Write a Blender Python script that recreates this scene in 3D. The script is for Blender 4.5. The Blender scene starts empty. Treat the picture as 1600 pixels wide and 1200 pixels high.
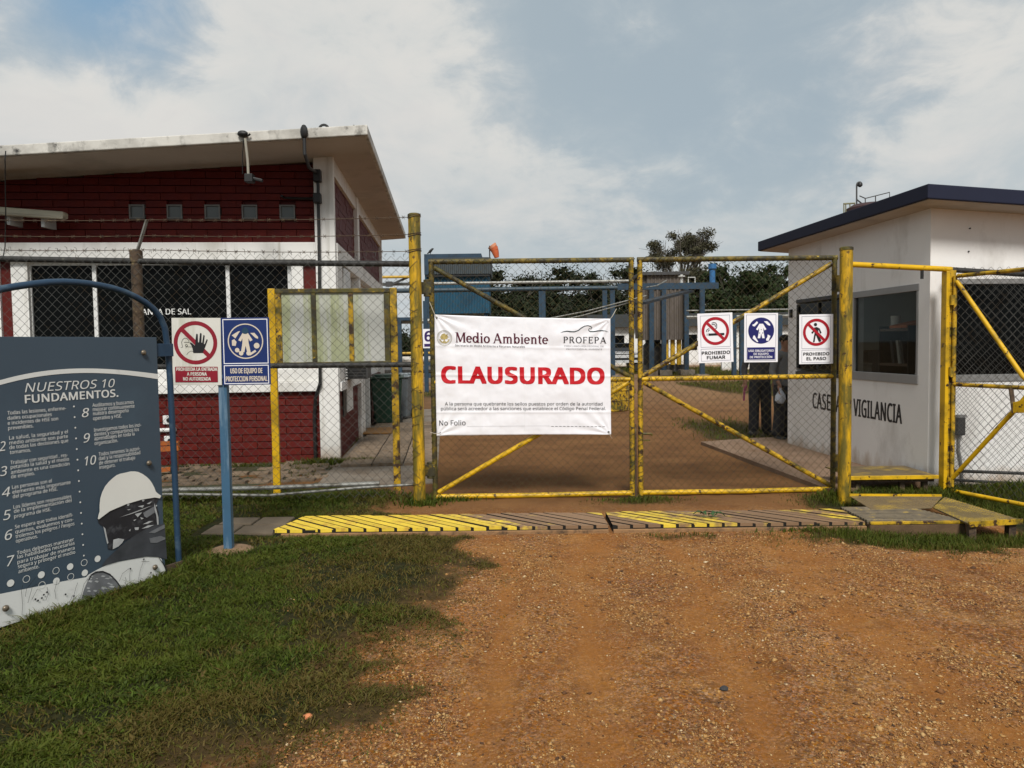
import bpy, bmesh, math, os, random
import numpy as np
from mathutils import Vector, Matrix, noise as mnoise

random.seed(11)
RNG = np.random.default_rng(11)
S = bpy.context.scene
COL = S.collection
R_ = math.radians

# ------------------------------------------------------------------ camera
FPX = 1180.0
CAM = Vector((0.0, 0.0, 1.58))
PITCH = math.atan(60 / FPX)
ROLL = 0.0135
_F = Vector((0, math.cos(PITCH), -math.sin(PITCH)))
_R0 = Vector((1, 0, 0))
_U0 = Vector((0, math.sin(PITCH), math.cos(PITCH)))
_R = math.cos(ROLL) * _R0 - math.sin(ROLL) * _U0
_U = math.cos(ROLL) * _U0 + math.sin(ROLL) * _R0
cam_d = bpy.data.cameras.new('camera')
cam_d.sensor_fit = 'HORIZONTAL'
cam_d.sensor_width = 36.0
cam_d.lens = 36.0 * FPX / 1600.0
cam_d.clip_start = 0.05
cam_d.clip_end = 2500
cam = bpy.data.objects.new('camera', cam_d)
COL.objects.link(cam)
cam.matrix_world = Matrix(((_R.x, _U.x, -_F.x, CAM.x), (_R.y, _U.y, -_F.y, CAM.y), (_R.z, _U.z, -_F.z, CAM.z), (0, 0, 0, 1)))
S.camera = cam

# ------------------------------------------------------------------ exposure, sky, sun
S.view_settings.view_transform = 'Standard'
S.view_settings.look = 'None'
S.view_settings.gamma = 1.0
S.view_settings.use_curve_mapping = False
S.view_settings.exposure = 0.40

SUN_EL, SUN_AZ = R_(46), R_(177)          # azimuth clockwise from +Y: the veiled sun stands behind the camera
sun_d = bpy.data.lights.new('sun', 'SUN')
sun_d.energy = 2.8
sun_d.angle = R_(16)
sun_d.color = (1.0, 0.965, 0.915)
sun = bpy.data.objects.new('sun', sun_d)
COL.objects.link(sun)
_to = Vector((math.sin(SUN_AZ) * math.cos(SUN_EL), math.cos(SUN_AZ) * math.cos(SUN_EL), math.sin(SUN_EL)))
sun.rotation_euler = _to.to_track_quat('Z', 'Y').to_euler()


def make_world():
    w = bpy.data.worlds.new('World')
    S.world = w
    w.use_nodes = True
    nt = w.node_tree
    N, L = nt.nodes, nt.links
    N.clear()
    out = N.new('ShaderNodeOutputWorld')
    bg = N.new('ShaderNodeBackground')
    bg.inputs['Strength'].default_value = 0.1
    L.new(bg.outputs[0], out.inputs[0])
    sky = N.new('ShaderNodeTexSky')
    sky.sky_type = 'NISHITA'
    sky.sun_disc = False
    sky.sun_elevation = SUN_EL
    sky.sun_rotation = SUN_AZ
    sky.dust_density = 2.0
    tc = N.new('ShaderNodeTexCoord')
    D = tc.outputs['Generated']
    sep = N.new('ShaderNodeSeparateXYZ')
    L.new(D, sep.inputs[0])

    def math_(op, a, b=None, c=None, clamp=False):
        n = N.new('ShaderNodeMath')
        n.operation = op
        n.use_clamp = clamp
        for i, v in enumerate((a, b, c)):
            if v is None:
                continue
            if isinstance(v, (int, float)):
                n.inputs[i].default_value = v
            else:
                L.new(v, n.inputs[i])
        return n.outputs[0]

    zz = math_('ADD', math_('MAXIMUM', sep.outputs[2], 0.0), 0.42)
    cx = N.new('ShaderNodeCombineXYZ')
    L.new(math_('DIVIDE', sep.outputs[0], zz), cx.inputs[0])
    L.new(math_('DIVIDE', sep.outputs[1], zz), cx.inputs[1])
    cx.inputs[2].default_value = 0.37

    def noise_(scale, detail, rough, dist, vec, off):
        m = N.new('ShaderNodeVectorMath')
        m.operation = 'ADD'
        L.new(vec, m.inputs[0])
        m.inputs[1].default_value = off
        n = N.new('ShaderNodeTexNoise')
        n.inputs['Scale'].default_value = scale
        n.inputs['Detail'].default_value = detail
        n.inputs['Roughness'].default_value = rough
        n.inputs['Distortion'].default_value = dist
        L.new(m.outputs[0], n.inputs['Vector'])
        return n.outputs['Fac']

    def blob(az, el, r0, r1):
        a, e = R_(az), R_(el)
        c = (math.sin(a) * math.cos(e), math.cos(a) * math.cos(e), math.sin(e))
        n = N.new('ShaderNodeVectorMath')
        n.operation = 'DISTANCE'
        L.new(D, n.inputs[0])
        n.inputs[1].default_value = c
        m = N.new('ShaderNodeMapRange')
        m.interpolation_type = 'SMOOTHSTEP'
        m.inputs['From Min'].default_value = r0
        m.inputs['From Max'].default_value = r1
        m.inputs['To Min'].default_value = 1
        m.inputs['To Max'].default_value = 0
        L.new(n.outputs['Value'], m.inputs['Value'])
        return m.outputs[0]

    def rng(v, a, b, c=0.0, d=1.0, smooth=True):
        m = N.new('ShaderNodeMapRange')
        m.interpolation_type = 'SMOOTHSTEP' if smooth else 'LINEAR'
        m.inputs['From Min'].default_value = a
        m.inputs['From Max'].default_value = b
        m.inputs['To Min'].default_value = c
        m.inputs['To Max'].default_value = d
        L.new(v, m.inputs['Value'])
        return m.outputs[0]

    def mix(f, a, b):
        m = N.new('ShaderNodeMix')
        m.data_type = 'RGBA'
        for i, v in ((0, f), (6, a), (7, b)):
            if isinstance(v, (tuple, float, int)):
                m.inputs[i].default_value = (*v, 1) if isinstance(v, tuple) else v
            else:
                L.new(v, m.inputs[i])
        return m.outputs[2]

    P = cx.outputs[0]
    n1 = noise_(1.45, 10, 0.52, 0.35, P, (3.1, 1.7, 0))      # cloud banks
    n2 = noise_(4.2, 10, 0.60, 0.35, P, (8.4, 2.2, 0))         # ragged edges
    n3 = noise_(1.1, 4, 0.5, 0.2, P, (1.3, 6.2, 0))         # light and dark banks
    veil = math_('MULTIPLY_ADD', math_('ADD', math_('MULTIPLY', n1, 0.66), math_('MULTIPLY', n2, 0.34)), 1.3, -0.15)
    # breaks in the cloud cover
    gap = math_('ADD', math_('MULTIPLY', blob(12, 21, 0.05, 0.42), 0.10), math_('MULTIPLY', blob(-28, 23.5, 0.0, 0.18), 0.24))
    gap = math_('ADD', gap, math_('MULTIPLY', blob(22, 13, 0.02, 0.16), 0.04))
    bank = math_('ADD', math_('MULTIPLY', blob(-18, 16, 0.05, 0.40), 0.12), math_('MULTIPLY', blob(29, 17, 0.03, 0.20), 0.08))
    dens = math_('ADD', math_('SUBTRACT', veil, gap), bank)
    low = rng(sep.outputs[2], 0.0, 0.34, 0.16, 0.0)
    # thin streaks of higher cloud
    n4 = noise_(7.5, 10, 0.66, 0.9, P, (2.2, 9.4, 0))
    dens = math_('ADD', math_('ADD', dens, low), math_('MULTIPLY_ADD', n4, 0.26, -0.13))
    cover = rng(dens, 0.30, 0.60)
    glow = math_('ADD', math_('MULTIPLY', blob(-20, 19, 0.05, 0.45), 0.14), math_('MULTIPLY', blob(29, 17, 0.03, 0.22), 0.14))
    bright = rng(math_('ADD', glow, math_('ADD', math_('MULTIPLY', n2, 0.60), math_('MULTIPLY', n3, 0.40))), 0.42, 0.72)
    cloud = mix(bright, (3.70, 4.15, 4.38), (5.25, 5.18, 5.02))
    edge = rng(dens, 0.40, 0.50)
    edge2 = rng(dens, 0.50, 0.62, 1.0, 0.0)
    rim = math_('MULTIPLY', math_('MULTIPLY', edge, edge2), rng(sep.outputs[2], 0.10, 0.30))
    cloud = mix(math_('MULTIPLY', rim, 0.45), cloud, (6.6, 6.3, 5.75))
    blue = mix(0.10, (2.85, 3.4, 3.75), sky.outputs[0])
    blue = mix(blob(-28, 23.5, 0.0, 0.18), blue, (1.15, 2.5, 4.1))
    thin = mix(rng(n3, 0.35, 0.7, 0.1, 0.7), blue, (3.4, 3.9, 4.15))
    col = mix(cover, thin, cloud)
    hz = rng(sep.outputs[2], 0.0, 0.14, 0.65, 0.0)
    col = mix(hz, col, (4.25, 4.62, 4.78))
    gnd_ = rng(sep.outputs[2], -0.08, -0.01, 1.0, 0.0)
    col = mix(gnd_, col, (1.6, 1.2, 0.8))
    L.new(col, bg.inputs['Color'])


make_world()


# ------------------------------------------------------------------ helpers
def ray(px, py):
    return (_F + _R * ((px - 800) / FPX) + _U * ((600 - py) / FPX))


def gnd(px, py, z=0.0):
    d = ray(px, py)
    t = (z - CAM.z) / d.z
    return CAM + d * t


def at(px, py, Y):
    d = ray(px, py)
    return CAM + d * (Y / d.y)


class Fr:
    """A vertical working plane: x runs along it, y away from the camera, z up."""

    def __init__(s, ox, oy, ang):
        s.ox, s.oy, s.a = ox, oy, ang
        s.c, s.s = math.cos(ang), math.sin(ang)

    def loc(s, px, py, n=0.0):
        d = ray(px, py)
        nx, ny = -s.s, s.c
        k = (s.ox * nx + s.oy * ny + n) - (CAM.x * nx + CAM.y * ny)
        t = k / (d.x * nx + d.y * ny)
        p = CAM + d * t
        return ((p.x - s.ox) * s.c + (p.y - s.oy) * s.s, p.z)

    def w(s, x, y, z=0.0):
        return Vector((s.ox + x * s.c - y * s.s, s.oy + x * s.s + y * s.c, z))

    def l(s, p):
        dx, dy = p[0] - s.ox, p[1] - s.oy
        return Vector((dx * s.c + dy * s.s, -dx * s.s + dy * s.c, p[2]))


_text_cache = {}
try:                                     # the sans serif that ships inside Blender itself; the builtin face otherwise
    FACE = bpy.data.fonts.load(os.path.join(bpy.utils.system_resource('DATAFILES', path='fonts'), 'NotoSansHebrew-Regular.woff2'))
except Exception:
    FACE = None


def text_geo(body, bold=0.0, shear=0.0, res=2, space=1.0):
    key = (body, bold, shear, res, space)
    if key in _text_cache:
        return _text_cache[key]
    cu = bpy.data.curves.new('t', 'FONT')
    cu.body = body
    cu.size = 1.0
    if FACE:
        cu.font = FACE
    cu.offset = bold
    cu.shear = shear
    cu.resolution_u = res
    cu.space_character = space
    ob = bpy.data.objects.new('t', cu)
    me = ob.to_mesh()
    v = [(p.co.x, p.co.y) for p in me.vertices]
    f = [tuple(p.vertices) for p in me.polygons]
    ob.to_mesh_clear()
    bpy.data.objects.remove(ob)
    bpy.data.curves.remove(cu)
    _text_cache[key] = (v, f)
    return v, f


def cap_h():
    v, _ = text_geo('H')
    return max(p[1] for p in v)


CAPH = cap_h()


class MB:
    def __init__(s, T=None):
        s.v, s.f, s.T, s.j = [], [], T, 0.0

    def lift(s, y):
        """flat pieces of one print never share a plane"""
        s.j = (s.j + 3e-5) % 6e-4
        return y - s.j

    def add(s, vs, fs):
        o = len(s.v)
        if s.T:
            vs = [s.T(*p) for p in vs]
        s.v.extend([tuple(p) for p in vs])
        s.f.extend([tuple(i + o for i in f) for f in fs])

    def box(s, x0, x1, y0, y1, z0, z1):
        vs = [(x0, y0, z0), (x1, y0, z0), (x1, y1, z0), (x0, y1, z0), (x0, y0, z1), (x1, y0, z1), (x1, y1, z1), (x0, y1, z1)]
        s.add(vs, [(0, 3, 2, 1), (4, 5, 6, 7), (0, 1, 5, 4), (1, 2, 6, 5), (2, 3, 7, 6), (3, 0, 4, 7)])

    def hexa(s, lo, hi):
        """lo, hi: four bottom and four top corners in the same turn."""
        s.add(list(lo) + list(hi), [(0, 3, 2, 1), (4, 5, 6, 7), (0, 1, 5, 4), (1, 2, 6, 5), (2, 3, 7, 6), (3, 0, 4, 7)])

    def bar(s, p, q, w, h, up=(0, 0, 1)):
        p, q = Vector(p), Vector(q)
        d = (q - p).normalized()
        u = Vector(up)
        if abs(d.dot(u)) > 0.98:
            u = Vector((0, 1, 0))
        a = d.cross(u).normalized() * (w / 2)
        b = a.normalized().cross(d).normalized() * (h / 2)
        s.hexa([p - a - b, p + a - b, p + a + b, p - a + b], [q - a - b, q + a - b, q + a + b, q - a + b])

    def tube(s, pts, r, n=10, cap=True):
        pts = [Vector(p) for p in pts]
        m = len(pts)
        rr = r if isinstance(r, (list, tuple)) else [r] * m
        vs, fs = [], []
        ref = None
        for i, p in enumerate(pts):
            t = (pts[min(i + 1, m - 1)] - pts[max(i - 1, 0)]).normalized()
            if ref is None:
                ref = Vector((0, 0, 1)) if abs(t.z) < 0.9 else Vector((0, 1, 0))
            a = t.cross(ref)
            a = a.normalized() if a.length > 1e-6 else Vector((1, 0, 0))
            b = a.cross(t).normalized()
            ref = b
            for k in range(n):
                g = 2 * math.pi * k / n
                vs.append(p + a * (rr[i] * math.cos(g)) + b * (rr[i] * math.sin(g)))
        for i in range(m - 1):
            for k in range(n):
                k2 = (k + 1) % n
                fs.append((i * n + k, i * n + k2, (i + 1) * n + k2, (i + 1) * n + k))
        if cap:
            fs.append(tuple(range(n - 1, -1, -1)))
            fs.append(tuple((m - 1) * n + k for k in range(n)))
        s.add(vs, fs)

    def lathe(s, prof, c=(0, 0, 0), n=20, axis='z'):
        vs, fs = [], []
        for r, h in prof:
            for k in range(n):
                g = 2 * math.pi * k / n
                a, b = r * math.cos(g), r * math.sin(g)
                if axis == 'z':
                    vs.append((c[0] + a, c[1] + b, c[2] + h))
                elif axis == 'y':
                    vs.append((c[0] + a, c[1] + h, c[2] + b))
                else:
                    vs.append((c[0] + h, c[1] + a, c[2] + b))
        m = len(prof)
        for i in range(m - 1):
            for k in range(n):
                k2 = (k + 1) % n
                fs.append((i * n + k, i * n + k2, (i + 1) * n + k2, (i + 1) * n + k))
        fs.append(tuple(range(n - 1, -1, -1)))
        fs.append(tuple((m - 1) * n + k for k in range(n)))
        s.add(vs, fs)

    def ball(s, c, r, n=10, m=6, sq=(1, 1, 1)):
        prof = [(max(1e-4, r * math.sin(math.pi * i / m)), -r * math.cos(math.pi * i / m)) for i in range(m + 1)]
        vs, fs = [], []
        for rr, h in prof:
            for k in range(n):
                g = 2 * math.pi * k / n
                vs.append((c[0] + rr * math.cos(g) * sq[0], c[1] + rr * math.sin(g) * sq[1], c[2] + h * sq[2]))
        for i in range(m):
            for k in range(n):
                k2 = (k + 1) % n
                fs.append((i * n + k, i * n + k2, (i + 1) * n + k2, (i + 1) * n + k))
        s.add(vs, fs)

    # flat print, in the x-z plane at depth y, facing the camera side (-y)
    def poly(s, pts, y):
        y = s.lift(y)
        a = sum(pts[i][0] * pts[(i + 1) % len(pts)][1] - pts[(i + 1) % len(pts)][0] * pts[i][1] for i in range(len(pts)))
        if a < 0:
            pts = pts[::-1]
        s.add([(p[0], y, p[1]) for p in pts], [tuple(range(len(pts)))])

    def rect(s, x0, x1, z0, z1, y):
        s.poly([(x0, z0), (x1, z0), (x1, z1), (x0, z1)], y)

    def frame(s, x0, x1, z0, z1, t, y):
        s.rect(x0, x1, z0, z0 + t, y)
        s.rect(x0, x1, z1 - t, z1, y)
        s.rect(x0, x0 + t, z0 + t, z1 - t, y)
        s.rect(x1 - t, x1, z0 + t, z1 - t, y)

    def disc(s, cx, cz, r, y, n=28, sx=1.0):
        s.poly([(cx + r * sx * math.cos(2 * math.pi * k / n), cz + r * math.sin(2 * math.pi * k / n)) for k in range(n)], y)

    def ring(s, cx, cz, r0, r1, y, n=36, a0=0.0, a1=360.0):
        y = s.lift(y)
        vs, fs = [], []
        for k in range(n + 1):
            g = R_(a0 + (a1 - a0) * k / n)
            vs += [(cx + r0 * math.cos(g), y, cz + r0 * math.sin(g)), (cx + r1 * math.cos(g), y, cz + r1 * math.sin(g))]
        for k in range(n):
            fs.append((2 * k, 2 * k + 1, 2 * k + 3, 2 * k + 2))
        s.add(vs, fs)

    def stroke(s, pts, w, y):
        y = s.lift(y)
        m = len(pts)
        ww = w if isinstance(w, (list, tuple)) else [w] * m
        vs = []
        for i in range(m):
            a, b = pts[max(i - 1, 0)], pts[min(i + 1, m - 1)]
            dx, dz = b[0] - a[0], b[1] - a[1]
            l = math.hypot(dx, dz) or 1
            nx, nz = -dz / l * ww[i] / 2, dx / l * ww[i] / 2
            vs += [(pts[i][0] + nx, y, pts[i][1] + nz), (pts[i][0] - nx, y, pts[i][1] - nz)]
        s.add(vs, [(2 * i, 2 * i + 1, 2 * i + 3, 2 * i + 2) for i in range(m - 1)])

    def text(s, body, x0, z0, cap, x1=None, y=-0.002, bold=0.0, shear=0.0, align='l', kx=1.0, res=2):
        v, f = text_geo(body, 0.0, shear, res, 1.0 + bold * 1.8)
        mn = min(p[0] for p in v)
        mx = max(p[0] for p in v)
        k = cap / CAPH
        sx = k * kx
        if x1 is not None:
            sx = (x1 - x0) / (mx - mn)
        off = x0
        if align == 'c':
            off = x0 - (mx - mn) * sx / 2
        # a heavier weight is printed as slightly shifted copies, each on its own thin layer
        sh = [(0, 0)]
        if bold >= 0.015:
            sh = [(i, 0.6 * j) for i in (-1, 0, 1) for j in (-1, 0, 1)]
        elif bold > 0:
            sh = [(-1, 0), (1, 0)]
        for ax, az in sh:
            yy = s.lift(y) if bold > 0 else y
            s.add([(off + (p[0] - mn) * sx + ax * bold * k, yy, z0 + p[1] * k + az * bold * k) for p in v], f)

    def build(s, name, m, parent=None, smooth=False, loc=None, bevel=0.0, kind=None, label=None):
        me = bpy.data.meshes.new(name)
        me.from_pydata(s.v, [], s.f)
        me.update()
        if smooth:
            me.polygons.foreach_set('use_smooth', [True] * len(me.polygons))
            me.update()
        me.materials.append(m)
        o = bpy.data.objects.new(name, me)
        COL.objects.link(o)
        if parent is not None:
            o.parent = parent
        if loc is not None:
            o.location = loc
        if smooth:
            sm = o.modifiers.new('edge', 'EDGE_SPLIT')
            sm.split_angle = R_(40)
        if bevel:
            b = o.modifiers.new('bevel', 'BEVEL')
            b.width = bevel
            b.segments = 2
            b.limit_method = 'ANGLE'
        if kind:
            o['kind'] = kind
        if label:
            o['label'] = label
        return o


def thing(name, label, cat, loc=(0, 0, 0), rotz=0.0, group=None):
    o = bpy.data.objects.new(name, None)
    o.empty_display_size = 0.1
    COL.objects.link(o)
    o.location = loc
    o.rotation_euler = (0, 0, rotz)
    o['label'] = label
    o['category'] = cat
    if group:
        o['group'] = group
    return o


def tag(o, label, cat, group=None):
    o['label'] = label
    o['category'] = cat
    if group:
        o['group'] = group
    return o


def struct(o):
    o['kind'] = 'structure'
    return o


def fthing(fr, name, label, cat, group=None, x=0.0, y=0.0, z=0.0):
    p = fr.w(x, y, z)
    return thing(name, label, cat, p, fr.a, group)


# ------------------------------------------------------------------ materials
def lin(r, g, b):
    def f(c):
        c /= 255.0
        return c / 12.92 if c <= 0.04045 else ((c + 0.055) / 1.055) ** 2.4
    return (f(r), f(g), f(b))


def mat(name, col, rough=0.7, var=0.15, vscale=3.0, patches=(), bump=0.0, bscale=60.0, metal=0.0, spec=0.4, coord='Object', stretch=(1, 1, 1), island=0.0, objvar=0.0, fac=None, splash=None):
    """col: base colour. patches: (colour, scale, lo, hi, stretch) noise-edged stains or wear."""
    m = bpy.data.materials.new(name)
    m.use_nodes = True
    nt = m.node_tree
    N, L = nt.nodes, nt.links
    b = N['Principled BSDF']
    b.inputs['Roughness'].default_value = rough
    b.inputs['Metallic'].default_value = metal
    b.inputs['Specular IOR Level'].default_value = spec
    tc = N.new('ShaderNodeTexCoord')
    C = tc.outputs[coord]

    def noise(scale, st=(1, 1, 1), detail=6, off=0.0, rough_=0.6):
        mp = N.new('ShaderNodeMapping')
        L.new(C, mp.inputs['Vector'])
        mp.inputs['Scale'].default_value = st
        mp.inputs['Location'].default_value = (off, off * 1.7, off * 0.6)
        n = N.new('ShaderNodeTexNoise')
        n.inputs['Scale'].default_value = scale
        n.inputs['Detail'].default_value = detail
        n.inputs['Roughness'].default_value = rough_
        L.new(mp.outputs[0], n.inputs['Vector'])
        return n.outputs['Fac']

    def rgb_mix(f, a, c2, blend='MIX'):
        x = N.new('ShaderNodeMix')
        x.data_type = 'RGBA'
        x.blend_type = blend
        for i, v in ((0, f), (6, a), (7, c2)):
            if isinstance(v, tuple):
                x.inputs[i].default_value = (*v[:3], 1)
            elif isinstance(v, (int, float)):
                x.inputs[i].default_value = v
            else:
                L.new(v, x.inputs[i])
        return x.outputs[2]

    def mr(v, a, c, lo=0.0, hi=1.0):
        x = N.new('ShaderNodeMapRange')
        x.inputs['From Min'].default_value = a
        x.inputs['From Max'].default_value = c
        x.inputs['To Min'].default_value = lo
        x.inputs['To Max'].default_value = hi
        L.new(v, x.inputs['Value'])
        return x.outputs[0]

    cur = col
    if var:
        f = mr(noise(vscale, stretch), 0.25, 0.75)
        dark = tuple(c * (1 - var) for c in col)
        lite = tuple(min(1, c * (1 + var * 0.7)) for c in col)
        cur = rgb_mix(f, dark, lite)
    for i, p in enumerate(patches):
        pc, sc, lo, hi = p[:4]
        st = p[4] if len(p) > 4 else (1, 1, 1)
        f = mr(noise(sc, st, 8, 3.3 + i * 2.1, 0.65), lo, hi)
        cur = rgb_mix(f, cur, pc)
    if splash is not None:                     # mud thrown up against the foot of a wall
        sc, z0, z1 = splash
        sx = N.new('ShaderNodeSeparateXYZ')
        L.new(tc.outputs['Object'], sx.inputs[0])
        ad = N.new('ShaderNodeMath')
        ad.operation = 'MULTIPLY_ADD'
        L.new(noise(7.0, (1, 1, 0.5), 8, 4.4), ad.inputs[0])
        ad.inputs[1].default_value = -0.55
        L.new(sx.outputs[2], ad.inputs[2])
        cur = rgb_mix(mr(ad.outputs[0], z0 - 0.275, z1 - 0.275, 0.85, 0.0), cur, sc)
    if fac is not None:                        # wear that differs from piece to piece
        oi = N.new('ShaderNodeObjectInfo')
        sp = N.new('ShaderNodeSeparateColor')
        L.new(oi.outputs['Color'], sp.inputs[0])
        ad = N.new('ShaderNodeMath')
        ad.operation = 'ADD'
        L.new(sp.outputs[0], ad.inputs[0])
        L.new(mr(noise(7.0, (1, 1, 1), 8, 9.1), 0.2, 0.8, -0.45, 0.45), ad.inputs[1])
        cur = rgb_mix(mr(ad.outputs[0], 0.35, 0.65), cur, fac)
    if island:
        g = N.new('ShaderNodeNewGeometry')
        hv = N.new('ShaderNodeHueSaturation')
        L.new(mr(g.outputs['Random Per Island'], 0, 1, 1 - island, 1 + island), hv.inputs['Value'])
        if isinstance(cur, tuple):
            hv.inputs['Color'].default_value = (*cur, 1)
        else:
            L.new(cur, hv.inputs['Color'])
        cur = hv.outputs[0]
    if objvar:
        oi = N.new('ShaderNodeObjectInfo')
        hv = N.new('ShaderNodeHueSaturation')
        L.new(mr(oi.outputs['Random'], 0, 1, 1 - objvar, 1 + objvar), hv.inputs['Value'])
        if isinstance(cur, tuple):
            hv.inputs['Color'].default_value = (*cur, 1)
        else:
            L.new(cur, hv.inputs['Color'])
        cur = hv.outputs[0]
    if isinstance(cur, tuple):
        b.inputs['Base Color'].default_value = (*cur, 1)
    else:
        L.new(cur, b.inputs['Base Color'])
    if bump:
        bp = N.new('ShaderNodeBump')
        bp.inputs['Strength'].default_value = bump
        bp.inputs['Distance'].default_value = 0.01
        L.new(noise(bscale, (1, 1, 1), 6, 5.0), bp.inputs['Height'])
        L.new(bp.outputs[0], b.inputs['Normal'])
    return m


RUST = (0.045, 0.022, 0.010)
GRIME = (0.035, 0.030, 0.014)
MOSS = (0.075, 0.066, 0.010)
YEL = (0.64, 0.38, 0.006)
m_yellow = mat('yellow_paint', YEL, 0.45, 0.18, 5, [((0.30, 0.19, 0.012), 4, 0.48, 0.66), (RUST, 13, 0.60, 0.64), (GRIME, 30, 0.66, 0.72)], 0.15, 70)
m_yellow_mid = mat('yellow_paint_grimy', (0.52, 0.31, 0.012), 0.5, 0.25, 5, [(MOSS, 5, 0.44, 0.62), (RUST, 12, 0.53, 0.58), (GRIME, 30, 0.60, 0.68)], 0.2, 70)
m_mossy = mat('yellow_paint_mossy', (0.185, 0.122, 0.010), 0.6, 0.3, 6, [(MOSS, 7, 0.40, 0.56), (GRIME, 11, 0.45, 0.58), ((0.55, 0.36, 0.02), 17, 0.66, 0.70)], 0.25, 70)
m_post = mat('yellow_post_paint', (0.60, 0.345, 0.006), 0.5, 0.25, 3, [((0.13, 0.100, 0.012), 4.5, 0.40, 0.57, (2.2, 2.2, 0.45)), (MOSS, 7, 0.52, 0.66, (2, 2, 0.6)), (RUST, 14, 0.60, 0.65), (GRIME, 32, 0.66, 0.72)], 0.15, 60)
m_wire = mat('galvanised_wire', (0.13, 0.13, 0.12), 0.55, 0.3, 9, [((0.07, 0.05, 0.03), 6, 0.5, 0.62)], metal=0.5)
m_black_rail = mat('black_weathered_pipe', (0.028, 0.027, 0.025), 0.6, 0.3, 8, [((0.09, 0.085, 0.07), 16, 0.60, 0.68)], 0.2)
m_rust = mat('rusty_steel', (0.075, 0.048, 0.028), 0.8, 0.35, 9, [((0.16, 0.12, 0.06), 14, 0.55, 0.65), ((0.03, 0.02, 0.015), 22, 0.55, 0.65)], 0.3)
m_galv = mat('galvanised_pipe', (0.23, 0.23, 0.21), 0.5, 0.3, 10, [((0.10, 0.09, 0.07), 9, 0.5, 0.65)], metal=0.3)
m_red = mat('red_wall_paint', (0.088, 0.0075, 0.0045), 0.55, 0.25, 3, [((0.085, 0.008, 0.008), 2.0, 0.48, 0.66), ((0.20, 0.05, 0.04), 25, 0.70, 0.78)], 0.25, 50, spec=0.25)
m_brick = mat('red_painted_brick', (0.100, 0.0085, 0.0050), 0.6, 0.2, 5, [((0.09, 0.009, 0.009), 3.0, 0.50, 0.66)], 0.3, 60, objvar=0.09, spec=0.2)
m_white = mat('white_wall_paint', (0.72, 0.71, 0.68), 0.75, 0.05, 2, [((0.50, 0.48, 0.43), 1.6, 0.52, 0.75, (1, 1, 0.4)), ((0.44, 0.42, 0.37), 3.5, 0.56, 0.74, (2.2, 2.2, 0.12)), ((0.30, 0.28, 0.24), 16, 0.70, 0.80)], 0.16, 30, splash=((0.40, 0.30, 0.21), 0.0, 0.25))
m_booth = mat('booth_wall_paint', (0.76, 0.745, 0.72), 0.7, 0.05, 1.5, [((0.44, 0.41, 0.37), 1.3, 0.54, 0.78, (1, 1, 0.5)), ((0.64, 0.62, 0.58), 3.0, 0.58, 0.80, (2.0, 2.0, 0.3)), ((0.30, 0.27, 0.23), 22, 0.72, 0.80)], 0.16, 30, splash=((0.42, 0.32, 0.23), 0.0, 0.22))
m_conc_white = mat('weathered_white_concrete', (0.58, 0.56, 0.51), 0.8, 0.10, 2, [((0.36, 0.345, 0.31), 2.2, 0.45, 0.66), ((0.20, 0.19, 0.17), 5, 0.54, 0.68, (1, 1, 0.6)), ((0.05, 0.047, 0.043), 4.5, 0.60, 0.69)], 0.25, 40)
m_soffit = mat('soffit_paint', (0.52, 0.47, 0.42), 0.85, 0.10, 1.2, [((0.36, 0.33, 0.29), 1.2, 0.52, 0.7)], 0.1)
m_navy = mat('navy_trim', (0.006, 0.009, 0.028), 0.8, 0.2, 2)
m_glass_dark = mat('dark_window_glass', (0.003, 0.0035, 0.0035), 0.10, 0.0, spec=0.07)
m_alu_white = mat('white_window_frame', (0.66, 0.66, 0.64), 0.5, 0.08)
m_alu = mat('grey_aluminium', (0.26, 0.26, 0.255), 0.45, 0.1, metal=0.2)
m_black = mat('black_plastic', (0.012, 0.012, 0.012), 0.5, 0.2)
m_grey_dark = mat('dark_grey_paint', (0.05, 0.05, 0.05), 0.6, 0.2)
m_blue_post = mat('blue_post_paint', (0.042, 0.105, 0.175), 0.5, 0.18, 4, [((0.13, 0.20, 0.27), 6, 0.52, 0.66, (3, 3, 0.4)), ((0.03, 0.05, 0.08), 25, 0.66, 0.74)], 0.1)
m_blue_tube = mat('dark_blue_tube', (0.018, 0.045, 0.085), 0.45, 0.2, 4, [((0.05, 0.085, 0.12), 9, 0.55, 0.68)], 0.1)
m_blue_steel = mat('blue_steel', (0.016, 0.043, 0.074), 0.6, 0.25, 2, [((0.012, 0.026, 0.042), 3, 0.5, 0.65)])
m_blue_clad = mat('blue_cladding', (0.012, 0.070, 0.120), 0.55, 0.15, 0.8, [((0.010, 0.040, 0.068), 0.9, 0.5, 0.7)])
m_greyblue_clad = mat('grey_cladding', (0.050, 0.062, 0.068), 0.6, 0.2, 0.8)
m_brown_clad = mat('brown_cladding', (0.120, 0.100, 0.084), 0.7, 0.2, 0.8, [((0.065, 0.053, 0.043), 0.9, 0.5, 0.7, (2, 2, 0.3))])
m_concrete = mat('grey_concrete', (0.215, 0.180, 0.140), 0.9, 0.15, 2, [((0.14, 0.10, 0.065), 2.2, 0.45, 0.7), ((0.10, 0.09, 0.07), 12, 0.62, 0.75)], 0.4, 50)
m_paver = mat('paver_concrete', (0.205, 0.150, 0.100), 0.9, 0.2, 4, [((0.125, 0.085, 0.05), 4, 0.45, 0.65)], 0.4, 50, objvar=0.25)


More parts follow.
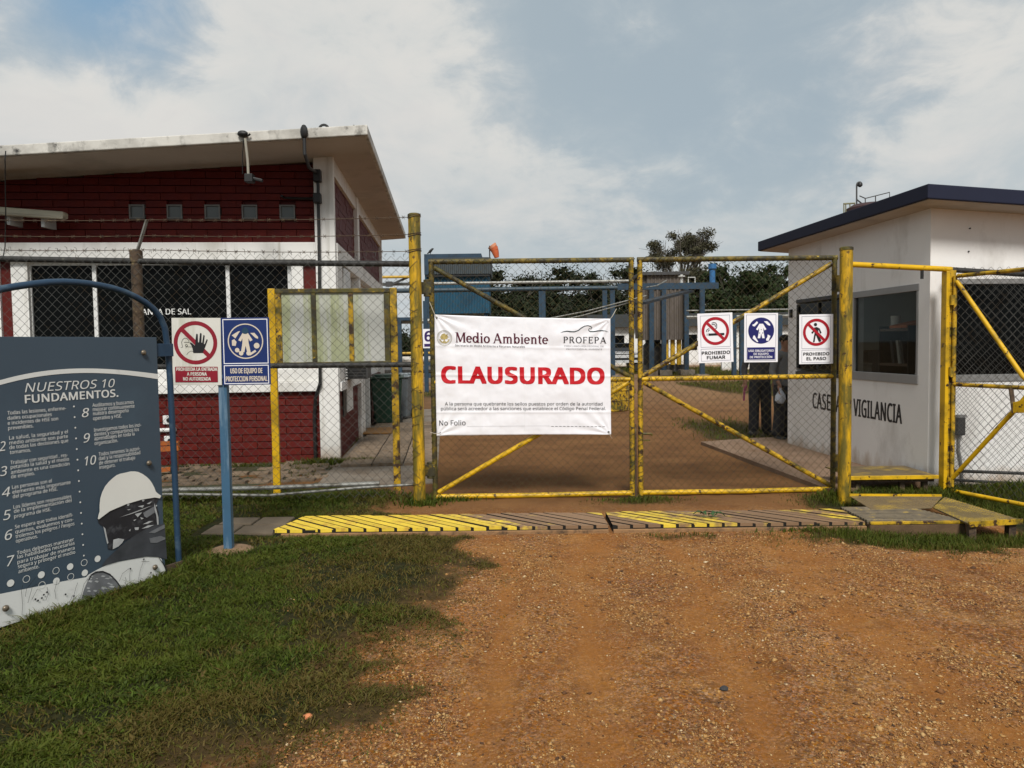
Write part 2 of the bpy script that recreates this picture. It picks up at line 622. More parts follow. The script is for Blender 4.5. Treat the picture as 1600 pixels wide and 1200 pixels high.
# ------------------------------------------------------------------ ground
def vnoise(x, y, seed=0):
    x = np.asarray(x, dtype=np.float64)
    y = np.asarray(y, dtype=np.float64)
    xi, yi = np.floor(x).astype(np.int64), np.floor(y).astype(np.int64)
    xf, yf = x - xi, y - yi
    u, v = xf * xf * (3 - 2 * xf), yf * yf * (3 - 2 * yf)

    def h(a, b):
        n = (a * 374761393 + b * 668265263 + seed * 1442695041) & 0x7fffffff
        n = ((n ^ (n >> 13)) * 1274126177) & 0x7fffffff
        return ((n ^ (n >> 16)) & 0xffff) / 65535.0
    return (h(xi, yi) * (1 - u) + h(xi + 1, yi) * u) * (1 - v) + (h(xi, yi + 1) * (1 - u) + h(xi + 1, yi + 1) * u) * v


def fbm(x, y, seed=0, oct=4):
    t, a, s = 0.0, 0.5, 0.0
    for o in range(oct):
        t = t + a * vnoise(x * 2 ** o, y * 2 ** o, seed + o * 17)
        s += a
        a *= 0.5
    return t / s


def sstep(a, b, x):
    t = np.clip((x - a) / (b - a), 0, 1)
    return t * t * (3 - 2 * t)


def ditch(x, y):
    return sstep(2.3, 3.4, x) * sstep(5.55, 6.05, y) * (1 - sstep(7.4, 7.65, y))


def ground_h(x, y):
    x = np.asarray(x, dtype=np.float64)
    y = np.asarray(y, dtype=np.float64)
    near = 1 - sstep(9, 16, y)
    h = (fbm(x * 0.9, y * 0.9, 3) - 0.5) * 0.035 + (fbm(x * 4.5, y * 4.5, 5) - 0.5) * 0.022 * near + (fbm(x * 16, y * 16, 8, 2) - 0.5) * 0.010 * near
    # shallow wheel tracks in the dirt
    tr = wheel_track(x, y)
    h = h - 0.018 * tr * near
    h = h - 0.10 * ditch(x, y)
    # level under the walkway covers
    flat = sstep(6.05, 6.3, y) * (1 - sstep(6.85, 7.05, y)) * (1 - sstep(2.2, 2.6, x)) * sstep(-2.5, -2.1, x)
    h = h * (1 - flat) - 0.012 * flat
    return h


def wheel_track(x, y):
    w = (fbm(x * 1.3, y * 0.7, 201) - 0.5) * 0.5
    t = 0
    for x0, s, wd in ((0.42, 0.035, 0.20), (1.95, 0.10, 0.22), (-0.10, 0.0, 0.10), (1.15, 0.06, 0.12)):
        t = t + np.exp(-((x + w - x0 - (y - 4) * s) / wd) ** 2)
    return np.clip(t, 0, 1) * (1 - sstep(6.0, 6.5, y))


_by = [1.5, 2.84, 3.67, 4.5, 5.2, 6.07, 6.3, 6.9, 7.5, 8.3, 9.5]
_bx = [-0.35, -0.45, -0.38, -0.36, -0.34, -0.40, -0.60, -0.78, -0.75, -1.2, -2.4]


def grass_mask(x, y):
    x = np.asarray(x, dtype=np.float64)
    y = np.asarray(y, dtype=np.float64)
    xb = np.interp(y, _by, _bx)
    n = fbm(x * 1.5, y * 1.5, 21) - 0.5
    n2 = fbm(x * 5, y * 5, 33) - 0.5
    wid = np.interp(y, [2, 3.5, 5, 6, 8], [1.5, 1.2, 0.8, 0.65, 0.4])
    m = sstep(0.0, 1.0, (xb + 0.08 - x + n * 1.1 + n2 * 0.8) / wid + 0.05)
    m = m * (1 - sstep(8.35, 8.6, y))
    # tuft at the right gate post, verge in front of the covers, ditch
    t1 = np.exp(-((x - 3.25) / 0.32) ** 2 - ((y - 7.52) / 0.16) ** 2) * 1.3
    v1 = sstep(2.1, 3.2, x + n * 1.4) * sstep(5.50, 6.20, y + n * 1.0 + n2 * 0.8 + (x - 3) * 0.12) * (1 - sstep(6.3, 6.4, y))
    d1 = sstep(4.3, 4.5, x) * sstep(6.1, 6.5, y) * (1 - sstep(7.9, 8.0, y))
    w1 = sstep(3.5, 3.6, x) * (1 - sstep(4.45, 4.6, x)) * sstep(7.45, 7.5, y) * (1 - sstep(7.9, 8.0, y))
    c1 = 0.75 * np.exp(-((x - 1.28) / 0.35) ** 2 - ((y - 7.55) / 0.14) ** 2)
    f1 = 0.75 * sstep(2.9, 3.4, x + n) * (1 - sstep(4.3, 4.8, x)) * sstep(11.6, 12.2, y + n) * (1 - sstep(15.0, 16.0, y + n))
    f2 = 0.7 * sstep(0.52, 0.60, fbm(x * 0.25, y * 0.12, 51)) * sstep(17, 20, y)
    sp = 0.6 * sstep(0.60, 0.70, fbm(x * 1.1, y * 1.1, 71)) * sstep(5.0, 5.6, y) * (1 - sstep(6.1, 6.3, y)) * sstep(0.6, 1.4, x)
    e1 = 0.6 * (np.exp(-((y - 6.22 - 0.0 * x) / 0.07) ** 2)) * (x < -0.7) * (x > -2.2)
    return np.clip(np.maximum.reduce([m, t1, v1, d1, w1, c1, f1, f2, sp, e1]), 0, 1)


def axis_vals(lo, hi, dl, dh, step, growth=1.22):
    mid = list(np.arange(dl, dh + step / 2, step))
    a, s = [], step
    v = dl
    while v > lo:
        s *= growth
        v -= s
        a.append(max(v, lo))
    b, s = [], step
    v = dh
    while v < hi:
        s *= growth
        v += s
        b.append(min(v, hi))
    return np.array(a[::-1] + mid + b)


def make_ground():
    xs = axis_vals(-700, 700, -4.9, 5.6, 0.055)
    ys = axis_vals(-60, 900, 1.7, 8.8, 0.055)
    X, Y = np.meshgrid(xs, ys)
    Z = ground_h(X, Y)
    G = grass_mask(X, Y)
    nx, ny = len(xs), len(ys)
    co = np.stack([X.ravel(), Y.ravel(), Z.ravel()], 1)
    idx = np.arange(nx * ny).reshape(ny, nx)
    q = np.stack([idx[:-1, :-1], idx[:-1, 1:], idx[1:, 1:], idx[1:, :-1]], -1).reshape(-1, 4)
    me = bpy.data.meshes.new('ground')
    me.vertices.add(len(co))
    me.vertices.foreach_set('co', co.ravel())
    me.loops.add(q.size)
    me.loops.foreach_set('vertex_index', q.ravel().astype(np.int32))
    me.polygons.add(len(q))
    me.polygons.foreach_set('loop_start', np.arange(0, q.size, 4, dtype=np.int32))
    me.polygons.foreach_set('use_smooth', np.ones(len(q), dtype=bool))
    me.update(calc_edges=True)
    ta = me.attributes.new('track', 'FLOAT', 'POINT')
    ta.data.foreach_set('value', wheel_track(X, Y).ravel().astype(np.float32))
    at_ = me.attributes.new('turf', 'FLOAT', 'POINT')
    at_.data.foreach_set('value', G.ravel().astype(np.float32))
    m = bpy.data.materials.new('red_dirt')
    m.use_nodes = True
    nt = m.node_tree
    N, L = nt.nodes, nt.links
    b = N['Principled BSDF']
    b.inputs['Roughness'].default_value = 0.95
    b.inputs['Specular IOR Level'].default_value = 0.15
    tc = N.new('ShaderNodeTexCoord')

    def noise(scale, detail=8, st=(1, 1, 1), off=0.0, r=0.65):
        mp = N.new('ShaderNodeMapping')
        mp.inputs['Scale'].default_value = st
        mp.inputs['Location'].default_value = (off, off, 0)
        L.new(tc.outputs['Object'], mp.inputs['Vector'])
        n = N.new('ShaderNodeTexNoise')
        n.inputs['Scale'].default_value = scale
        n.inputs['Detail'].default_value = detail
        n.inputs['Roughness'].default_value = r
        L.new(mp.outputs[0], n.inputs['Vector'])
        return n.outputs['Fac']

    def mr(v, a, c, lo=0.0, hi=1.0):
        x = N.new('ShaderNodeMapRange')
        for k, val in (('From Min', a), ('From Max', c), ('To Min', lo), ('To Max', hi)):
            x.inputs[k].default_value = val
        L.new(v, x.inputs['Value'])
        return x.outputs[0]

    def mix(f, a, c):
        x = N.new('ShaderNodeMix')
        x.data_type = 'RGBA'
        for i, v in ((0, f), (6, a), (7, c)):
            if isinstance(v, tuple):
                x.inputs[i].default_value = (*v, 1)
            elif isinstance(v, float):
                x.inputs[i].default_value = v
            else:
                L.new(v, x.inputs[i])
        return x.outputs[2]

    c = mix(mr(noise(0.8), 0.35, 0.65), (0.198, 0.068, 0.012), (0.278, 0.107, 0.021))
    c = mix(mr(noise(2.6, off=4), 0.45, 0.68), c, (0.320, 0.150, 0.040))
    c = mix(mr(noise(5.0, off=9), 0.53, 0.70), c, (0.125, 0.048, 0.012))
    c = mix(mr(noise(45, 4, off=2), 0.56, 0.66), c, (0.38, 0.22, 0.075))
    c = mix(mr(noise(70, 4, off=7), 0.58, 0.68), c, (0.12, 0.055, 0.022))
    for sc_, am in ((75.0, 0.55), (170.0, 0.45)):
        vo = N.new('ShaderNodeTexVoronoi')
        vo.inputs['Scale'].default_value = sc_
        L.new(tc.outputs['Object'], vo.inputs['Vector'])
        s2 = N.new('ShaderNodeSeparateColor')
        L.new(vo.outputs['Color'], s2.inputs[0])
        hv = N.new('ShaderNodeHueSaturation')
        L.new(c, hv.inputs['Color'])
        L.new(mr(s2.outputs[0], 0, 1, 1 - am, 1 + am * 0.75), hv.inputs['Value'])
        L.new(mr(s2.outputs[1], 0, 1, 1.1, 0.8), hv.inputs['Saturation'])
        c = mix(mr(noise(2.2, off=sc_), 0.35, 0.6, 0.25, 1.0), c, hv.outputs[0])
    tk = N.new('ShaderNodeAttribute')
    tk.attribute_name = 'track'
    tm = N.new('ShaderNodeMath')
    tm.operation = 'MULTIPLY'
    L.new(tk.outputs['Fac'], tm.inputs[0])
    L.new(mr(noise(3.5, off=12), 0.35, 0.65, 0.25, 0.80), tm.inputs[1])
    c = mix(tm.outputs[0], c, (0.280, 0.113, 0.026))
    # darker, greyer dirt on the lane beyond the gate
    sp = N.new('ShaderNodeSeparateXYZ')
    L.new(tc.outputs['Object'], sp.inputs[0])
    lane = mr(sp.outputs[1], 6.6, 7.6)
    c = mix(lane, c, mix(mr(noise(1.2, off=3), 0.38, 0.62), (0.118, 0.055, 0.020), (0.178, 0.086, 0.032)))
    far = mr(sp.outputs[1], 16.0, 40.0)
    c = mix(far, c, mix(mr(noise(0.25, st=(1, 0.5, 1), off=3), 0.42, 0.60), (0.30, 0.19, 0.105), (0.20, 0.12, 0.07)))
    a = N.new('ShaderNodeAttribute')
    a.attribute_name = 'turf'
    n = noise(9, off=6)
    ad = N.new('ShaderNodeMath')
    ad.operation = 'MULTIPLY_ADD'
    L.new(n, ad.inputs[0])
    ad.inputs[1].default_value = 0.6
    L.new(a.outputs['Fac'], ad.inputs[2])
    g1 = mr(ad.outputs[0], 0.42, 0.85)
    soil = mix(mr(noise(22, off=1), 0.4, 0.65), (0.040, 0.026, 0.009), (0.080, 0.050, 0.017))
    c = mix(g1, c, soil)
    g2 = mr(ad.outputs[0], 0.95, 1.35)
    c = mix(g2, c, mix(mr(noise(30, off=8), 0.4, 0.6), (0.009, 0.012, 0.003), (0.022, 0.026, 0.007)))
    L.new(c, b.inputs['Base Color'])
    bp = N.new('ShaderNodeBump')
    bp.inputs['Strength'].default_value = 0.9
    bp.inputs['Distance'].default_value = 0.012
    L.new(noise(38, 10, off=3, r=0.75), bp.inputs['Height'])
    L.new(bp.outputs[0], b.inputs['Normal'])
    me.materials.append(m)
    o = bpy.data.objects.new('ground', me)
    COL.objects.link(o)
    struct(o)


make_ground()


def raw_mesh(name, co, faces4=None, faces3=None, m=None, attr=None, smooth=False):
    me = bpy.data.meshes.new(name)
    me.vertices.add(len(co))
    me.vertices.foreach_set('co', np.asarray(co, dtype=np.float32).ravel())
    loops, starts = [], []
    n = 0
    if faces4 is not None and len(faces4):
        loops.append(faces4.ravel())
        starts.append(np.arange(len(faces4)) * 4)
        n = faces4.size
    if faces3 is not None and len(faces3):
        loops.append(faces3.ravel())
        starts.append(n + np.arange(len(faces3)) * 3)
    lp = np.concatenate(loops).astype(np.int32)
    stt = np.concatenate(starts).astype(np.int32)
    me.loops.add(len(lp))
    me.loops.foreach_set('vertex_index', lp)
    me.polygons.add(len(stt))
    me.polygons.foreach_set('loop_start', stt)
    if smooth:
        me.polygons.foreach_set('use_smooth', np.ones(len(stt), dtype=bool))
    me.update(calc_edges=True)
    if attr:
        a = me.attributes.new(attr[0], 'FLOAT', 'POINT')
        a.data.foreach_set('value', np.asarray(attr[1], dtype=np.float32))
    me.materials.append(m)
    o = bpy.data.objects.new(name, me)
    COL.objects.link(o)
    return o


def blade_mat(name, c_lo, c_hi, c_dry):
    m = bpy.data.materials.new(name)
    m.use_nodes = True
    nt = m.node_tree
    N, L = nt.nodes, nt.links
    b = N['Principled BSDF']
    b.inputs['Roughness'].default_value = 0.65
    b.inputs['Specular IOR Level'].default_value = 0.2
    g = N.new('ShaderNodeNewGeometry')
    a = N.new('ShaderNodeAttribute')
    a.attribute_name = 'dry'

    def mix(f, x, y):
        k = N.new('ShaderNodeMix')
        k.data_type = 'RGBA'
        for i, v in ((0, f), (6, x), (7, y)):
            if isinstance(v, tuple):
                k.inputs[i].default_value = (*v, 1)
            else:
                L.new(v, k.inputs[i])
        return k.outputs[2]
    c = mix(g.outputs['Random Per Island'], c_lo, c_hi)
    tc = N.new('ShaderNodeTexCoord')
    nz = N.new('ShaderNodeTexNoise')
    nz.inputs['Scale'].default_value = 2.2
    nz.inputs['Detail'].default_value = 5
    L.new(tc.outputs['Object'], nz.inputs['Vector'])
    mp = N.new('ShaderNodeMapRange')
    for k_, v_ in (('From Min', 0.38), ('From Max', 0.62), ('To Min', 0.0), ('To Max', 0.75)):
        mp.inputs[k_].default_value = v_
    L.new(nz.outputs['Fac'], mp.inputs['Value'])
    c = mix(mp.outputs[0], c, tuple(0.5 * (a_ + b_) * f_ for a_, b_, f_ in zip(c_lo, c_hi, (1.75, 1.35, 1.3))))
    c = mix(a.outputs['Fac'], c, c_dry)
    L.new(c, b.inputs['Base Color'])
    tr = N.new('ShaderNodeBsdfTranslucent')
    L.new(c, tr.inputs['Color'])
    ms = N.new('ShaderNodeMixShader')
    ms.inputs[0].default_value = 0.25
    L.new(b.outputs[0], ms.inputs[1])
    L.new(tr.outputs[0], ms.inputs[2])
    L.new(ms.outputs[0], N['Material Output'].inputs[0])
    return m


def grow(name, x, y, ht, wd, dry, m, lean=0.7):
    n = len(x)
    z = ground_h(x, y) - 0.004
    th = RNG.uniform(0, 2 * np.pi, n)
    ld = RNG.uniform(0, 2 * np.pi, n)
    ln = ht * RNG.uniform(0.15, lean, n)
    dx, dy = np.cos(th) * wd / 2, np.sin(th) * wd / 2
    lx, ly = np.cos(ld) * ln, np.sin(ld) * ln
    v = np.zeros((n, 5, 3))
    v[:, 0] = np.stack([x - dx, y - dy, z], 1)
    v[:, 1] = np.stack([x + dx, y + dy, z], 1)
    v[:, 2] = np.stack([x + dx * 0.8 + lx * 0.4, y + dy * 0.8 + ly * 0.4, z + ht * 0.62], 1)
    v[:, 3] = np.stack([x - dx * 0.8 + lx * 0.4, y - dy * 0.8 + ly * 0.4, z + ht * 0.62], 1)
    v[:, 4] = np.stack([x + lx, y + ly, z + ht * RNG.uniform(0.72, 1.0, n)], 1)
    b0 = np.arange(n) * 5
    f4 = np.stack([b0, b0 + 1, b0 + 2, b0 + 3], 1)
    f3 = np.stack([b0 + 3, b0 + 2, b0 + 4], 1)
    return raw_mesh(name, v.reshape(-1, 3), f4, f3, m, ('dry', np.repeat(dry, 5)))


m_blade = blade_mat('grass_blade', (0.011, 0.025, 0.002), (0.076, 0.122, 0.010), (0.115, 0.076, 0.020))


def make_grass():
    # lawn by the information board and along the fence
    N0 = 560000
    yy = 1.9 + (8.6 - 1.9) * RNG.random(N0) ** 1.35
    xx = RNG.uniform(-0.74, 0.10, N0) * yy + RNG.uniform(-0.3, 0.3, N0)
    m = grass_mask(xx, yy)
    clump = fbm(xx * 6, yy * 6, 91, 3)
    dens = m * (0.25 + 1.3 * np.clip(clump - 0.18, 0, 1))
    keep = RNG.random(N0) < np.clip(dens, 0, 1)
    keep &= ~((xx > -2.75) & (xx < -1.97) & (yy > 6.3) & (yy < 7.0))
    keep &= ~((xx > -2.10) & (yy > 6.33) & (yy < 6.84))
    keep &= ~(((xx + 2.26) ** 2 + (yy - 5.97) ** 2) < 0.15 ** 2)
    dead = sstep(0.58, 0.68, fbm(xx * 1.9, yy * 1.9, 19, 3))
    keep &= RNG.random(N0) > 0.78 * dead
    xx, yy, m, clump, dead = xx[keep], yy[keep], m[keep], clump[keep], dead[keep]
    n = len(xx)
    big = fbm(xx * 1.3, yy * 1.3, 14)
    ht = (0.013 + 0.019 * RNG.random(n)) * (0.40 + 1.2 * m * clump + 0.5 * big)
    # longer under the board, along the fence foot and by the posts
    long_ = np.exp(-((xx + 2.6 - (yy - 4.7) * 0.50) / 0.22) ** 2) * (yy < 5.5) + np.exp(-((yy - 7.75) / 0.28) ** 2) * (xx < -0.7) * 1.3
    ht = ht * (1 + 1.6 * long_ * RNG.random(n))
    wd = RNG.uniform(0.0035, 0.0085, n)
    lush = sstep(0.0, 1.0, (np.interp(yy, _by, _bx) - 0.40 - xx + (big - 0.5) * 1.6) / 0.75)
    dryp = np.clip(0.97 - 0.92 * lush * np.clip(m * 1.3, 0, 1) + (fbm(xx * 2.6, yy * 2.6, 15) - 0.5) * 0.9, 0.05, 0.97)
    dryp = np.clip(dryp + 0.6 * dead, 0.05, 0.97)
    dry = np.where(RNG.random(n) < dryp, RNG.uniform(0.45, 1.0, n), RNG.uniform(0, 0.22, n))
    wd = np.where(RNG.random(n) < 0.05 * sstep(0.5, 0.6, fbm(xx * 3, yy * 3, 29)) * 3, wd * 2.4, wd)
    o = grow('grass', xx, yy, ht, wd, dry, m_blade, 1.9)
    o['kind'] = 'stuff'
    o['label'] = 'short mown green grass, dry towards the dirt'
    # verges on the other side
    N1 = 150000
    xx = RNG.uniform(0.3, 6.2, N1)
    yy = RNG.uniform(5.2, 8.1, N1)
    m = grass_mask(xx, yy)
    keep = RNG.random(N1) < m * (0.3 + 0.9 * fbm(xx * 5, yy * 5, 44, 3))
    keep &= ~((yy > 6.32) & (yy < 6.9) & (xx < 3.75))
    keep &= ~((yy > 6.3) & (yy < 7.47) & (xx > 3.0) & (xx < 4.42 + 0.3 * (7.4 - yy)))
    xx, yy, m = xx[keep], yy[keep], m[keep]
    n = len(xx)
    ht = (0.03 + 0.05 * RNG.random(n)) * (0.4 + 0.9 * m)
    dry = np.where(RNG.random(n) < np.clip(0.85 - 0.9 * m, 0.12, 0.9), RNG.uniform(0.4, 1, n), RNG.uniform(0, 0.3, n))
    o = grow('grass', xx, yy, ht, RNG.uniform(0.003, 0.007, n), dry, m_blade, 0.9)
    o['kind'] = 'stuff'
    o['label'] = 'unmown grass along the plates and in the ditch'
    # patches beyond the gate
    N2 = 120000
    yy = RNG.uniform(9, 48, N2)
    xx = RNG.uniform(-0.30, 0.42, N2) * yy
    m = grass_mask(xx, yy) * (1 - ((xx > -3.9) & (xx < -1.2) & (yy < 19)))
    m = np.maximum(m, 0.55 * ((yy < 10.3) & (xx < -2.3) & (fbm(xx * 2.5, yy * 3, 23) > 0.42)))
    keep = RNG.random(N2) < m * 0.9
    xx, yy, m = xx[keep], yy[keep], m[keep]
    n = len(xx)
    dry = np.clip(RNG.uniform(-0.1, 0.9, n), 0, 1)
    o = grow('grass', xx, yy, (0.03 + 0.06 * RNG.random(n)) * (0.5 + yy / 25), 0.006 + yy * 0.0006, dry, m_blade, 0.9)
    o['kind'] = 'stuff'
    o['label'] = 'thin grass in patches on the lane beyond the gate'
    # weeds at the feet of posts, columns and edges
    X_, Y_, H_, W_ = [], [], [], []
    for (cx, cy, rx, ry, n, h) in ((-2.50, 10.22, 0.34, 0.10, 900, 0.13), (-2.05, 10.30, 0.22, 0.10, 400, 0.11), (-2.75, 12.3, 0.12, 0.7, 500, 0.12), (-0.93, 7.50, 0.16, 0.12, 500, 0.10), (3.30, 7.62, 0.16, 0.10, 450, 0.10),
                              (4.50, 7.70, 0.14, 0.12, 350, 0.13), (5.1, 7.78, 0.5, 0.10, 900, 0.16), (-2.30, 5.40, 0.12, 0.10, 300, 0.12), (-0.62, 7.66, 0.25, 0.06, 260, 0.07), (1.25, 7.62, 0.3, 0.05, 200, 0.05),
                              (-3.6, 10.1, 0.8, 0.08, 500, 0.08), (-1.6, 7.85, 0.5, 0.12, 700, 0.10), (-3.0, 7.8, 0.7, 0.12, 900, 0.11), (2.75, 6.25, 0.5, 0.05, 300, 0.06), (3.4, 6.18, 0.4, 0.07, 420, 0.09)):
        X_.append(RNG.normal(cx, rx * 0.6, n))
        Y_.append(RNG.normal(cy, ry * 0.6, n))
        H_.append(h * RNG.uniform(0.35, 1.0, n))
        W_.append(RNG.uniform(0.006, 0.016, n))
    X_, Y_, H_, W_ = (np.concatenate(k) for k in (X_, Y_, H_, W_))
    n = len(X_)
    dry = np.where(RNG.random(n) < 0.15, RNG.uniform(0.4, 0.9, n), RNG.uniform(0, 0.2, n))
    o = grow('weeds', X_, Y_, H_, W_, dry, m_blade, 1.0)
    o['kind'] = 'stuff'
    o['label'] = 'taller weeds at the feet of posts, fence and walls'


make_grass()


def make_gravel():
    m = bpy.data.materials.new('gravel_stone')
    m.use_nodes = True
    nt = m.node_tree
    N, L = nt.nodes, nt.links
    b = N['Principled BSDF']
    b.inputs['Roughness'].default_value = 0.85
    g = N.new('ShaderNodeNewGeometry')
    r = N.new('ShaderNodeValToRGB')
    cols = [(0.0, (0.05, 0.021, 0.007)), (0.22, (0.17, 0.068, 0.016)), (0.52, (0.29, 0.132, 0.033)), (0.80, (0.38, 0.210, 0.066)), (0.97, (0.45, 0.29, 0.12)), (1.0, (0.56, 0.45, 0.30))]
    e = r.color_ramp.elements
    e[0].position, e[0].color = cols[0][0], (*cols[0][1], 1)
    e[1].position, e[1].color = cols[-1][0], (*cols[-1][1], 1)
    for p, c in cols[1:-1]:
        k = e.new(p)
        k.color = (*c, 1)
    L.new(g.outputs['Random Per Island'], r.inputs[0])
    L.new(r.outputs[0], b.inputs['Base Color'])
    N0 = 420000
    yy = 2.1 + (6.3 - 2.1) * RNG.random(N0) ** 1.5
    xx = RNG.uniform(-0.33, 0.78, N0) * yy
    gm = grass_mask(xx, yy)
    cl = fbm(xx * 1.7, yy * 1.7, 61, 4)
    cl2 = fbm(xx * 7, yy * 7, 62, 3)
    keep = RNG.random(N0) < np.clip((cl - 0.28) * 2.2, 0.05, 1) * (1 - 0.7 * wheel_track(xx, yy)) * np.clip((cl2 - 0.2) * 2, 0, 1) * (1 - 0.94 * sstep(0.05, 0.55, gm))
    xx, yy = xx[keep], yy[keep]
    n = len(xx)
    sz = np.exp(RNG.normal(math.log(0.0039), 0.50, n))
    sz = np.clip(sz, 0.0022, 0.020)
    z = ground_h(xx, yy)
    base = np.array([(1, 0, 0), (0, 1, 0), (-1, 0, 0), (0, -1, 0), (0, 0, 0.75), (0, 0, -0.6)], dtype=float)
    v = base[None] * RNG.uniform(0.65, 1.25, (n, 6, 1)) + RNG.normal(0, 0.16, (n, 6, 3))
    v *= sz[:, None, None] * np.array([1.0, 1.0, 0.75])
    a = RNG.uniform(0, 2 * np.pi, n)
    st = RNG.uniform(0.7, 1.5, n)
    x2 = v[:, :, 0] * st[:, None]
    X = x2 * np.cos(a)[:, None] - v[:, :, 1] * np.sin(a)[:, None] + xx[:, None]
    Y = x2 * np.sin(a)[:, None] + v[:, :, 1] * np.cos(a)[:, None] + yy[:, None]
    Zz = v[:, :, 2] + (z + sz * 0.10)[:, None]
    co = np.stack([X, Y, Zz], -1).reshape(-1, 3)
    f = np.array([(0, 1, 4), (1, 2, 4), (2, 3, 4), (3, 0, 4), (1, 0, 5), (2, 1, 5), (3, 2, 5), (0, 3, 5)])
    F3 = (f[None] + (np.arange(n) * 6)[:, None, None]).reshape(-1, 3)
    o = raw_mesh('gravel', co, None, F3, m)
    o['kind'] = 'stuff'
    o['label'] = 'loose ochre gravel scattered on the red dirt'


make_gravel()


# ------------------------------------------------------------------ left: red and white building
BF = Fr(-2.39, 10.4, R_(5))


def share(proto, parent, loc, scale=(1, 1, 1), rot=None):
    o = proto.copy()
    COL.objects.link(o)
    o.parent = parent
    o.location = loc
    o.scale = scale
    if rot:
        o.rotation_euler = rot
    return o


def soffit(x):
    return 4.22 + 0.068 * (x - 0.56)


def brick_mesh(name, w, d, h, m, e=0.0035):
    """one brick with a chamfered outer face (towards -y), its lower left corner at the origin"""
    b = MB()
    b.hexa([(0, 0.02, 0), (w, 0.02, 0), (w, d, 0), (0, d, 0)], [(0, 0.02, h), (w, 0.02, h), (w, d, h), (0, d, h)])
    o = len(b.v)
    b.v += [(0, 0.02, 0), (w, 0.02, 0), (w, 0.02, h), (0, 0.02, h), (e, 0, e), (w - e, 0, e), (w - e, 0, h - e), (e, 0, h - e)]
    b.f += [(o + 4, o + 5, o + 6, o + 7), (o, o + 1, o + 5, o + 4), (o + 1, o + 2, o + 6, o + 5), (o + 2, o + 3, o + 7, o + 6), (o + 3, o, o + 4, o + 7)]
    me = bpy.data.meshes.new(name)
    me.from_pydata(b.v, [], b.f)
    me.materials.append(m)
    return me


def lay_bricks(parent, me, x0, x1, y, z0, ztop, bw, bh, holes=(), jit=0.003, name='brick'):
    r, z = 0, z0
    while True:
        x = x0 - (0.5 * bw if r % 2 else 0)
        any_ = False
        while x < x1 - 0.02:
            a, c = max(x, x0), min(x + bw, x1)
            top = min(z + bh, ztop(0.5 * (a + c)) if callable(ztop) else ztop)
            segs = [(a, c)]
            for (hx0, hx1, hz0, hz1) in holes:
                if z < hz1 - 0.01 and top > hz0 + 0.01:
                    ns = []
                    for (p, q) in segs:
                        if q <= hx0 or p >= hx1:
                            ns.append((p, q))
                        else:
                            if p < hx0 - 0.02:
                                ns.append((p, hx0))
                            if q > hx1 + 0.02:
                                ns.append((hx1, q))
                    segs = ns
            if top - z > 0.03:
                any_ = True
                for p, q in segs:
                    if q - p < 0.03:
                        continue
                    o = bpy.data.objects.new(name, me)
                    COL.objects.link(o)
                    o.parent = parent
                    o.location = (p + 0.0008, y + random.uniform(0, jit), z)
                    o.scale = ((q - p - 0.0016) / bw, 1, (top - z - 0.005) / bh)
            x += bw
        z += bh
        r += 1
        if not any_:
            break


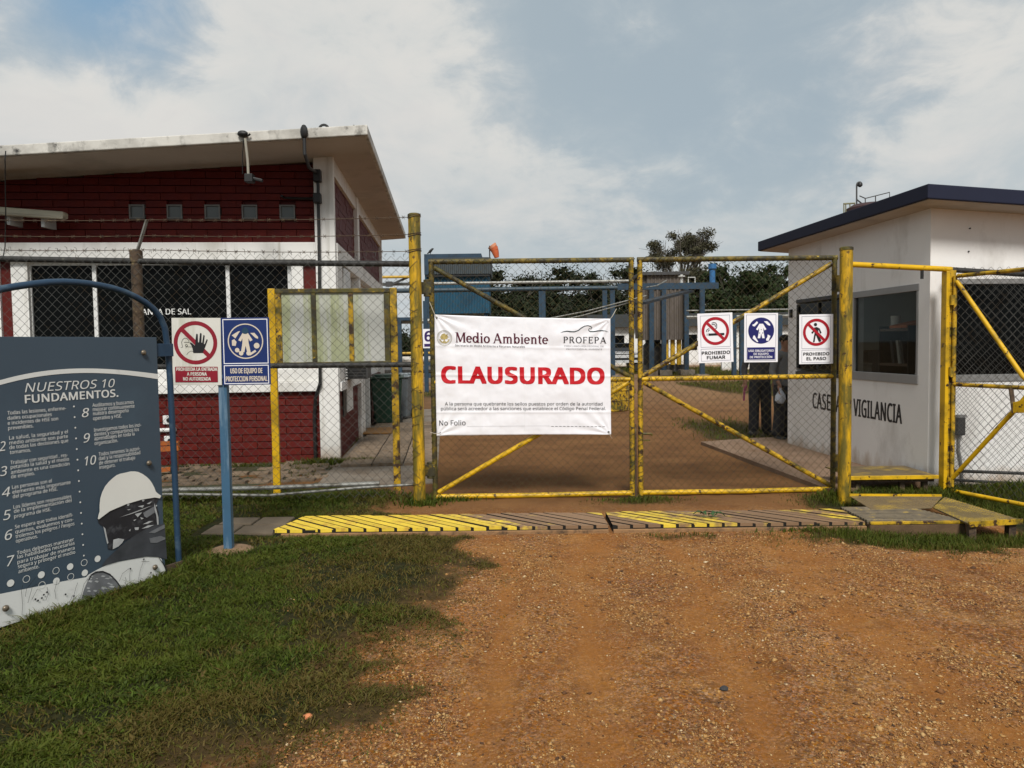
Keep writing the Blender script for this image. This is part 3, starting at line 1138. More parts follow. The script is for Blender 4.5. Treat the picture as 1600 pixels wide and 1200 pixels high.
def make_red_building():
    t = fthing(BF, 'salt_plant_building', 'red brick and white building with a sloping concrete roof behind the fence', 'building')
    XL = -6.6
    # bricks: front face, lower and upper panel
    bw, bh = 0.40, 0.099
    me = brick_mesh('brick', bw, 0.10, bh, m_brick)
    vx = [(BF.loc(a, 330, 0.2)[0], BF.loc(b, 330, 0.2)[0]) for a, b in ((202, 226), (261, 285), (320, 344), (378, 402), (437, 461))]
    vz0, vz1 = BF.loc(330, 342, 0.2)[1], BF.loc(330, 320, 0.2)[1]
    lay_bricks(t, me, -4.75, -0.27, 0.13, 0.0, 0.985, bw, bh)
    lay_bricks(t, me, -4.75, -0.27, 0.20, 3.03, lambda x: soffit(x) - 0.008, bw, bh, [(a, c, vz0, vz1) for a, c in vx])
    # red painted backing wall behind the bricks (mortar) and the stretch out of view
    b = MB()
    b.box(XL, -0.20, 0.20, 0.34, 0.0, 0.985)
    b.hexa([(XL, 0.275, 3.03), (-0.20, 0.275, 3.03), (-0.20, 0.40, 3.03), (XL, 0.40, 3.03)],
           [(XL, 0.275, soffit(XL) - 0.01), (-0.20, 0.275, soffit(-0.2) - 0.01), (-0.20, 0.40, soffit(-0.2) - 0.01), (XL, 0.40, soffit(XL) - 0.01)])
    b.box(XL, -4.76, 0.13, 0.20, 0, 0.985)
    b.box(XL, -4.76, 0.20, 0.275, 3.03, soffit(XL) - 0.01)
    b.build('mortar_wall', m_red, t)
    # vent blocks
    for a, c in vx:
        v = MB()
        f = 0.018
        v.box(a, a + f, 0.185, 0.26, vz0, vz1)
        v.box(c - f, c, 0.185, 0.26, vz0, vz1)
        v.box(a + f, c - f, 0.185, 0.26, vz0, vz0 + f)
        v.box(a + f, c - f, 0.185, 0.26, vz1 - f, vz1)
        o = v.build('vent_block', mat_once('vent_frame', (0.17, 0.17, 0.165), 0.6), t)
        g = MB()
        g.box(a + f, c - f, 0.215, 0.255, vz0 + f, vz1 - f)
        g.build('glass_block', mat_once('block_glass', (0.10, 0.115, 0.115), 0.25), o)
    # white concrete frame: corner column, sill band, lintel band, piers between the windows
    b = MB()
    b.box(-0.27, 0.0, 0.0, 0.10, 0.0, 4.19)
    b.box(-0.27, -0.121, 0.10, 0.30, 0.0, 4.19)
    b.build('corner_column', m_white, t, bevel=0.012)
    b = MB()
    b.box(XL, -0.272, 0.06, 0.40, 0.985, 1.12)
    b.box(XL, -0.272, 0.10, 0.40, 1.12, 1.30)
    b.build('sill_band', m_white, t, bevel=0.008)
    b = MB()
    b.box(XL, -0.272, 0.02, 0.40, 2.79, 3.027)
    b.build('lintel_band', m_white, t, bevel=0.008)
    x = lambda p, n=0.12: BF.loc(p, 470, n)[0]
    b = MB()
    b.box(x(20), x(46), 0.10, 0.40, 1.30, 2.79)
    b.build('window_pier', m_white, t)
    b = MB()
    b.box(x(457), x(475), 0.10, 0.40, 1.30, 2.79)
    b.build('window_pier', m_white, t)
    b = MB()
    b.box(x(475) + 0.003, -0.273, 0.14, 0.40, 1.30, 2.79)
    b.build('red_strip', m_red, t)
    b = MB()
    b.box(x(2), x(20) - 0.003, 0.14, 0.40, 1.30, 2.79)
    b.build('red_strip', m_red, t)
    b = MB()
    b.box(XL, x(2) - 0.003, 0.10, 0.40, 1.30, 2.79)
    b.build('window_pier', m_white, t)
    # long window
    xa, xb = x(46, 0.2), x(457, 0.2)
    f = MB()
    fw = 0.05
    f.box(xa, xb, 0.17, 0.23, 1.30, 1.30 + fw)
    f.box(xa, xb, 0.17, 0.23, 2.79 - fw, 2.788)
    for p in (46.0, 147.5, 355.0):
        c = BF.loc(p, 470, 0.2)[0]
        f.box(c, c + fw, 0.165, 0.235, 1.30 + fw, 2.79 - fw)
    f.box(xb - fw, xb, 0.165, 0.235, 1.30 + fw, 2.79 - fw)
    fr = f.build('window', m_alu_white, t)
    edges = [BF.loc(p, 470, 0.2)[0] for p in (46.0, 147.5, 355.0)] + [xb - fw]
    for i in range(3):
        g = MB()
        g.box(edges[i] + fw, edges[i + 1], 0.196, 0.204, 1.30 + fw, 2.79 - fw)
        g.build('pane', m_glass_dark, fr)
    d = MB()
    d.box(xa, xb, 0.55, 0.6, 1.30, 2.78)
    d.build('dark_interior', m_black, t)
    tx = MB()
    a = BF.loc(209, 489, 0.19)
    e = BF.loc(298.5, 489, 0.19)
    tx.text('PLANTA DE SAL', a[0], BF.loc(298, 491, 0.19)[1], 0.078, e[0], 0.188, 0.012)
    tx.build('lettering', mat_once('white_letters', (0.72, 0.72, 0.70), 0.6), t)
    # core and right face
    b = MB()
    b.box(XL, -0.12, 0.6, 7.7, 0.02, 3.8)
    b.build('core_wall', m_white, t)
    rw = MB()          # red dado bricks, joined: too foreshortened to tell apart
    for (y0, y1, z0, z1) in ((0.102, 2.70, 0.0, 0.98), (0.102, 2.70, 3.03, 3.95), (2.95, 7.60, 3.03, 3.95), (4.5, 7.5, 0, 1.0)):
        z = z0
        k = 0
        while z < z1 - 0.01:
            yy = y0 - (0.15 if k % 2 else 0)
            while yy < y1 - 0.01:
                p, q = max(yy, y0), min(yy + 0.3, y1)
                if q - p > 0.03:
                    rw.box(-0.115, -0.055 + random.uniform(-0.004, 0.004), p + 0.003, q - 0.003, z + 0.003, min(z + 0.099, z1) - 0.003)
                yy += 0.3
            z += 0.099
            k += 1
    rw.build('brickwork', m_brick, t, kind='stuff')
    b = MB()
    b.box(-0.119, -0.066, 0.102, 2.7, 0.0, 0.98)
    b.box(-0.119, -0.066, 0.102, 7.6, 3.03, 3.95)
    b.box(-0.119, -0.066, 4.5, 7.5, 0, 1.0)
    b.build('mortar_wall', m_red, t)
    b = MB()
    b.box(-0.12, 0.02, 0.102, 7.70, 2.78, 3.027)
    b.build('lintel_band', m_white, t, bevel=0.008)
    b = MB()
    b.box(-0.12, -0.012, 0.102, 7.70, 3.952, 4.19)
    b.build('ring_beam', m_white, t)
    for (y0, y1) in ((2.702, 2.948), (7.605, 7.72)):
        b = MB()
        b.box(-0.12, 0.012, y0, y1, 0.0, 2.778)
        b.box(-0.12, 0.012, y0, y1, 3.03, 4.17)
        b.build('side_column', m_white, t, bevel=0.008)
    b = MB()
    b.box(-0.12, 0.006, 0.102, 0.62, 0.98, 2.776)
    b.box(-0.12, 0.03, 0.102, 2.698, 0.98, 1.10)
    b.build('side_wall', m_white, t)
    w = MB()
    w.box(-0.118, -0.10, 0.62, 1.45, 1.10, 2.776)
    wn = w.build('side_window', m_glass_dark, t)
    w = MB()
    w.bar((0.02, 1.0, 1.12), (0.02, 1.0, 2.74), 0.62, 0.03, up=(1, 0, 0))
    w.build('shutter', m_alu_white, wn)
    # black box painted in as a shaded slot, and notice panel by the dado
    w = MB()
    w.box(-0.05, -0.035, 0.72, 1.02, 0.56, 0.975)
    w.build('slot_shade', m_black, t)
    w = MB()
    w.box(-0.05, -0.02, 1.02, 1.75, 0.60, 1.60)
    pn = w.build('notice_panel', m_alu_white, t)
    w = MB()
    w.box(-0.019, -0.014, 1.12, 1.6, 0.98, 1.02)
    w.build('panel_print', m_grey_dark, pn)
    # door
    w = MB()
    w.box(-0.12, 0.03, 2.965, 3.06, 0.0, 2.15)
    w.box(-0.12, 0.03, 3.86, 3.96, 0.0, 2.15)
    w.box(-0.12, 0.03, 3.06, 3.86, 2.05, 2.15)
    dr = w.build('door_frame', m_white, t)
    w = MB()
    w.box(-0.118, -0.09, 3.06, 3.86, 0.02, 2.05)
    w.build('door_leaf', mat_once('door_grey', (0.16, 0.17, 0.165), 0.5), dr)
    w = MB()
    w.ball((-0.06, 3.76, 1.0), 0.03)
    w.build('handle', m_alu, dr, smooth=True)
    # roof slab with weathered fascia
    b = MB()
    x0, x1, y0, y1, th = -7.2, 0.56, -0.93, 8.15, 0.125
    b.hexa([(x0, y0, soffit(x0)), (x1, y0, soffit(x1)), (x1, y1, soffit(x1)), (x0, y1, soffit(x0))],
           [(x0, y0, soffit(x0) + th), (x1, y0, soffit(x1) + th), (x1, y1, soffit(x1) + th), (x0, y1, soffit(x0) + th)])
    b.build('roof_slab', m_conc_white, t, bevel=0.012)
    b = MB()
    b.hexa([(x0 + 0.05, y0 + 0.05, soffit(x0 + 0.05) - 0.006), (x1 - 0.05, y0 + 0.05, soffit(x1 - 0.05) - 0.006), (x1 - 0.05, y1 - 0.05, soffit(x1 - 0.05) - 0.006), (x0 + 0.05, y1 - 0.05, soffit(x0 + 0.05) - 0.006)],
           [(x0 + 0.05, y0 + 0.05, soffit(x0 + 0.05) + 0.01), (x1 - 0.05, y0 + 0.05, soffit(x1 - 0.05) + 0.01), (x1 - 0.05, y1 - 0.05, soffit(x1 - 0.05) + 0.01), (x0 + 0.05, y1 - 0.05, soffit(x0 + 0.05) + 0.01)])
    b.build('soffit', m_soffit, t)
    # conduit from the roof edge down the corner
    P = lambda px, py, n: (lambda q: (q[0], n, q[1]))(BF.loc(px, py, n))
    c = MB()
    c.tube([P(475, 204, -0.96), P(476, 240, -0.96), P(483, 262, -0.6), P(495, 270, -0.06), P(497, 290, -0.05), P(499, 420, -0.05), P(500, 600, -0.05)], 0.022, 8)
    c.tube([P(500, 600, -0.05), P(493, 622, 0.02), P(491, 650, 0.05), P(493, 722, 0.05)], 0.024, 8)
    c.build('conduit', m_black, t, smooth=True)
    c = MB()
    q = P(475, 206, -0.96)
    c.ball(q, 0.06, 8, 6, (0.8, 0.8, 1.5))
    c.build('conduit_head', m_black, t, smooth=True)
    for (px, py, w_, h_) in ((496, 275, 0.10, 0.16), (496, 310, 0.10, 0.13)):
        q = P(px, py, -0.06)
        c = MB()
        c.box(q[0] - w_ / 2, q[0] + w_ / 2, -0.12, -0.002, q[2] - h_ / 2, q[2] + h_ / 2)
        c.build('junction_box', m_black, t, bevel=0.01)
    c = MB()
    c.tube([P(494, 310, 0.12), P(470, 310, 0.14), P(445, 309, 0.15), P(440, 306, 0.05)], 0.018, 6)
    c.build('side_pipe', m_black, t, smooth=True)
    c = MB()
    c.tube([P(498 + 7.5 * math.cos(a) + 8, 203 - 8 * math.sin(a), -0.7) for a in np.linspace(0, math.pi, 9)], 0.016, 6)
    c.build('roof_cable', m_black, t, smooth=True)
    for px in (553, 567):
        c = MB()
        q = P(px, 203, -0.7)
        c.tube([(q[0], q[1], q[2] - 0.03), (q[0], q[1], q[2] + 0.06)], 0.012, 6)
        c.build('roof_bolt', m_black, t)
    # outlets at the foot of the front wall
    for (px, py) in ((262, 656), (264, 688)):
        q = P(px, py, 0.1)
        c = MB()
        c.box(q[0] - 0.06, q[0] + 0.06, 0.085, 0.127, q[2] - 0.06, q[2] + 0.06)
        o = c.build('outlet_box', m_alu_white, t, bevel=0.006)
        c = MB()
        c.lathe([(0.028, 0), (0.028, -0.02), (0.015, -0.022)], (q[0] + 0.02, 0.085, q[2]), 12, 'y')
        c.build('socket', m_black, o)
    c = MB()
    c.tube([P(225, 673, 0.1), P(262, 672, 0.1), P(275, 671, 0.1)], 0.028, 8)
    c.build('cable_duct', m_alu_white, t, smooth=True)
    return t


_mats = {}


def mat_once(name, col, rough=0.6, **k):
    if name not in _mats:
        _mats[name] = mat(name, col, rough, k.pop('var', 0.1), **k)
    return _mats[name]


make_red_building()


def building_fixtures():
    P = lambda px, py, n: BF.w(BF.loc(px, py, n)[0], n, BF.loc(px, py, n)[1])
    # floodlight hanging from the roof edge
    o = P(380, 212, -0.95)
    t = thing('floodlight', 'black floodlight hanging on a thin pipe from the roof edge', 'lamp', o)
    L = lambda px, py, n: P(px, py, n) - o
    b = MB()
    b.tube([L(383, 216, -0.97), L(387, 250, -0.9), L(388, 272, -0.85)], 0.016, 8)
    b.build('drop_pipe', mat_once('cream_pipe', (0.42, 0.40, 0.33), 0.6), t, smooth=True)
    b = MB()
    b.ball(L(379, 209, -0.97), 0.045, 8, 6, (1.5, 1, 0.9))
    b.tube([L(384, 213, -0.97), L(389, 211, -0.97), L(391, 209, -0.97)], 0.012, 6)
    b.build('weather_head', m_black, t, smooth=True)
    b = MB()
    b.tube([L(381, 215, -0.97), L(379, 240, -0.9), L(379, 272, -0.85)], 0.006, 5)
    b.build('cable', m_black, t)
    b = MB()
    q = L(389, 279, -0.85)
    b.box(q.x - 0.04, q.x + 0.06, q.y - 0.06, q.y + 0.06, q.z - 0.05, q.z + 0.05)
    b.bar((q.x + 0.05, q.y, q.z), (q.x + 0.17, q.y, q.z - 0.03), 0.05, 0.035)
    b.build('lamp_head', m_black, t, bevel=0.008)
    # long batten light on two brackets
    o = P(20, 335, -0.1)
    t = thing('batten_light', 'long cream batten light on brackets at the red wall', 'lamp', o)
    L = lambda px, py, n: P(px, py, n) - o
    b = MB()
    a, e = L(-40, 326, -0.12), L(103, 337, -0.12)
    b.bar(a, e, 0.15, 0.085)
    b.build('housing', mat_once('cream_enamel', (0.46, 0.43, 0.33), 0.5), t, bevel=0.02)
    b = MB()
    b.bar(L(-40, 331, -0.17), L(101, 341, -0.17), 0.09, 0.035)
    b.build('diffuser', mat_once('old_diffuser', (0.36, 0.33, 0.25), 0.4), t, bevel=0.01)
    for px in (22, 75):
        b = MB()
        q, r = L(px, 334 + (px - 22) * 0.07, 0.0), L(px, 353 + (px - 22) * 0.07, 0.0)
        b.box(q.x - 0.022, q.x + 0.022, q.y - 0.12, q.y + 0.14, r.z, q.z - 0.01)
        b.build('bracket', mat_once('bracket_white', (0.40, 0.40, 0.39), 0.6), t)
    # air conditioner box on the side wall
    o = BF.w(0.16, 0.95, 1.22)
    t = thing('air_conditioner', 'dark wall unit jutting from the white side wall of the red building', 'air conditioner', o, BF.a)
    b = MB()
    b.box(-0.17, 0.17, -0.25, 0.25, -0.10, 0.14)
    b.build('casing', m_grey_dark, t, bevel=0.015)
    b = MB()
    for k in range(5):
        b.box(-0.15, 0.15, -0.262, -0.25, -0.07 + k * 0.04, -0.05 + k * 0.04)
    b.build('grille', m_black, t)
    # aerial cable along the roof
    b = MB()
    pts = [P(9, 236, -0.98), P(8, 250, -1.0), P(9, 330, -0.7), P(8, 385, -0.3), P(5, 402, -0.1)]
    b.tube([p - pts[0] for p in pts], 0.007, 5)
    o = b.build('cable', m_black, None, loc=pts[0])
    tag(o, 'thin black cable hanging from the roof edge at the far left', 'cable')
    # orange steel cart behind the board
    o = gnd(258, 742)
    t = thing('hand_cart', 'orange steel cart frame parked at the red wall behind the board', 'cart', o)
    L = lambda px, py, dy=0.0: at(px, py, o.y + dy) - o
    mo = mat_once('orange_paint', (0.40, 0.11, 0.02), 0.6, var=0.3)
    b = MB()
    b.bar(L(215, 694, 0.25), L(280, 692, 0.25), 0.05, 0.05)
    b.bar(L(215, 704), L(280, 700), 0.05, 0.06)
    b.bar(L(215, 738), L(276, 732), 0.05, 0.05)
    b.build('rail', mo, t)
    for px in (222, 274):
        b = MB()
        b.bar(L(px, 692), L(px + 1, 736), 0.05, 0.04)
        b.build('upright', mo, t)
    for px in (230, 272):
        b = MB()
        q = L(px, 742)
        b.lathe([(0.06, -0.02), (0.075, -0.012), (0.075, 0.012), (0.06, 0.02)], (q.x, q.y, 0.078), 14, 'x')
        b.build('wheel', m_black, t, smooth=True)


building_fixtures()


def make_bins():
    # two wheeled bins beside the building
    def bin_(px, py, col, label, h, w, lidcol, rot):
        o = gnd(px, py)
        t = thing('wheeled_bin', label, 'bin', o, rot, 'wheeled bins beside the red building')
        b = MB()
        a, c = w / 2 * 0.80, w / 2
        d0, d1 = w / 2 * 0.85, w / 2 * 1.08
        b.hexa([(-a, -d0, 0.06), (a, -d0, 0.06), (a, d0, 0.06), (-a, d0, 0.06)], [(-c, -d1, h), (c, -d1, h), (c, d1, h), (-c, d1, h)])
        b.build('body', col, t, bevel=0.03)
        b = MB()
        b.box(-c - 0.03, c + 0.03, -d1 - 0.04, d1 + 0.03, h + 0.002, h + 0.05)
        b.box(-c * 0.9, c * 0.9, -d1 * 0.9, d1 * 0.9, h + 0.05, h + 0.09)
        b.build('lid', lidcol, t, bevel=0.02)
        for s in (-1, 1):
            b = MB()
            b.lathe([(0.07, -0.025), (0.1, -0.018), (0.1, 0.018), (0.07, 0.025)], (s * (a + 0.03), d0 - 0.05, 0.1), 16, 'x')
            b.build('wheel', m_black, t, smooth=True)
        b = MB()
        b.bar((-c * 0.8, d1 + 0.05, h - 0.02), (c * 0.8, d1 + 0.05, h - 0.02), 0.035, 0.035)
        b.build('handle', col, t)
    mg = mat_once('bin_green', (0.010, 0.040, 0.024), 0.45)
    mb = mat_once('bin_grey', (0.14, 0.16, 0.17), 0.5)
    bin_(606, 664, mg, 'dark green wheeled bin against the side wall of the red building', 0.95, 0.62, mg, R_(8))
    bin_(625, 655, mb, 'grey wheeled bin just behind the green one', 0.92, 0.55, mat_once('bin_lid', (0.30, 0.34, 0.36), 0.4), R_(-6))
    o = gnd(590, 674, 0.065)
    b = MB()
    b.box(-0.28, 0.28, -0.45, 0.45, 0, 0.025)
    o = b.build('doormat', mat_once('mat_brown', (0.17, 0.085, 0.025), 0.95, bump=0.5), None, loc=o, bevel=0.006)
    o.rotation_euler = (0, 0, BF.a)
    tag(o, 'brown doormat on the concrete path at the side door', 'doormat')


make_bins()


def make_paths():
    # concrete path along the side of the building, in slabs
    b = MB()
    b.box(-0.02, 1.35, -1.9, 8.4, -0.06, 0.02)
    p = b.build('side_path', m_concrete, None, loc=BF.w(0, 0, 0))
    p.rotation_euler = (0, 0, BF.a)
    struct(p)
    sb = MB()
    sb.box(0, 1, 0, 1, 0, 0.05)
    proto = sb.build('slab', m_paver, p, bevel=0.008)
    first = True
    for i in range(9):
        for j in range(3):
            w, d = 1.24 / 3, 0.58
            loc = (0.08 + j * w, -0.6 + i * 0.6, 0.012 + random.uniform(-0.006, 0.006))
            sc = (w - 0.016, d, 1)
            if first:
                proto.location, proto.scale = loc, sc
                first = False
            else:
                share(proto, p, loc, sc, (random.uniform(-0.006, 0.006), random.uniform(-0.006, 0.006), random.uniform(-0.01, 0.01)))
    # turf pavers in front of the red building
    b = MB()
    b.box(-4.4, 0.0, -1.75, 0.05, -0.08, 0.004)
    p = b.build('turf_paving', mat('paver_soil', (0.060, 0.050, 0.022), 0.95, 0.3, 12, [((0.035, 0.042, 0.012), 9, 0.45, 0.6)], 0.5), None, loc=BF.w(0, 0, 0))
    p.rotation_euler = (0, 0, BF.a)
    struct(p)
    sb = MB()
    sb.box(0, 1, 0, 1, 0, 0.05)
    proto = sb.build('paver', m_paver, p, bevel=0.01)
    first = True
    r = 0
    y = -1.55
    while y < -0.02:
        x = -4.3 + (0.13 if r % 2 else 0)
        while x < -0.1:
            if random.random() < 0.72:
                loc = (x + random.uniform(-0.01, 0.01), y + random.uniform(-0.012, 0.012), -0.026 + random.uniform(-0.008, 0.010))
                sc = (0.225, 0.15, 1)
                if first:
                    proto.location, proto.scale = loc, sc
                    first = False
                else:
                    share(proto, p, loc, sc, (random.uniform(-0.03, 0.03), random.uniform(-0.03, 0.03), random.uniform(-0.05, 0.05)))
            x += 0.265
        y += 0.20
        r += 1
    # flagstones at the end of the walkway
    b = MB()
    b.box(-2.66, -2.05, 6.40, 6.96, -0.05, -0.002)
    p = struct(b.build('flagstone_path', mat_once('flag_bed', (0.055, 0.048, 0.025), 0.95), None))
    for (x0, x1, y0, y1) in ((-2.68, -2.42, 6.38, 6.70), (-2.40, -2.06, 6.38, 6.66), (-2.66, -2.36, 6.72, 6.97), (-2.34, -2.04, 6.69, 6.98)):
        b = MB()
        b.box(x0, x1, y0, y1, -0.03, 0.016 + random.uniform(-0.006, 0.006))
        b.build('flagstone', mat_once('flagstone_grey', (0.120, 0.092, 0.062), 0.9, var=0.25, vscale=6, bump=0.4), p, bevel=0.012)
    # concrete apron of the guard house
    P = [gnd(1095, 690, 0.05), gnd(1180, 684, 0.05), gnd(1300, 680, 0.05), Vector((5.4, 11.8, 0.05)), Vector((5.4, 8.2, 0.05)), Vector((4.0, 8.05, 0.05)), gnd(1305, 768, 0.05)]
    b = MB()
    vs = [(q.x, q.y, 0.05) for q in P] + [(q.x, q.y, -0.08) for q in P]
    n = len(P)
    b.v = vs
    b.f = [tuple(range(n))] + [(i, i + n, (i + 1) % n + n, (i + 1) % n) for i in range(n)]
    struct(b.build('apron', mat('apron_concrete', (0.21, 0.135, 0.085), 0.9, 0.15, 2, [((0.15, 0.085, 0.045), 2.5, 0.45, 0.68)], 0.4, 50), None))


make_paths()


# ------------------------------------------------------------------ chain link
def chain_link(name, parent, x0, x1, z0, z1, y, p=0.046, h=0.046, r=0.0024, m=None, sag=0.006, seed=0, label=None, clip=None):
    nw = int(round((x1 - x0) / p))
    nk = int(round((z1 - z0) / h)) + 1
    p = (x1 - x0) / nw
    h = (z1 - z0) / (nk - 1)
    k = np.arange(nk)
    co, fs = [], []
    off = np.array([(r, 0, 0), (-r / 2, 0.87 * r, 0), (-r / 2, -0.87 * r, 0)])
    base = 0
    for i in range(nw):
        ph = (k + i) % 2
        x = x0 + i * p + ph * p
        z = z0 + k * h
        wx = (vnoise(x * 2.1 + seed, z * 2.1, 5) - 0.5) * 0.022 + (vnoise(x * 7 + seed, z * 7, 6) - 0.5) * 0.008
        wz = (vnoise(x * 1.7 + seed, z * 1.9, 7) - 0.5) * 0.022
        wy = (vnoise(x * 1.1 + seed, z * 1.3, 9) - 0.5) * sag * 2 + np.where(ph > 0, r, -r)
        pts = np.stack([x + wx, y + wy, z + wz], 1)
        if clip is not None:
            pts = clip(pts)
        v = (pts[:, None, :] + off[None]).reshape(-1, 3)
        co.append(v)
        a = base + np.arange(nk - 1) * 3
        for j in range(3):
            j2 = (j + 1) % 3
            fs.append(np.stack([a + j, a + j2, a + 3 + j2, a + 3 + j], 1))
        base += nk * 3
    o = raw_mesh(name, np.concatenate(co), np.concatenate(fs), None, m or m_wire, smooth=True)
    o.parent = parent
    o['kind'] = 'stuff'
    if label:
        o['label'] = label
    return o


def wraps(parent, x, z0, z1, y, r, m, n=9, name='tie_wire', horizontal=False, rise=0.05, span=0.75):
    """the mesh's cut ends twisted round a bar"""
    b = MB()
    for i in range(n):
        z = z0 + (z1 - z0) * (i + 0.5) / n + random.uniform(-0.01, 0.01)
        pts = []
        s0 = random.uniform(0.05, 0.3)
        up = rise * random.uniform(0.4, 1.2) * random.choice((1, 1, -1))
        for k in range(7):
            g = -math.pi * (1.08 - s0 * 0.4) + math.pi * span * random.uniform(0.97, 1.03) * k / 6
            if horizontal:
                pts.append((z + up * k / 6, y + (r + 0.003) * math.sin(g), x + (r + 0.003) * math.cos(g)))
            else:
                pts.append((x + (r + 0.003) * math.cos(g), y + (r + 0.003) * math.sin(g), z + up * k / 6))
        b.tube(pts, 0.0026, 4, False)
    return b.build(name, m, parent, kind='stuff')


m_wire_gate = mat('mesh_wire_painted', (0.085, 0.065, 0.022), 0.6, 0.3, 9, [((0.05, 0.042, 0.03), 5, 0.45, 0.6)])

# ------------------------------------------------------------------ main gate
GF = Fr(-0.78, 7.72, math.atan2(0.12, 4.02))
GPOST_L = gnd(656, 789)
GPOST_R = gnd(1319, 778)


def gate_post(name, base, py_top, px_top, r, label):
    t = thing(name, label, 'gate post', (base.x, base.y, 0), 0, 'yellow gate posts')
    top = at(px_top, py_top, base.y).z
    b = MB()
    n = 20
    b.tube([(0, 0, -0.15), (0, 0, top * 0.5), (0, 0, top)], r, n)
    b.build('post', m_post, t, smooth=True)
    b = MB()
    b.lathe([(r + 0.004, top - 0.02), (r + 0.004, top + 0.006), (r * 0.8, top + 0.016)], n=n)
    b.build('cap', m_mossy, t, smooth=True)
    return t, top


tL, topL = gate_post('gate_post', GPOST_L, 336, 650, 0.060, 'tall yellow gate post at the left with barbed wire tied round its mossy top')
tR, topR = gate_post('gate_post', GPOST_R, 388, 1322, 0.062, 'shorter yellow gate post at the right in front of the guard house')
for py in (339, 368, 393):
    z = at(650, py, GPOST_L.y).z
    b = MB()
    b.tube([(0.064 * math.cos(g), 0.064 * math.sin(g), z + 0.012 * math.sin(g * 1.3)) for g in np.linspace(0, 2 * math.pi, 17)], 0.004, 5)
    b.tube([(0.064 * math.cos(g), 0.064 * math.sin(g), z + 0.02 + 0.01 * math.sin(g + 1)) for g in np.linspace(0, 2 * math.pi, 17)], 0.003, 5)
    b.build('wire_tie', m_rust, tL)
wraps(tL, 0, 0.15, 2.35, 0, 0.060, m_wire_gate, 26, rise=0.09, span=0.62)


def make_leaf(kind, label, xa_px, xb_px, hinge_left):
    z0 = 0.035
    z1 = GF.loc(830, 407.5)[1]
    zm = GF.loc(1150, 590)[1]
    xa, xb = GF.loc(xa_px, 590)[0], GF.loc(xb_px, 590)[0]
    o = GF.w(xa, 0)
    t = thing('gate_leaf', label, 'gate', o, GF.a, 'leaves of the yellow main gate')
    W = xb - xa
    r = 0.027
    b = MB()
    b.tube([(0, 0, z0 - r), (0, 0, z1)], r, 10)
    b.build('stile', m_mossy if hinge_left else m_yellow_mid, t, smooth=True, label='dark mossy hinge stile' if hinge_left else None)
    b = MB()
    b.tube([(W, 0, z0 - r), (W, 0, z1)], r, 10)
    b.build('stile', m_yellow_mid if hinge_left else m_mossy, t, smooth=True)
    b = MB()
    b.tube([(-r, 0, z1), (W + r, 0, z1)], r, 10)
    b.build('top_rail', m_mossy, t, smooth=True)
    b = MB()
    b.tube([(0, 0, z0), (W / 2, 0, z0 - 0.006), (W, 0, z0)], r, 10)
    b.build('bottom_rail', m_yellow, t, smooth=True)
    b = MB()
    b.tube([(0, 0, zm), (W, 0, zm)], r * 0.95, 10)
    b.build('middle_rail', m_yellow, t, smooth=True)
    mx, hx = (W - r, r) if hinge_left else (r, W - r)
    b = MB()
    b.tube([(hx, 0.004, z1 - 0.06), (mx, 0.004, zm + 0.03)], r * 0.95, 10)
    b.build('brace', m_mossy if hinge_left else m_yellow_mid, t, smooth=True)
    b = MB()
    b.tube([(hx, 0.004, z0 + 0.04), (mx, 0.004, zm - 0.03)], r * 0.95, 10)
    b.build('brace', m_yellow if hinge_left else m_yellow_mid, t, smooth=True)
    chain_link('chain_link', t, 0.0, W, z0, z1 + 0.012, -0.031, 0.0425, 0.0425, 0.0022, m_wire_gate, 0.007, seed=3 if hinge_left else 17)
    wraps(t, W if hinge_left else 0, 0.1, z1 - 0.1, 0, r, m_wire_gate, 40)
    wraps(t, 0 if hinge_left else W, 0.1, z1 - 0.1, 0, r, m_wire_gate, 34)
    wraps(t, zm, 0.05, W - 0.05, 0, r, m_wire_gate, 36, horizontal=True)
    wraps(t, z1, 0.05, W - 0.05, 0, r, m_wire_gate, 30, horizontal=True)
    s = -1 if hinge_left else 1
    hx0 = 0 if hinge_left else W
    for pz in (at(660, 450, 7.7).z, at(660, 735, 7.7).z):
        b = MB()
        b.box(hx0 + min(0, s * 0.12), hx0 + max(0, s * 0.12), -0.035, 0.035, pz - 0.06, pz + 0.06)
        b.tube([(hx0 + s * 0.045, 0, pz - 0.085), (hx0 + s * 0.045, 0, pz + 0.085)], 0.038, 10)
        b.build('hinge', m_mossy, t, bevel=0.004)
    return t, W, z0, z1, zm


leafL, WL, GZ0, GZ1, GZM = make_leaf('l', 'left leaf of the yellow wire gate behind the white banner', 677, 987, True)
leafR, WR, *_ = make_leaf('r', 'right leaf of the yellow wire gate with three safety signs', 1000.5, 1302.5, False)
b = MB()
zz = GF.loc(1010, 677)[1]
b.tube([(0.02, -0.03, zz), (0.10, -0.05, zz), (0.11, -0.05, zz - 0.02)], 0.012, 6)
b.box(0.02, 0.09, -0.045, -0.03, zz - 0.075, zz - 0.060)
b.build('latch', m_mossy, leafR)
b = MB()
b.tube([(WL + 0.028 + 0.012, 0.02, -0.03), (WL + 0.04, 0.02, 0.75)], 0.011, 6)
b.build('drop_bolt', m_rust, leafL)

# ------------------------------------------------------------------ left fence
FL = Fr(-0.95, 7.62, R_(0.4))


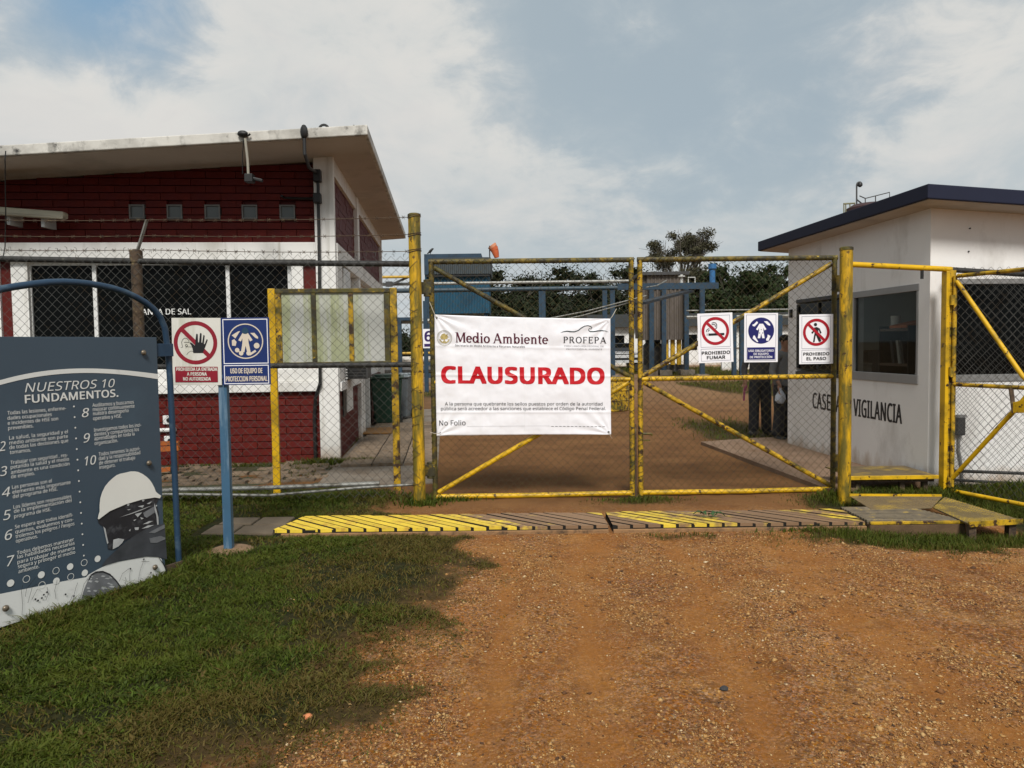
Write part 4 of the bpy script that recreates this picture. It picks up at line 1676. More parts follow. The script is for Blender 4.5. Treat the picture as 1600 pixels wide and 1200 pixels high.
def make_left_fence():
    t = fthing(FL, 'chain_link_fence', 'rusty chain link fence with barbed wire on top, left of the gate', 'fence')
    XE = -5.7
    zt0, zt1 = FL.loc(10, 403)[1], FL.loc(640, 412)[1]
    xq = FL.loc(10, 403)[0]
    zt = lambda x: zt1 + (zt0 - zt1) * (x / xq)
    b = MB()
    b.tube([(XE, 0.04, zt(XE)), (xq / 2, 0.04, zt(xq / 2) - 0.012), (0.0, 0.04, zt1)], 0.030, 10)
    b.build('top_rail', m_black_rail, t, smooth=True)
    zm = FL.loc(640, 570)[1]
    b = MB()
    b.tube([(XE, 0.04, zm + 0.03), (0.0, 0.04, zm)], 0.028, 10)
    b.build('middle_rail', m_black_rail, t, smooth=True)
    P = lambda px, py, n=0.0: (FL.loc(px, py, n)[0], n, FL.loc(px, py, n)[1])
    b = MB()
    b.tube([P(-60, 769, 0.05), P(200, 767, 0.05), P(420, 762, 0.05), P(593, 755, 0.05)], 0.022, 8)
    b.build('bottom_rail', m_galv, t, smooth=True)
    b = MB()
    b.tube([P(-60, 775, 0.03), P(280, 772, 0.03), P(420, 774, 0.03), P(560, 762, 0.03), P(646, 757, 0.03)], 0.014, 8)
    b.build('bottom_rail', m_galv, t, smooth=True)
    xp = FL.loc(212, 500)[0]
    b = MB()
    ztop = FL.loc(212, 396)[1]
    b.tube([(xp, 0.06, -0.1), (xp, 0.06, ztop - 0.02)], 0.052, 12)
    b.tube([(xp, 0.06, ztop - 0.08), (xp, 0.06, ztop + 0.03), (xp, 0.06, ztop + 0.05)], [0.062, 0.062, 0.03], 12)
    b.build('post', m_rust, t, smooth=True)
    b = MB()
    q = FL.loc(228, 343)
    b.bar((xp + 0.005, 0.06, ztop + 0.0), (q[0], 0.02, q[1]), 0.055, 0.012, up=(1, 0, 0))
    b.build('barb_arm', m_galv, t)
    # barbed wire, three strands
    for (pl, pm, pr) in ((342, 343, 341), (367, 368, 368), (389, 390, 394)):
        a, m_, c = FL.loc(-60, pl), FL.loc(228, pm), FL.loc(648, pr)
        b = MB()
        pts = []
        for u in np.linspace(0, 1, 16):
            pts.append((a[0] + (m_[0] - a[0]) * u, 0.02, a[1] + (m_[1] - a[1]) * u - 0.012 * math.sin(math.pi * u)))
        for u in np.linspace(0, 1, 20)[1:]:
            pts.append((m_[0] + (c[0] - m_[0]) * u, 0.02 - 0.09 * u, m_[1] + (c[1] - m_[1]) * u - 0.015 * math.sin(math.pi * u)))
        b.tube(pts, 0.0035, 5)
        x = XE + 0.1
        xs = [p[0] for p in pts]
        while x < c[0] - 0.03:
            z = float(np.interp(x, xs, [p[2] for p in pts]))
            y = float(np.interp(x, xs, [p[1] for p in pts]))
            for s in (-1, 1):
                b.tube([(x - 0.012, y - 0.008, z - s * 0.016), (x + 0.012, y + 0.008, z + s * 0.016)], 0.0025, 4)
            x += 0.135 + random.uniform(-0.02, 0.02)
        b.build('barbed_wire', m_rust, t)
    zc = 0.06
    def clip(p):
        x = p[:, 0]
        p[:, 2] = zc + (p[:, 2] - zc) * ((zt(x) + 0.07 - zc) / (zt1 + 0.07 - zc))
        return p
    chain_link('chain_link', t, XE, -0.02, zc, zt1 + 0.07, 0.0, 0.0465, 0.0455, 0.0026, m_wire, 0.015, seed=40, clip=clip)
    # twisted ends above the rail
    b = MB()
    x = XE
    i = 0
    while x < -0.05:
        z = zt(x) + 0.066
        l = random.uniform(0.02, 0.05)
        s = random.choice((-1, 1))
        b.tube([(x, 0, z), (x + s * 0.004, -0.003, z + l), (x + s * 0.022, -0.006, z + l + random.uniform(-0.01, 0.012))], 0.0025, 4, False)
        x += 0.093
    b.build('twisted_ends', m_wire, t, kind='stuff')
    # loops tying the mesh to the rail
    b = MB()
    x = XE
    while x < -0.05:
        z = zt(x)
        b.tube([(x + 0.008 * k, 0.04 - 0.042 * math.sin(math.pi * (0.15 + 0.7 * k / 5)), z + 0.036 * math.cos(math.pi * k / 5)) for k in range(6)], 0.0025, 4, False)
        x += 0.46
    b.build('tie_wires', m_wire, t, kind='stuff')


make_left_fence()


# ------------------------------------------------------------------ right side: pedestrian gate, header, fence
def make_right_fence():
    base = gnd(1478, 770)
    FRr = Fr(base.x, base.y, R_(3))
    t = fthing(FRr, 'pedestrian_post', 'rusty yellow post of the pedestrian gate by the guard house', 'gate post')
    top = FRr.loc(1478, 424)[1]
    b = MB()
    b.box(-0.052, -0.012, -0.04, 0.05, -0.1, top)
    b.build('post', m_yellow, t, bevel=0.006)
    b = MB()
    b.box(-0.010, 0.055, -0.03, 0.05, -0.1, top + 0.01)
    b.build('post_angle', m_yellow_mid, t, bevel=0.004)
    wraps(t, 0.02, 0.2, top - 0.1, 0.0, 0.05, m_wire_gate, 26)
    for z in (0.12, 1.25, 1.98):
        b = MB()
        b.tube([(0.0, -0.055, z - 0.05), (0.0, -0.055, z + 0.05)], 0.022, 10)
        b.build('hinge', m_yellow_mid, t, smooth=True)
    # header pipe
    a = at(1333, 413, GPOST_R.y)
    e = at(1486, 421, base.y)
    o = a
    t = thing('header_pipe', 'yellow pipe over the pedestrian opening between the two posts', 'pipe', o)
    b = MB()
    b.tube([(-0.03, 0, 0), e - a], 0.028, 10)
    b.build('pipe', m_yellow, t, smooth=True)
    k = (1440 - 1333) / (1486 - 1333)
    q = (e - a) * k
    b = MB()
    b.box(q.x - 0.012, q.x + 0.012, q.y - 0.01, q.y + 0.01, q.z - 0.11, q.z - 0.02)
    b.build('lug', m_black, t)
    # fence running off to the right
    FX = Fr(base.x + 0.07, base.y + 0.06, R_(2.5))
    t = fthing(FX, 'chain_link_fence', 'chain link fence with a black top pipe in front of the guard house window', 'fence')
    XE = 2.6
    z1 = FX.loc(1490, 421)[1]
    z2 = FX.loc(1600, 428)[1]
    x2 = FX.loc(1600, 428)[0]
    sl = (z2 - z1) / x2
    b = MB()
    b.tube([(0, 0.03, z1), (XE, 0.03, z1 + sl * XE)], 0.028, 10)
    b.build('top_rail', m_black_rail, t, smooth=True)
    for py0, py1, r in ((736, 740, 0.017), (750, 756, 0.015)):
        za, zb = FX.loc(1495, py0)[1], FX.loc(1600, py1)[1]
        b = MB()
        b.tube([(0, 0.03, za), (XE, 0.03, za + (zb - za) / x2 * XE)], r, 8)
        b.build('bottom_rail', m_black_rail, t, smooth=True)
    chain_link('chain_link', t, 0.0, XE, 0.02, z1 + 0.02, 0.0, 0.0455, 0.0455, 0.0025, m_wire, 0.012, seed=80)
    # open pedestrian leaf, swung out towards the road
    PG = Fr(base.x + 0.03, base.y - 0.05, R_(-69.5))
    t = fthing(PG, 'pedestrian_gate', 'narrow yellow wire gate standing open towards the road at the right edge', 'gate')
    za, zb = PG.loc(1487, 433)[1], PG.loc(1600, 420)[1]
    L = 1.0
    zt = (za + zb) / 2
    zm = PG.loc(1540, 603)[1]
    z0 = PG.loc(1540, 777)[1]
    r = 0.021
    for name, p, q, m in (('top_rail', (0.03, 0, zt), (L, 0, zt), m_yellow_mid), ('middle_rail', (0, 0, zm), (L, 0, zm), m_yellow_mid),
                          ('bottom_rail', (0.0, 0, z0), (L, 0, z0), m_yellow), ('stile', (0.0, 0, z0), (0.0, 0, zt), m_yellow_mid), ('stile', (L, 0, z0), (L, 0, zt), m_yellow)):
        b = MB()
        b.tube([p, q], r, 10)
        b.build(name, m, t, smooth=True)
    x1, zz1 = PG.loc(1598, 588)
    b = MB()
    b.tube([(0.02, 0, zt - 0.05), (x1, 0, zz1), (x1 * 1.14, 0, zm + 0.02)], r * 1.05, 10)
    b.build('brace', m_yellow, t, smooth=True)
    q0, q1 = PG.loc(1484, 752), PG.loc(1586, 640)
    b = MB()
    b.tube([(q0[0], 0, q0[1]), (q1[0], 0, q1[1]), (q1[0] * 1.25, 0, q1[1] + 0.2)], r * 1.05, 10)
    b.build('brace', m_yellow, t, smooth=True)
    chain_link('chain_link', t, 0.0, L, z0, zt, 0.026, 0.0455, 0.0455, 0.0022, m_wire, 0.008, seed=120)
    k0, k1 = PG.loc(1583, 606), PG.loc(1588, 645)
    b = MB()
    b.bar((k0[0], -0.03, k0[1]), (k1[0], -0.03, k1[1]), 0.012, 0.05)
    b.build('lock_strap', m_rust, t)
    b = MB()
    b.hexa([(k1[0], -0.05, k1[1]), (k1[0] + 0.22, -0.05, k1[1] + 0.02), (k1[0] + 0.22, -0.035, k1[1] + 0.02), (k1[0], -0.035, k1[1])],
           [(k1[0], -0.05, k1[1] + 0.10), (k1[0] + 0.22, -0.05, k1[1] + 0.17), (k1[0] + 0.22, -0.035, k1[1] + 0.17), (k1[0], -0.035, k1[1] + 0.10)])
    b.build('lock_plate', m_yellow, t, bevel=0.004)


make_right_fence()


# ------------------------------------------------------------------ trench covers and plates across the road
m_slat = mat('walkway_slat', (0.70, 0.50, 0.045), 0.65, 0.12, 6, [((0.50, 0.30, 0.04), 9, 0.52, 0.66), ((0.20, 0.11, 0.05), 14, 0.62, 0.68)], 0.3, 50, fac=(0.215, 0.128, 0.068), objvar=0.10)
m_slat_grey = mat('grey_slat', (0.150, 0.120, 0.078), 0.8, 0.25, 7, [((0.40, 0.27, 0.05), 8, 0.56, 0.66), ((0.10, 0.08, 0.055), 11, 0.5, 0.62)], 0.35, 50, objvar=0.15)
m_dirtkerb = mat('dirty_kerb', (0.26, 0.145, 0.066), 0.9, 0.25, 6, [((0.36, 0.23, 0.03), 8, 0.60, 0.68), ((0.09, 0.055, 0.03), 9, 0.5, 0.65)], 0.5, 40)
m_gap_shade = mat('gap_shade_dark', (0.012, 0.010, 0.007), 0.95, 0.2)  # near-black for the fill and slat sides: gap shade put into the colour


def make_walkway():
    Y0, Y1 = 6.335, 6.84
    secs = [(-2.07, 0.80, 'first yellow and brown slatted cover, left end of the row'), (0.84, 2.98, 'middle slatted cover caked in dirt with a green sprig on it')]
    pitch, wid, sh = 0.130, 0.104, 0.56
    th = 0.028
    for si, (xa, xb, lab) in enumerate(secs):
        t = thing('trench_cover', lab, 'trench cover', (xa, Y0, 0), 0, 'slatted covers across the road')
        b = MB()
        b.hexa([(0.05, 0.004, -0.02), (xb - xa, 0.004, -0.02), (xb - xa, Y1 - Y0, -0.02), (0.20, Y1 - Y0, -0.02)], [(0.05, 0.004, 0.039), (xb - xa, 0.004, 0.039), (xb - xa, Y1 - Y0, 0.039), (0.20, Y1 - Y0, 0.039)]) if si == 0 else b.box(0.0, xb - xa, 0.004, Y1 - Y0, -0.02, 0.039)
        b.build('trench', m_gap_shade, t)
        for yy in (0.03, (Y1 - Y0) - 0.06):
            b = MB()
            b.box(0.25 if si == 0 else 0.02, xb - xa - 0.02, yy, yy + 0.03, 0.0392, 0.0405)
            b.build('bearer', m_rust, t)
        n = int((xb - xa) / pitch) + 3
        for i in range(-6, n):
            # a slat runs from the back edge (x) to the front edge (x + sh); ends are cut by the cover's own sides
            x0 = i * pitch
            lo_, hi_ = 0.0, 1.0          # 0 at the back, 1 at the front
            L = xb - xa
            pts = []
            # clip parallelogram against x in [0, L]
            poly = [(x0, Y1 - Y0), (x0 + wid, Y1 - Y0), (x0 + wid + sh, 0.0), (x0 + sh, 0.0)]
            if si == 0:
                # diagonal left end: keep what lies right of the line from (0, front) to (0.12, back)
                poly = clip_poly([(px - 0.28 * py, py) for px, py in poly], 0, 0.02, True)
                poly = [(px + 0.28 * py, py) for px, py in poly]
            else:
                poly = clip_poly(poly, 0, 0.0, True)
            poly = clip_poly(poly, 0, L, False)
            if len(poly) < 3:
                continue
            area = 0.5 * abs(sum(poly[k][0] * poly[(k + 1) % len(poly)][1] - poly[(k + 1) % len(poly)][0] * poly[k][1] for k in range(len(poly))))
            if area < 0.004:
                continue
            a2 = sum(poly[k][0] * poly[(k + 1) % len(poly)][1] - poly[(k + 1) % len(poly)][0] * poly[k][1] for k in range(len(poly)))
            if a2 < 0:
                poly = poly[::-1]
            jit = [random.uniform(-0.006, 0.006) for _ in poly]
            dz = random.uniform(-0.004, 0.006)
            tilt = random.uniform(-0.006, 0.006)
            m = len(poly)
            b = MB()
            top = [(px, py + (j if py < 0.01 else 0), 0.019 + th + dz + tilt * (py - 0.25)) for (px, py), j in zip(poly, jit)]
            b.v = [(p[0], p[1], p[2] - th) for p in top] + top
            b.f = [tuple(range(m - 1, -1, -1)), tuple(range(m, 2 * m))] + [(k, (k + 1) % m, (k + 1) % m + m, k + m) for k in range(m)]
            o = b.build('slat', m_slat, t)
            o.data.materials.append(m_gap_shade)  # side faces coloured dark so the gaps between slats look shaded
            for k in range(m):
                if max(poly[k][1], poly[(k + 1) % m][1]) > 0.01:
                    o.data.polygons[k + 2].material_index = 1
            xc = xa + x0 + 0.2
            dirt = float(np.interp(xc, [-2.2, -1.0, -0.55, -0.1, 0.75, 0.9, 1.35, 1.7, 2.3, 2.7, 3.0], [0.02, 0.08, 0.28, 0.85, 0.92, 0.42, 0.40, 0.80, 0.85, 0.55, 0.6]))
            dirt += random.uniform(-0.06, 0.06)
            o.color = (dirt, dirt, dirt, 1)
        b = MB()
        b.box(0.10 if si == 0 else 0.0, xb - xa, -0.035, -0.010, -0.06, 0.018)
        b.build('edge_angle', m_dirtkerb, t, bevel=0.006)
    # grey slatted cover at the right end
    t = thing('trench_cover', 'worn grey slatted cover edged in yellow at the right end of the row', 'trench cover', (3.02, Y0 - 0.02, 0.02), 0, 'slatted covers across the road')
    L = gnd(1507, 812, 0.06).x - 3.02
    b = MB()
    b.hexa([(0, 0, -0.03), (L, 0, -0.03), (L - 0.16, 0.56, -0.03), (0, 0.56, -0.03)], [(0, 0, 0.004), (L, 0, 0.004), (L - 0.16, 0.56, 0.004), (0, 0.56, 0.004)])
    b.build('trench', m_gap_shade, t)
    n = 11
    for i in range(n):
        y0 = 0.02 + i * 0.049
        xs = -0.0
        xe = L - 0.01 - 0.16 * (y0 / 0.56)
        b = MB()
        z = 0.005
        b.hexa([(xs, y0 + 0.055, z), (xe, y0, z), (xe, y0 + 0.036, z), (xs, y0 + 0.089, z)], [(xs, y0 + 0.055, z + 0.026), (xe, y0, z + 0.03), (xe, y0 + 0.036, z + 0.03), (xs, y0 + 0.089, z + 0.026)])
        b.build('slat', m_slat_grey, t, bevel=0.003)
    b = MB()
    b.box(-0.02, L, -0.028, -0.004, 0.012, 0.036)
    b.build('edge_angle', m_yellow_mid, t, bevel=0.003)
    b = MB()
    b.box(-0.02, L, -0.024, 0.05, -0.16, 0.010)
    b.build('kerb', mat_once('muddy_kerb', (0.105, 0.064, 0.032), 0.95, var=0.35, vscale=8, bump=0.5), t, bevel=0.008)
    b = MB()
    b.hexa([(0.0, 0.565, 0.0), (L - 0.17, 0.565, 0.0), (L - 0.19, 0.60, 0.0), (0.0, 0.60, 0.0)], [(0.0, 0.565, 0.028), (L - 0.17, 0.565, 0.028), (L - 0.19, 0.60, 0.028), (0.0, 0.60, 0.028)])
    b.build('edge_angle', m_yellow_mid, t, bevel=0.003)
    # steel plates
    def plate(name, label, pts, th, m, mp, rows, lift=0.0):
        o = pts[0]
        t = thing(name, label, 'steel plate', o)
        q = [p - o for p in pts]
        q = [Vector((p.x, p.y, p.z + lift)) for p in q]
        k = len(q)
        b = MB()
        b.v = [(p.x, p.y, p.z - th) for p in q] + [tuple(p) for p in q]
        cr = sum(q[i].x * q[(i + 1) % k].y - q[(i + 1) % k].x * q[i].y for i in range(k))
        fl = [tuple(range(k - 1, -1, -1)), tuple(range(k, 2 * k))] + [(i, (i + 1) % k, (i + 1) % k + k, i + k) for i in range(k)]
        b.f = fl if cr > 0 else [tuple(reversed(f)) for f in fl]
        b.build('sheet', m, t, bevel=0.003)
        # raised tread bars of the chequer plate
        d = MB()
        n1, n2 = rows
        for i in range(n1):
            for j in range(n2):
                u, v = (i + 0.5) / n1, (j + 0.5) / n2
                p = (q[0] * (1 - u) + q[1] * u) * (1 - v) + (q[3] * (1 - u) + q[2] * u) * v
                a = R_(45 if (i + j) % 2 else -45)
                dx, dy = 0.014 * math.cos(a), 0.014 * math.sin(a)
                ex, ey = -math.sin(a) * 0.0035, math.cos(a) * 0.0035
                d.add([(p.x - dx - ex, p.y - dy - ey, p.z), (p.x + dx - ex, p.y + dy - ey, p.z), (p.x + dx + ex, p.y + dy + ey, p.z), (p.x - dx + ex, p.y - dy + ey, p.z), (p.x - dx * 0.7, p.y - dy * 0.7, p.z + 0.004), (p.x + dx * 0.7, p.y + dy * 0.7, p.z + 0.004)],
                      [(0, 1, 5, 4), (2, 3, 4, 5), (1, 2, 5), (3, 0, 4)])
        d.build('tread', mp, t, kind='stuff')
        return t, q
    m_pl = mat('worn_plate', (0.145, 0.105, 0.052), 0.7, 0.25, 4, [((0.36, 0.24, 0.03), 3, 0.50, 0.66), ((0.085, 0.058, 0.03), 6, 0.52, 0.66)], 0.2)
    m_pl2 = mat('yellow_tread', (0.34, 0.23, 0.02), 0.6, 0.3, 5, [((0.12, 0.085, 0.02), 5, 0.42, 0.56)])
    m_pl1 = mat('brown_tread', (0.175, 0.120, 0.055), 0.7, 0.25, 5)
    t, q = plate('ramp_plate', 'brown steel plate with a yellow back edge before the pedestrian opening', [gnd(1362, 796, 0.055), gnd(1456, 793, 0.06), gnd(1472, 776, 0.06), gnd(1328, 775, 0.055)], 0.01, m_pl, m_pl1, (26, 12))
    b = MB()
    b.bar(q[3] + Vector((0, 0.012, 0.004)), q[2] + Vector((0, 0.012, 0.004)), 0.022, 0.03)
    b.build('edge_bar', m_yellow, t)
    t, q = plate('ramp_plate', 'worn yellow chequer plate at the right end, standing on a leg over the ditch', [gnd(1513, 818, 0.065), gnd(1597, 813, 0.068), gnd(1476, 776.5, 0.07), gnd(1458, 793, 0.066)], 0.014, m_pl, m_pl2, (18, 22), 0.002)
    b = MB()
    b.box(q[1].x - 0.10, q[1].x - 0.04, q[1].y + 0.01, q[1].y + 0.07, -0.24, q[1].z - 0.016)
    b.build('leg', m_rust, t)
    b = MB()
    b.box(q[0].x + 0.02, q[0].x + 0.08, q[0].y + 0.02, q[0].y + 0.06, -0.22, q[0].z - 0.016)
    b.build('leg', m_rust, t)
    b = MB()
    b.bar(q[0] + Vector((0, -0.006, -0.008)), q[1] + Vector((0.0, -0.006, -0.008)), 0.014, 0.045)
    b.build('edge_bar', m_yellow_mid, t)
    # raised bridge plate between the posts
    o = Vector((3.46, 7.74, 0.0))
    t = thing('bridge_plate', 'raised brown plate with a yellow front edge before the guard house', 'steel plate', o)
    x1 = 4.36 - 3.46
    zt = 0.185
    b = MB()
    b.box(0.02, x1, 0.0, 0.62, zt - 0.012, zt)
    b.build('sheet', m_pl, t)
    b = MB()
    b.box(0.0, x1 + 0.02, -0.03, -0.002, zt - 0.035, zt + 0.004)
    b.build('edge_bar', m_yellow, t, bevel=0.003)
    for xx in (0.12, x1 - 0.32, x1 - 0.08):
        b = MB()
        b.bar((xx, 0.06, -0.1), (xx + 0.02, 0.1, zt - 0.013), 0.05, 0.05)
        b.build('leg', m_rust, t)
    b = MB()
    b.box(0.02, x1, 0.02, 0.06, zt - 0.07, zt - 0.014)
    b.build('beam', m_rust, t)
    # sprig of leaves lying on the cover
    o = gnd(1107, 808, 0.055)
    t = thing('leaf_sprig', 'small green leafy sprig lying on the dirty walkway cover', 'leaves', o)
    ml = mat_once('fresh_leaf', (0.030, 0.075, 0.018), 0.5, var=0.25)
    b = MB()
    b.tube([(-0.06, 0.01, 0.0), (0.0, 0, 0.008), (0.07, -0.01, 0.0)], 0.003, 5)
    b.build('stem', ml, t)
    for (x, y, a, l) in ((-0.03, 0.02, 160, 0.10), (-0.02, 0.0, 120, 0.07), (0.05, -0.01, -10, 0.09), (0.04, 0.0, 50, 0.07), (0.0, 0.0, -60, 0.06)):
        b = MB()
        ca, sa = math.cos(R_(a)), math.sin(R_(a))
        row = []
        for u, w in ((0, 0.002), (0.3, 0.024), (0.6, 0.026), (1, 0.002)):
            px, py = x + ca * l * u, y + sa * l * u
            zz = 0.012 + 0.03 * math.sin(math.pi * u)
            row.append([(px - sa * w, py + ca * w, zz + 0.008), (px, py, zz), (px + sa * w, py - ca * w, zz + 0.008)])
        vs = [p for r_ in row for p in r_]
        b.add(vs, [(i * 3 + k, i * 3 + k + 1, i * 3 + k + 4, i * 3 + k + 3) for i in range(3) for k in range(2)])
        b.build('leaf', ml, t)


def clip_poly(poly, ax, val, keep_gt):
    out = []
    for i in range(len(poly)):
        a, b = poly[i], poly[(i + 1) % len(poly)]
        ia = (a[ax] >= val) if keep_gt else (a[ax] <= val)
        ib = (b[ax] >= val) if keep_gt else (b[ax] <= val)
        if ia:
            out.append(a)
        if ia != ib:
            u = (val - a[ax]) / (b[ax] - a[ax])
            out.append((a[0] + (b[0] - a[0]) * u, a[1] + (b[1] - a[1]) * u))
    return out


make_walkway()


# ------------------------------------------------------------------ lettering with serifs
def _ell(cx, cz, rx, rz, a0, a1, n=16):
    return [(cx + rx * math.cos(R_(a0 + (a1 - a0) * k / n)), cz + rz * math.sin(R_(a0 + (a1 - a0) * k / n))) for k in range(n + 1)]


def _bowl(cx, cz, rx, rz, a0, a1, wv, wh):
    """a stroke along an ellipse, thick where it runs upright and thin where it runs flat"""
    n = 18
    pts = _ell(cx, cz, rx, rz, a0, a1, n)
    ws = [wh + (wv - wh) * abs(math.cos(R_(a0 + (a1 - a0) * k / n))) for k in range(n + 1)]
    return ('s', pts, ws)


def _l(x0, z0, x1, z1, w):
    return ('s', [(x0, z0), (x1, z1)], [w, w])


def _sf(x, z, hw, up=1):
    return ('p', [(x - hw, z), (x + hw, z), (x + hw * 0.55, z + 0.055 * up), (x - hw * 0.55, z + 0.055 * up)])


T_, K_ = 0.075, 0.135
GLYPH = {
    'M': (1.02, [_l(.14, 0, .14, 1, T_), _l(.84, 0, .84, 1, K_), _l(.17, .97, .47, .06, K_), _l(.47, .06, .80, .97, T_), _sf(.14, 0, .14), _sf(.84, 0, .16), _sf(.11, 1, .12, -1), _sf(.87, 1, .13, -1)]),
    'A': (.88, [_l(.11, 0, .42, 1, T_), _l(.42, 1, .75, 0, K_), _l(.22, .34, .62, .34, .065), _sf(.10, 0, .13), _sf(.76, 0, .15)]),
    'e': (.60, [_bowl(.29, .34, .215, .30, 0, 318, .125, .065), _l(.10, .36, .50, .36, .06)]),
    'd': (.70, [_bowl(.28, .34, .195, .30, 20, 340, .125, .065), _l(.52, 0, .52, 1.04, .12), ('p', [(.38, 1.04), (.52, 1.04), (.52, .96), (.42, .98)]), ('p', [(.50, 0), (.67, 0), (.67, .05), (.50, .07)])]),
    'i': (.36, [_l(.18, 0, .18, .68, .125), _sf(.18, 0, .15), ('p', [(.05, .68), (.18, .68), (.18, .60), (.07, .62)]), ('s', _ell(.17, .90, .035, .035, 0, 360, 10), [.075] * 11)]),
    'o': (.64, [_bowl(.31, .34, .225, .30, 0, 360, .125, .065)]),
    'm': (1.02, [_l(.18, 0, .18, .68, .12), _l(.51, 0, .51, .48, .12), _l(.84, 0, .84, .48, .12), _bowl(.365, .47, .145, .175, 0, 155, .11, .075), _bowl(.695, .47, .145, .175, 0, 155, .11, .075), _sf(.18, 0, .14), _sf(.51, 0, .14), _sf(.84, 0, .14), ('p', [(.05, .68), (.18, .68), (.18, .60), (.07, .62)])]),
    'n': (.70, [_l(.18, 0, .18, .68, .12), _l(.52, 0, .52, .48, .12), _bowl(.37, .47, .15, .175, 0, 155, .11, .075), _sf(.18, 0, .14), _sf(.52, 0, .14), ('p', [(.05, .68), (.18, .68), (.18, .60), (.07, .62)])]),
    'b': (.70, [_l(.18, 0, .18, 1.04, .12), _bowl(.40, .34, .19, .30, -160, 160, .125, .065), ('p', [(.04, 1.04), (.18, 1.04), (.18, .96), (.08, .98)])]),
    't': (.44, [_l(.20, .12, .20, .88, .12), _bowl(.31, .15, .11, .12, 180, 300, .11, .07), _l(.05, .645, .40, .645, .065)]),
    'P': (.72, [_l(.16, 0, .16, 1, .12), _bowl(.34, .735, .24, .235, -90, 90, .12, .055), _l(.16, .97, .36, .97, .055), _l(.16, .50, .36, .50, .055), _sf(.16, 0, .16), ('p', [(.03, 1), (.16, 1), (.16, .945), (.05, .96)])]),
    'R': (.82, [_l(.16, 0, .16, 1, .12), _bowl(.34, .745, .23, .225, -90, 90, .12, .055), _l(.16, .97, .36, .97, .055), _l(.16, .52, .36, .52, .055), _l(.38, .52, .66, .03, .12), _sf(.16, 0, .15), _sf(.69, 0, .12), ('p', [(.03, 1), (.16, 1), (.16, .945), (.05, .96)])]),
    'O': (.88, [_bowl(.43, .5, .335, .475, 0, 360, .12, .055)]),
    'F': (.68, [_l(.16, 0, .16, 1, .12), _l(.10, .97, .60, .97, .06), _l(.16, .52, .48, .52, .055), _sf(.16, 0, .16), ('p', [(.54, 1), (.62, 1), (.62, .78), (.57, .80)]), ('p', [(.45, .62), (.50, .64), (.50, .40), (.45, .42)])]),
    'E': (.74, [_l(.16, 0, .16, 1, .12), _l(.08, .97, .62, .97, .06), _l(.16, .52, .50, .52, .055), _l(.08, .03, .64, .03, .06), ('p', [(.56, 1), (.63, 1), (.63, .80), (.59, .82)]), ('p', [(.47, .62), (.52, .64), (.52, .40), (.47, .42)]), ('p', [(.59, .18), (.67, .24), (.66, 0), (.58, 0)])]),
    ' ': (.26, []),
}


def serif_text(mb, s, x0, z0, cap, x1, y, gap=0.0, wt=1.3):
    tot = sum(GLYPH[c][0] + gap for c in s) - gap
    kx = (x1 - x0) / tot
    x = x0
    for c in s:
        adv, items = GLYPH[c]
        for it in items:
            if it[0] == 's':
                pts = [(x + p[0] * kx, z0 + p[1] * cap) for p in it[1]]
                mb.stroke(pts, [w * wt * 0.5 * (kx + cap) for w in it[2]], y)
            else:
                mb.poly([(x + p[0] * kx, z0 + p[1] * cap) for p in it[1]], y)
        x += (adv + gap) * kx


# ------------------------------------------------------------------ the banner on the gate
m_vinyl = mat('white_vinyl', (0.79, 0.785, 0.82), 0.42, 0.03, 3, spec=0.4)
m_ink_red = mat_once('ink_red', (0.50, 0.004, 0.012), 0.45, var=0.05)
m_ink_maroon = mat_once('ink_maroon', (0.075, 0.003, 0.018), 0.45)
m_ink_black = mat_once('ink_black', (0.018, 0.018, 0.022), 0.5)
m_ink_green = mat_once('ink_dark_green', (0.010, 0.028, 0.032), 0.5)
m_ink_gold = mat_once('ink_gold', (0.42, 0.33, 0.12), 0.5, var=0.35, vscale=60)
m_ink_silver = mat_once('ink_silver', (0.46, 0.44, 0.40), 0.5)
m_ink_grey = mat_once('ink_grey', (0.25, 0.25, 0.27), 0.5)


def subdiv_long(o, lim):
    bm = bmesh.new()
    bm.from_mesh(o.data)
    bmesh.ops.triangulate(bm, faces=bm.faces[:])
    for _ in range(4):
        e = [x for x in bm.edges if x.calc_length() > lim]
        if not e:
            break
        bmesh.ops.subdivide_edges(bm, edges=e, cuts=1)
        bmesh.ops.triangulate(bm, faces=bm.faces[:])
    bm.to_mesh(o.data)
    bm.free()


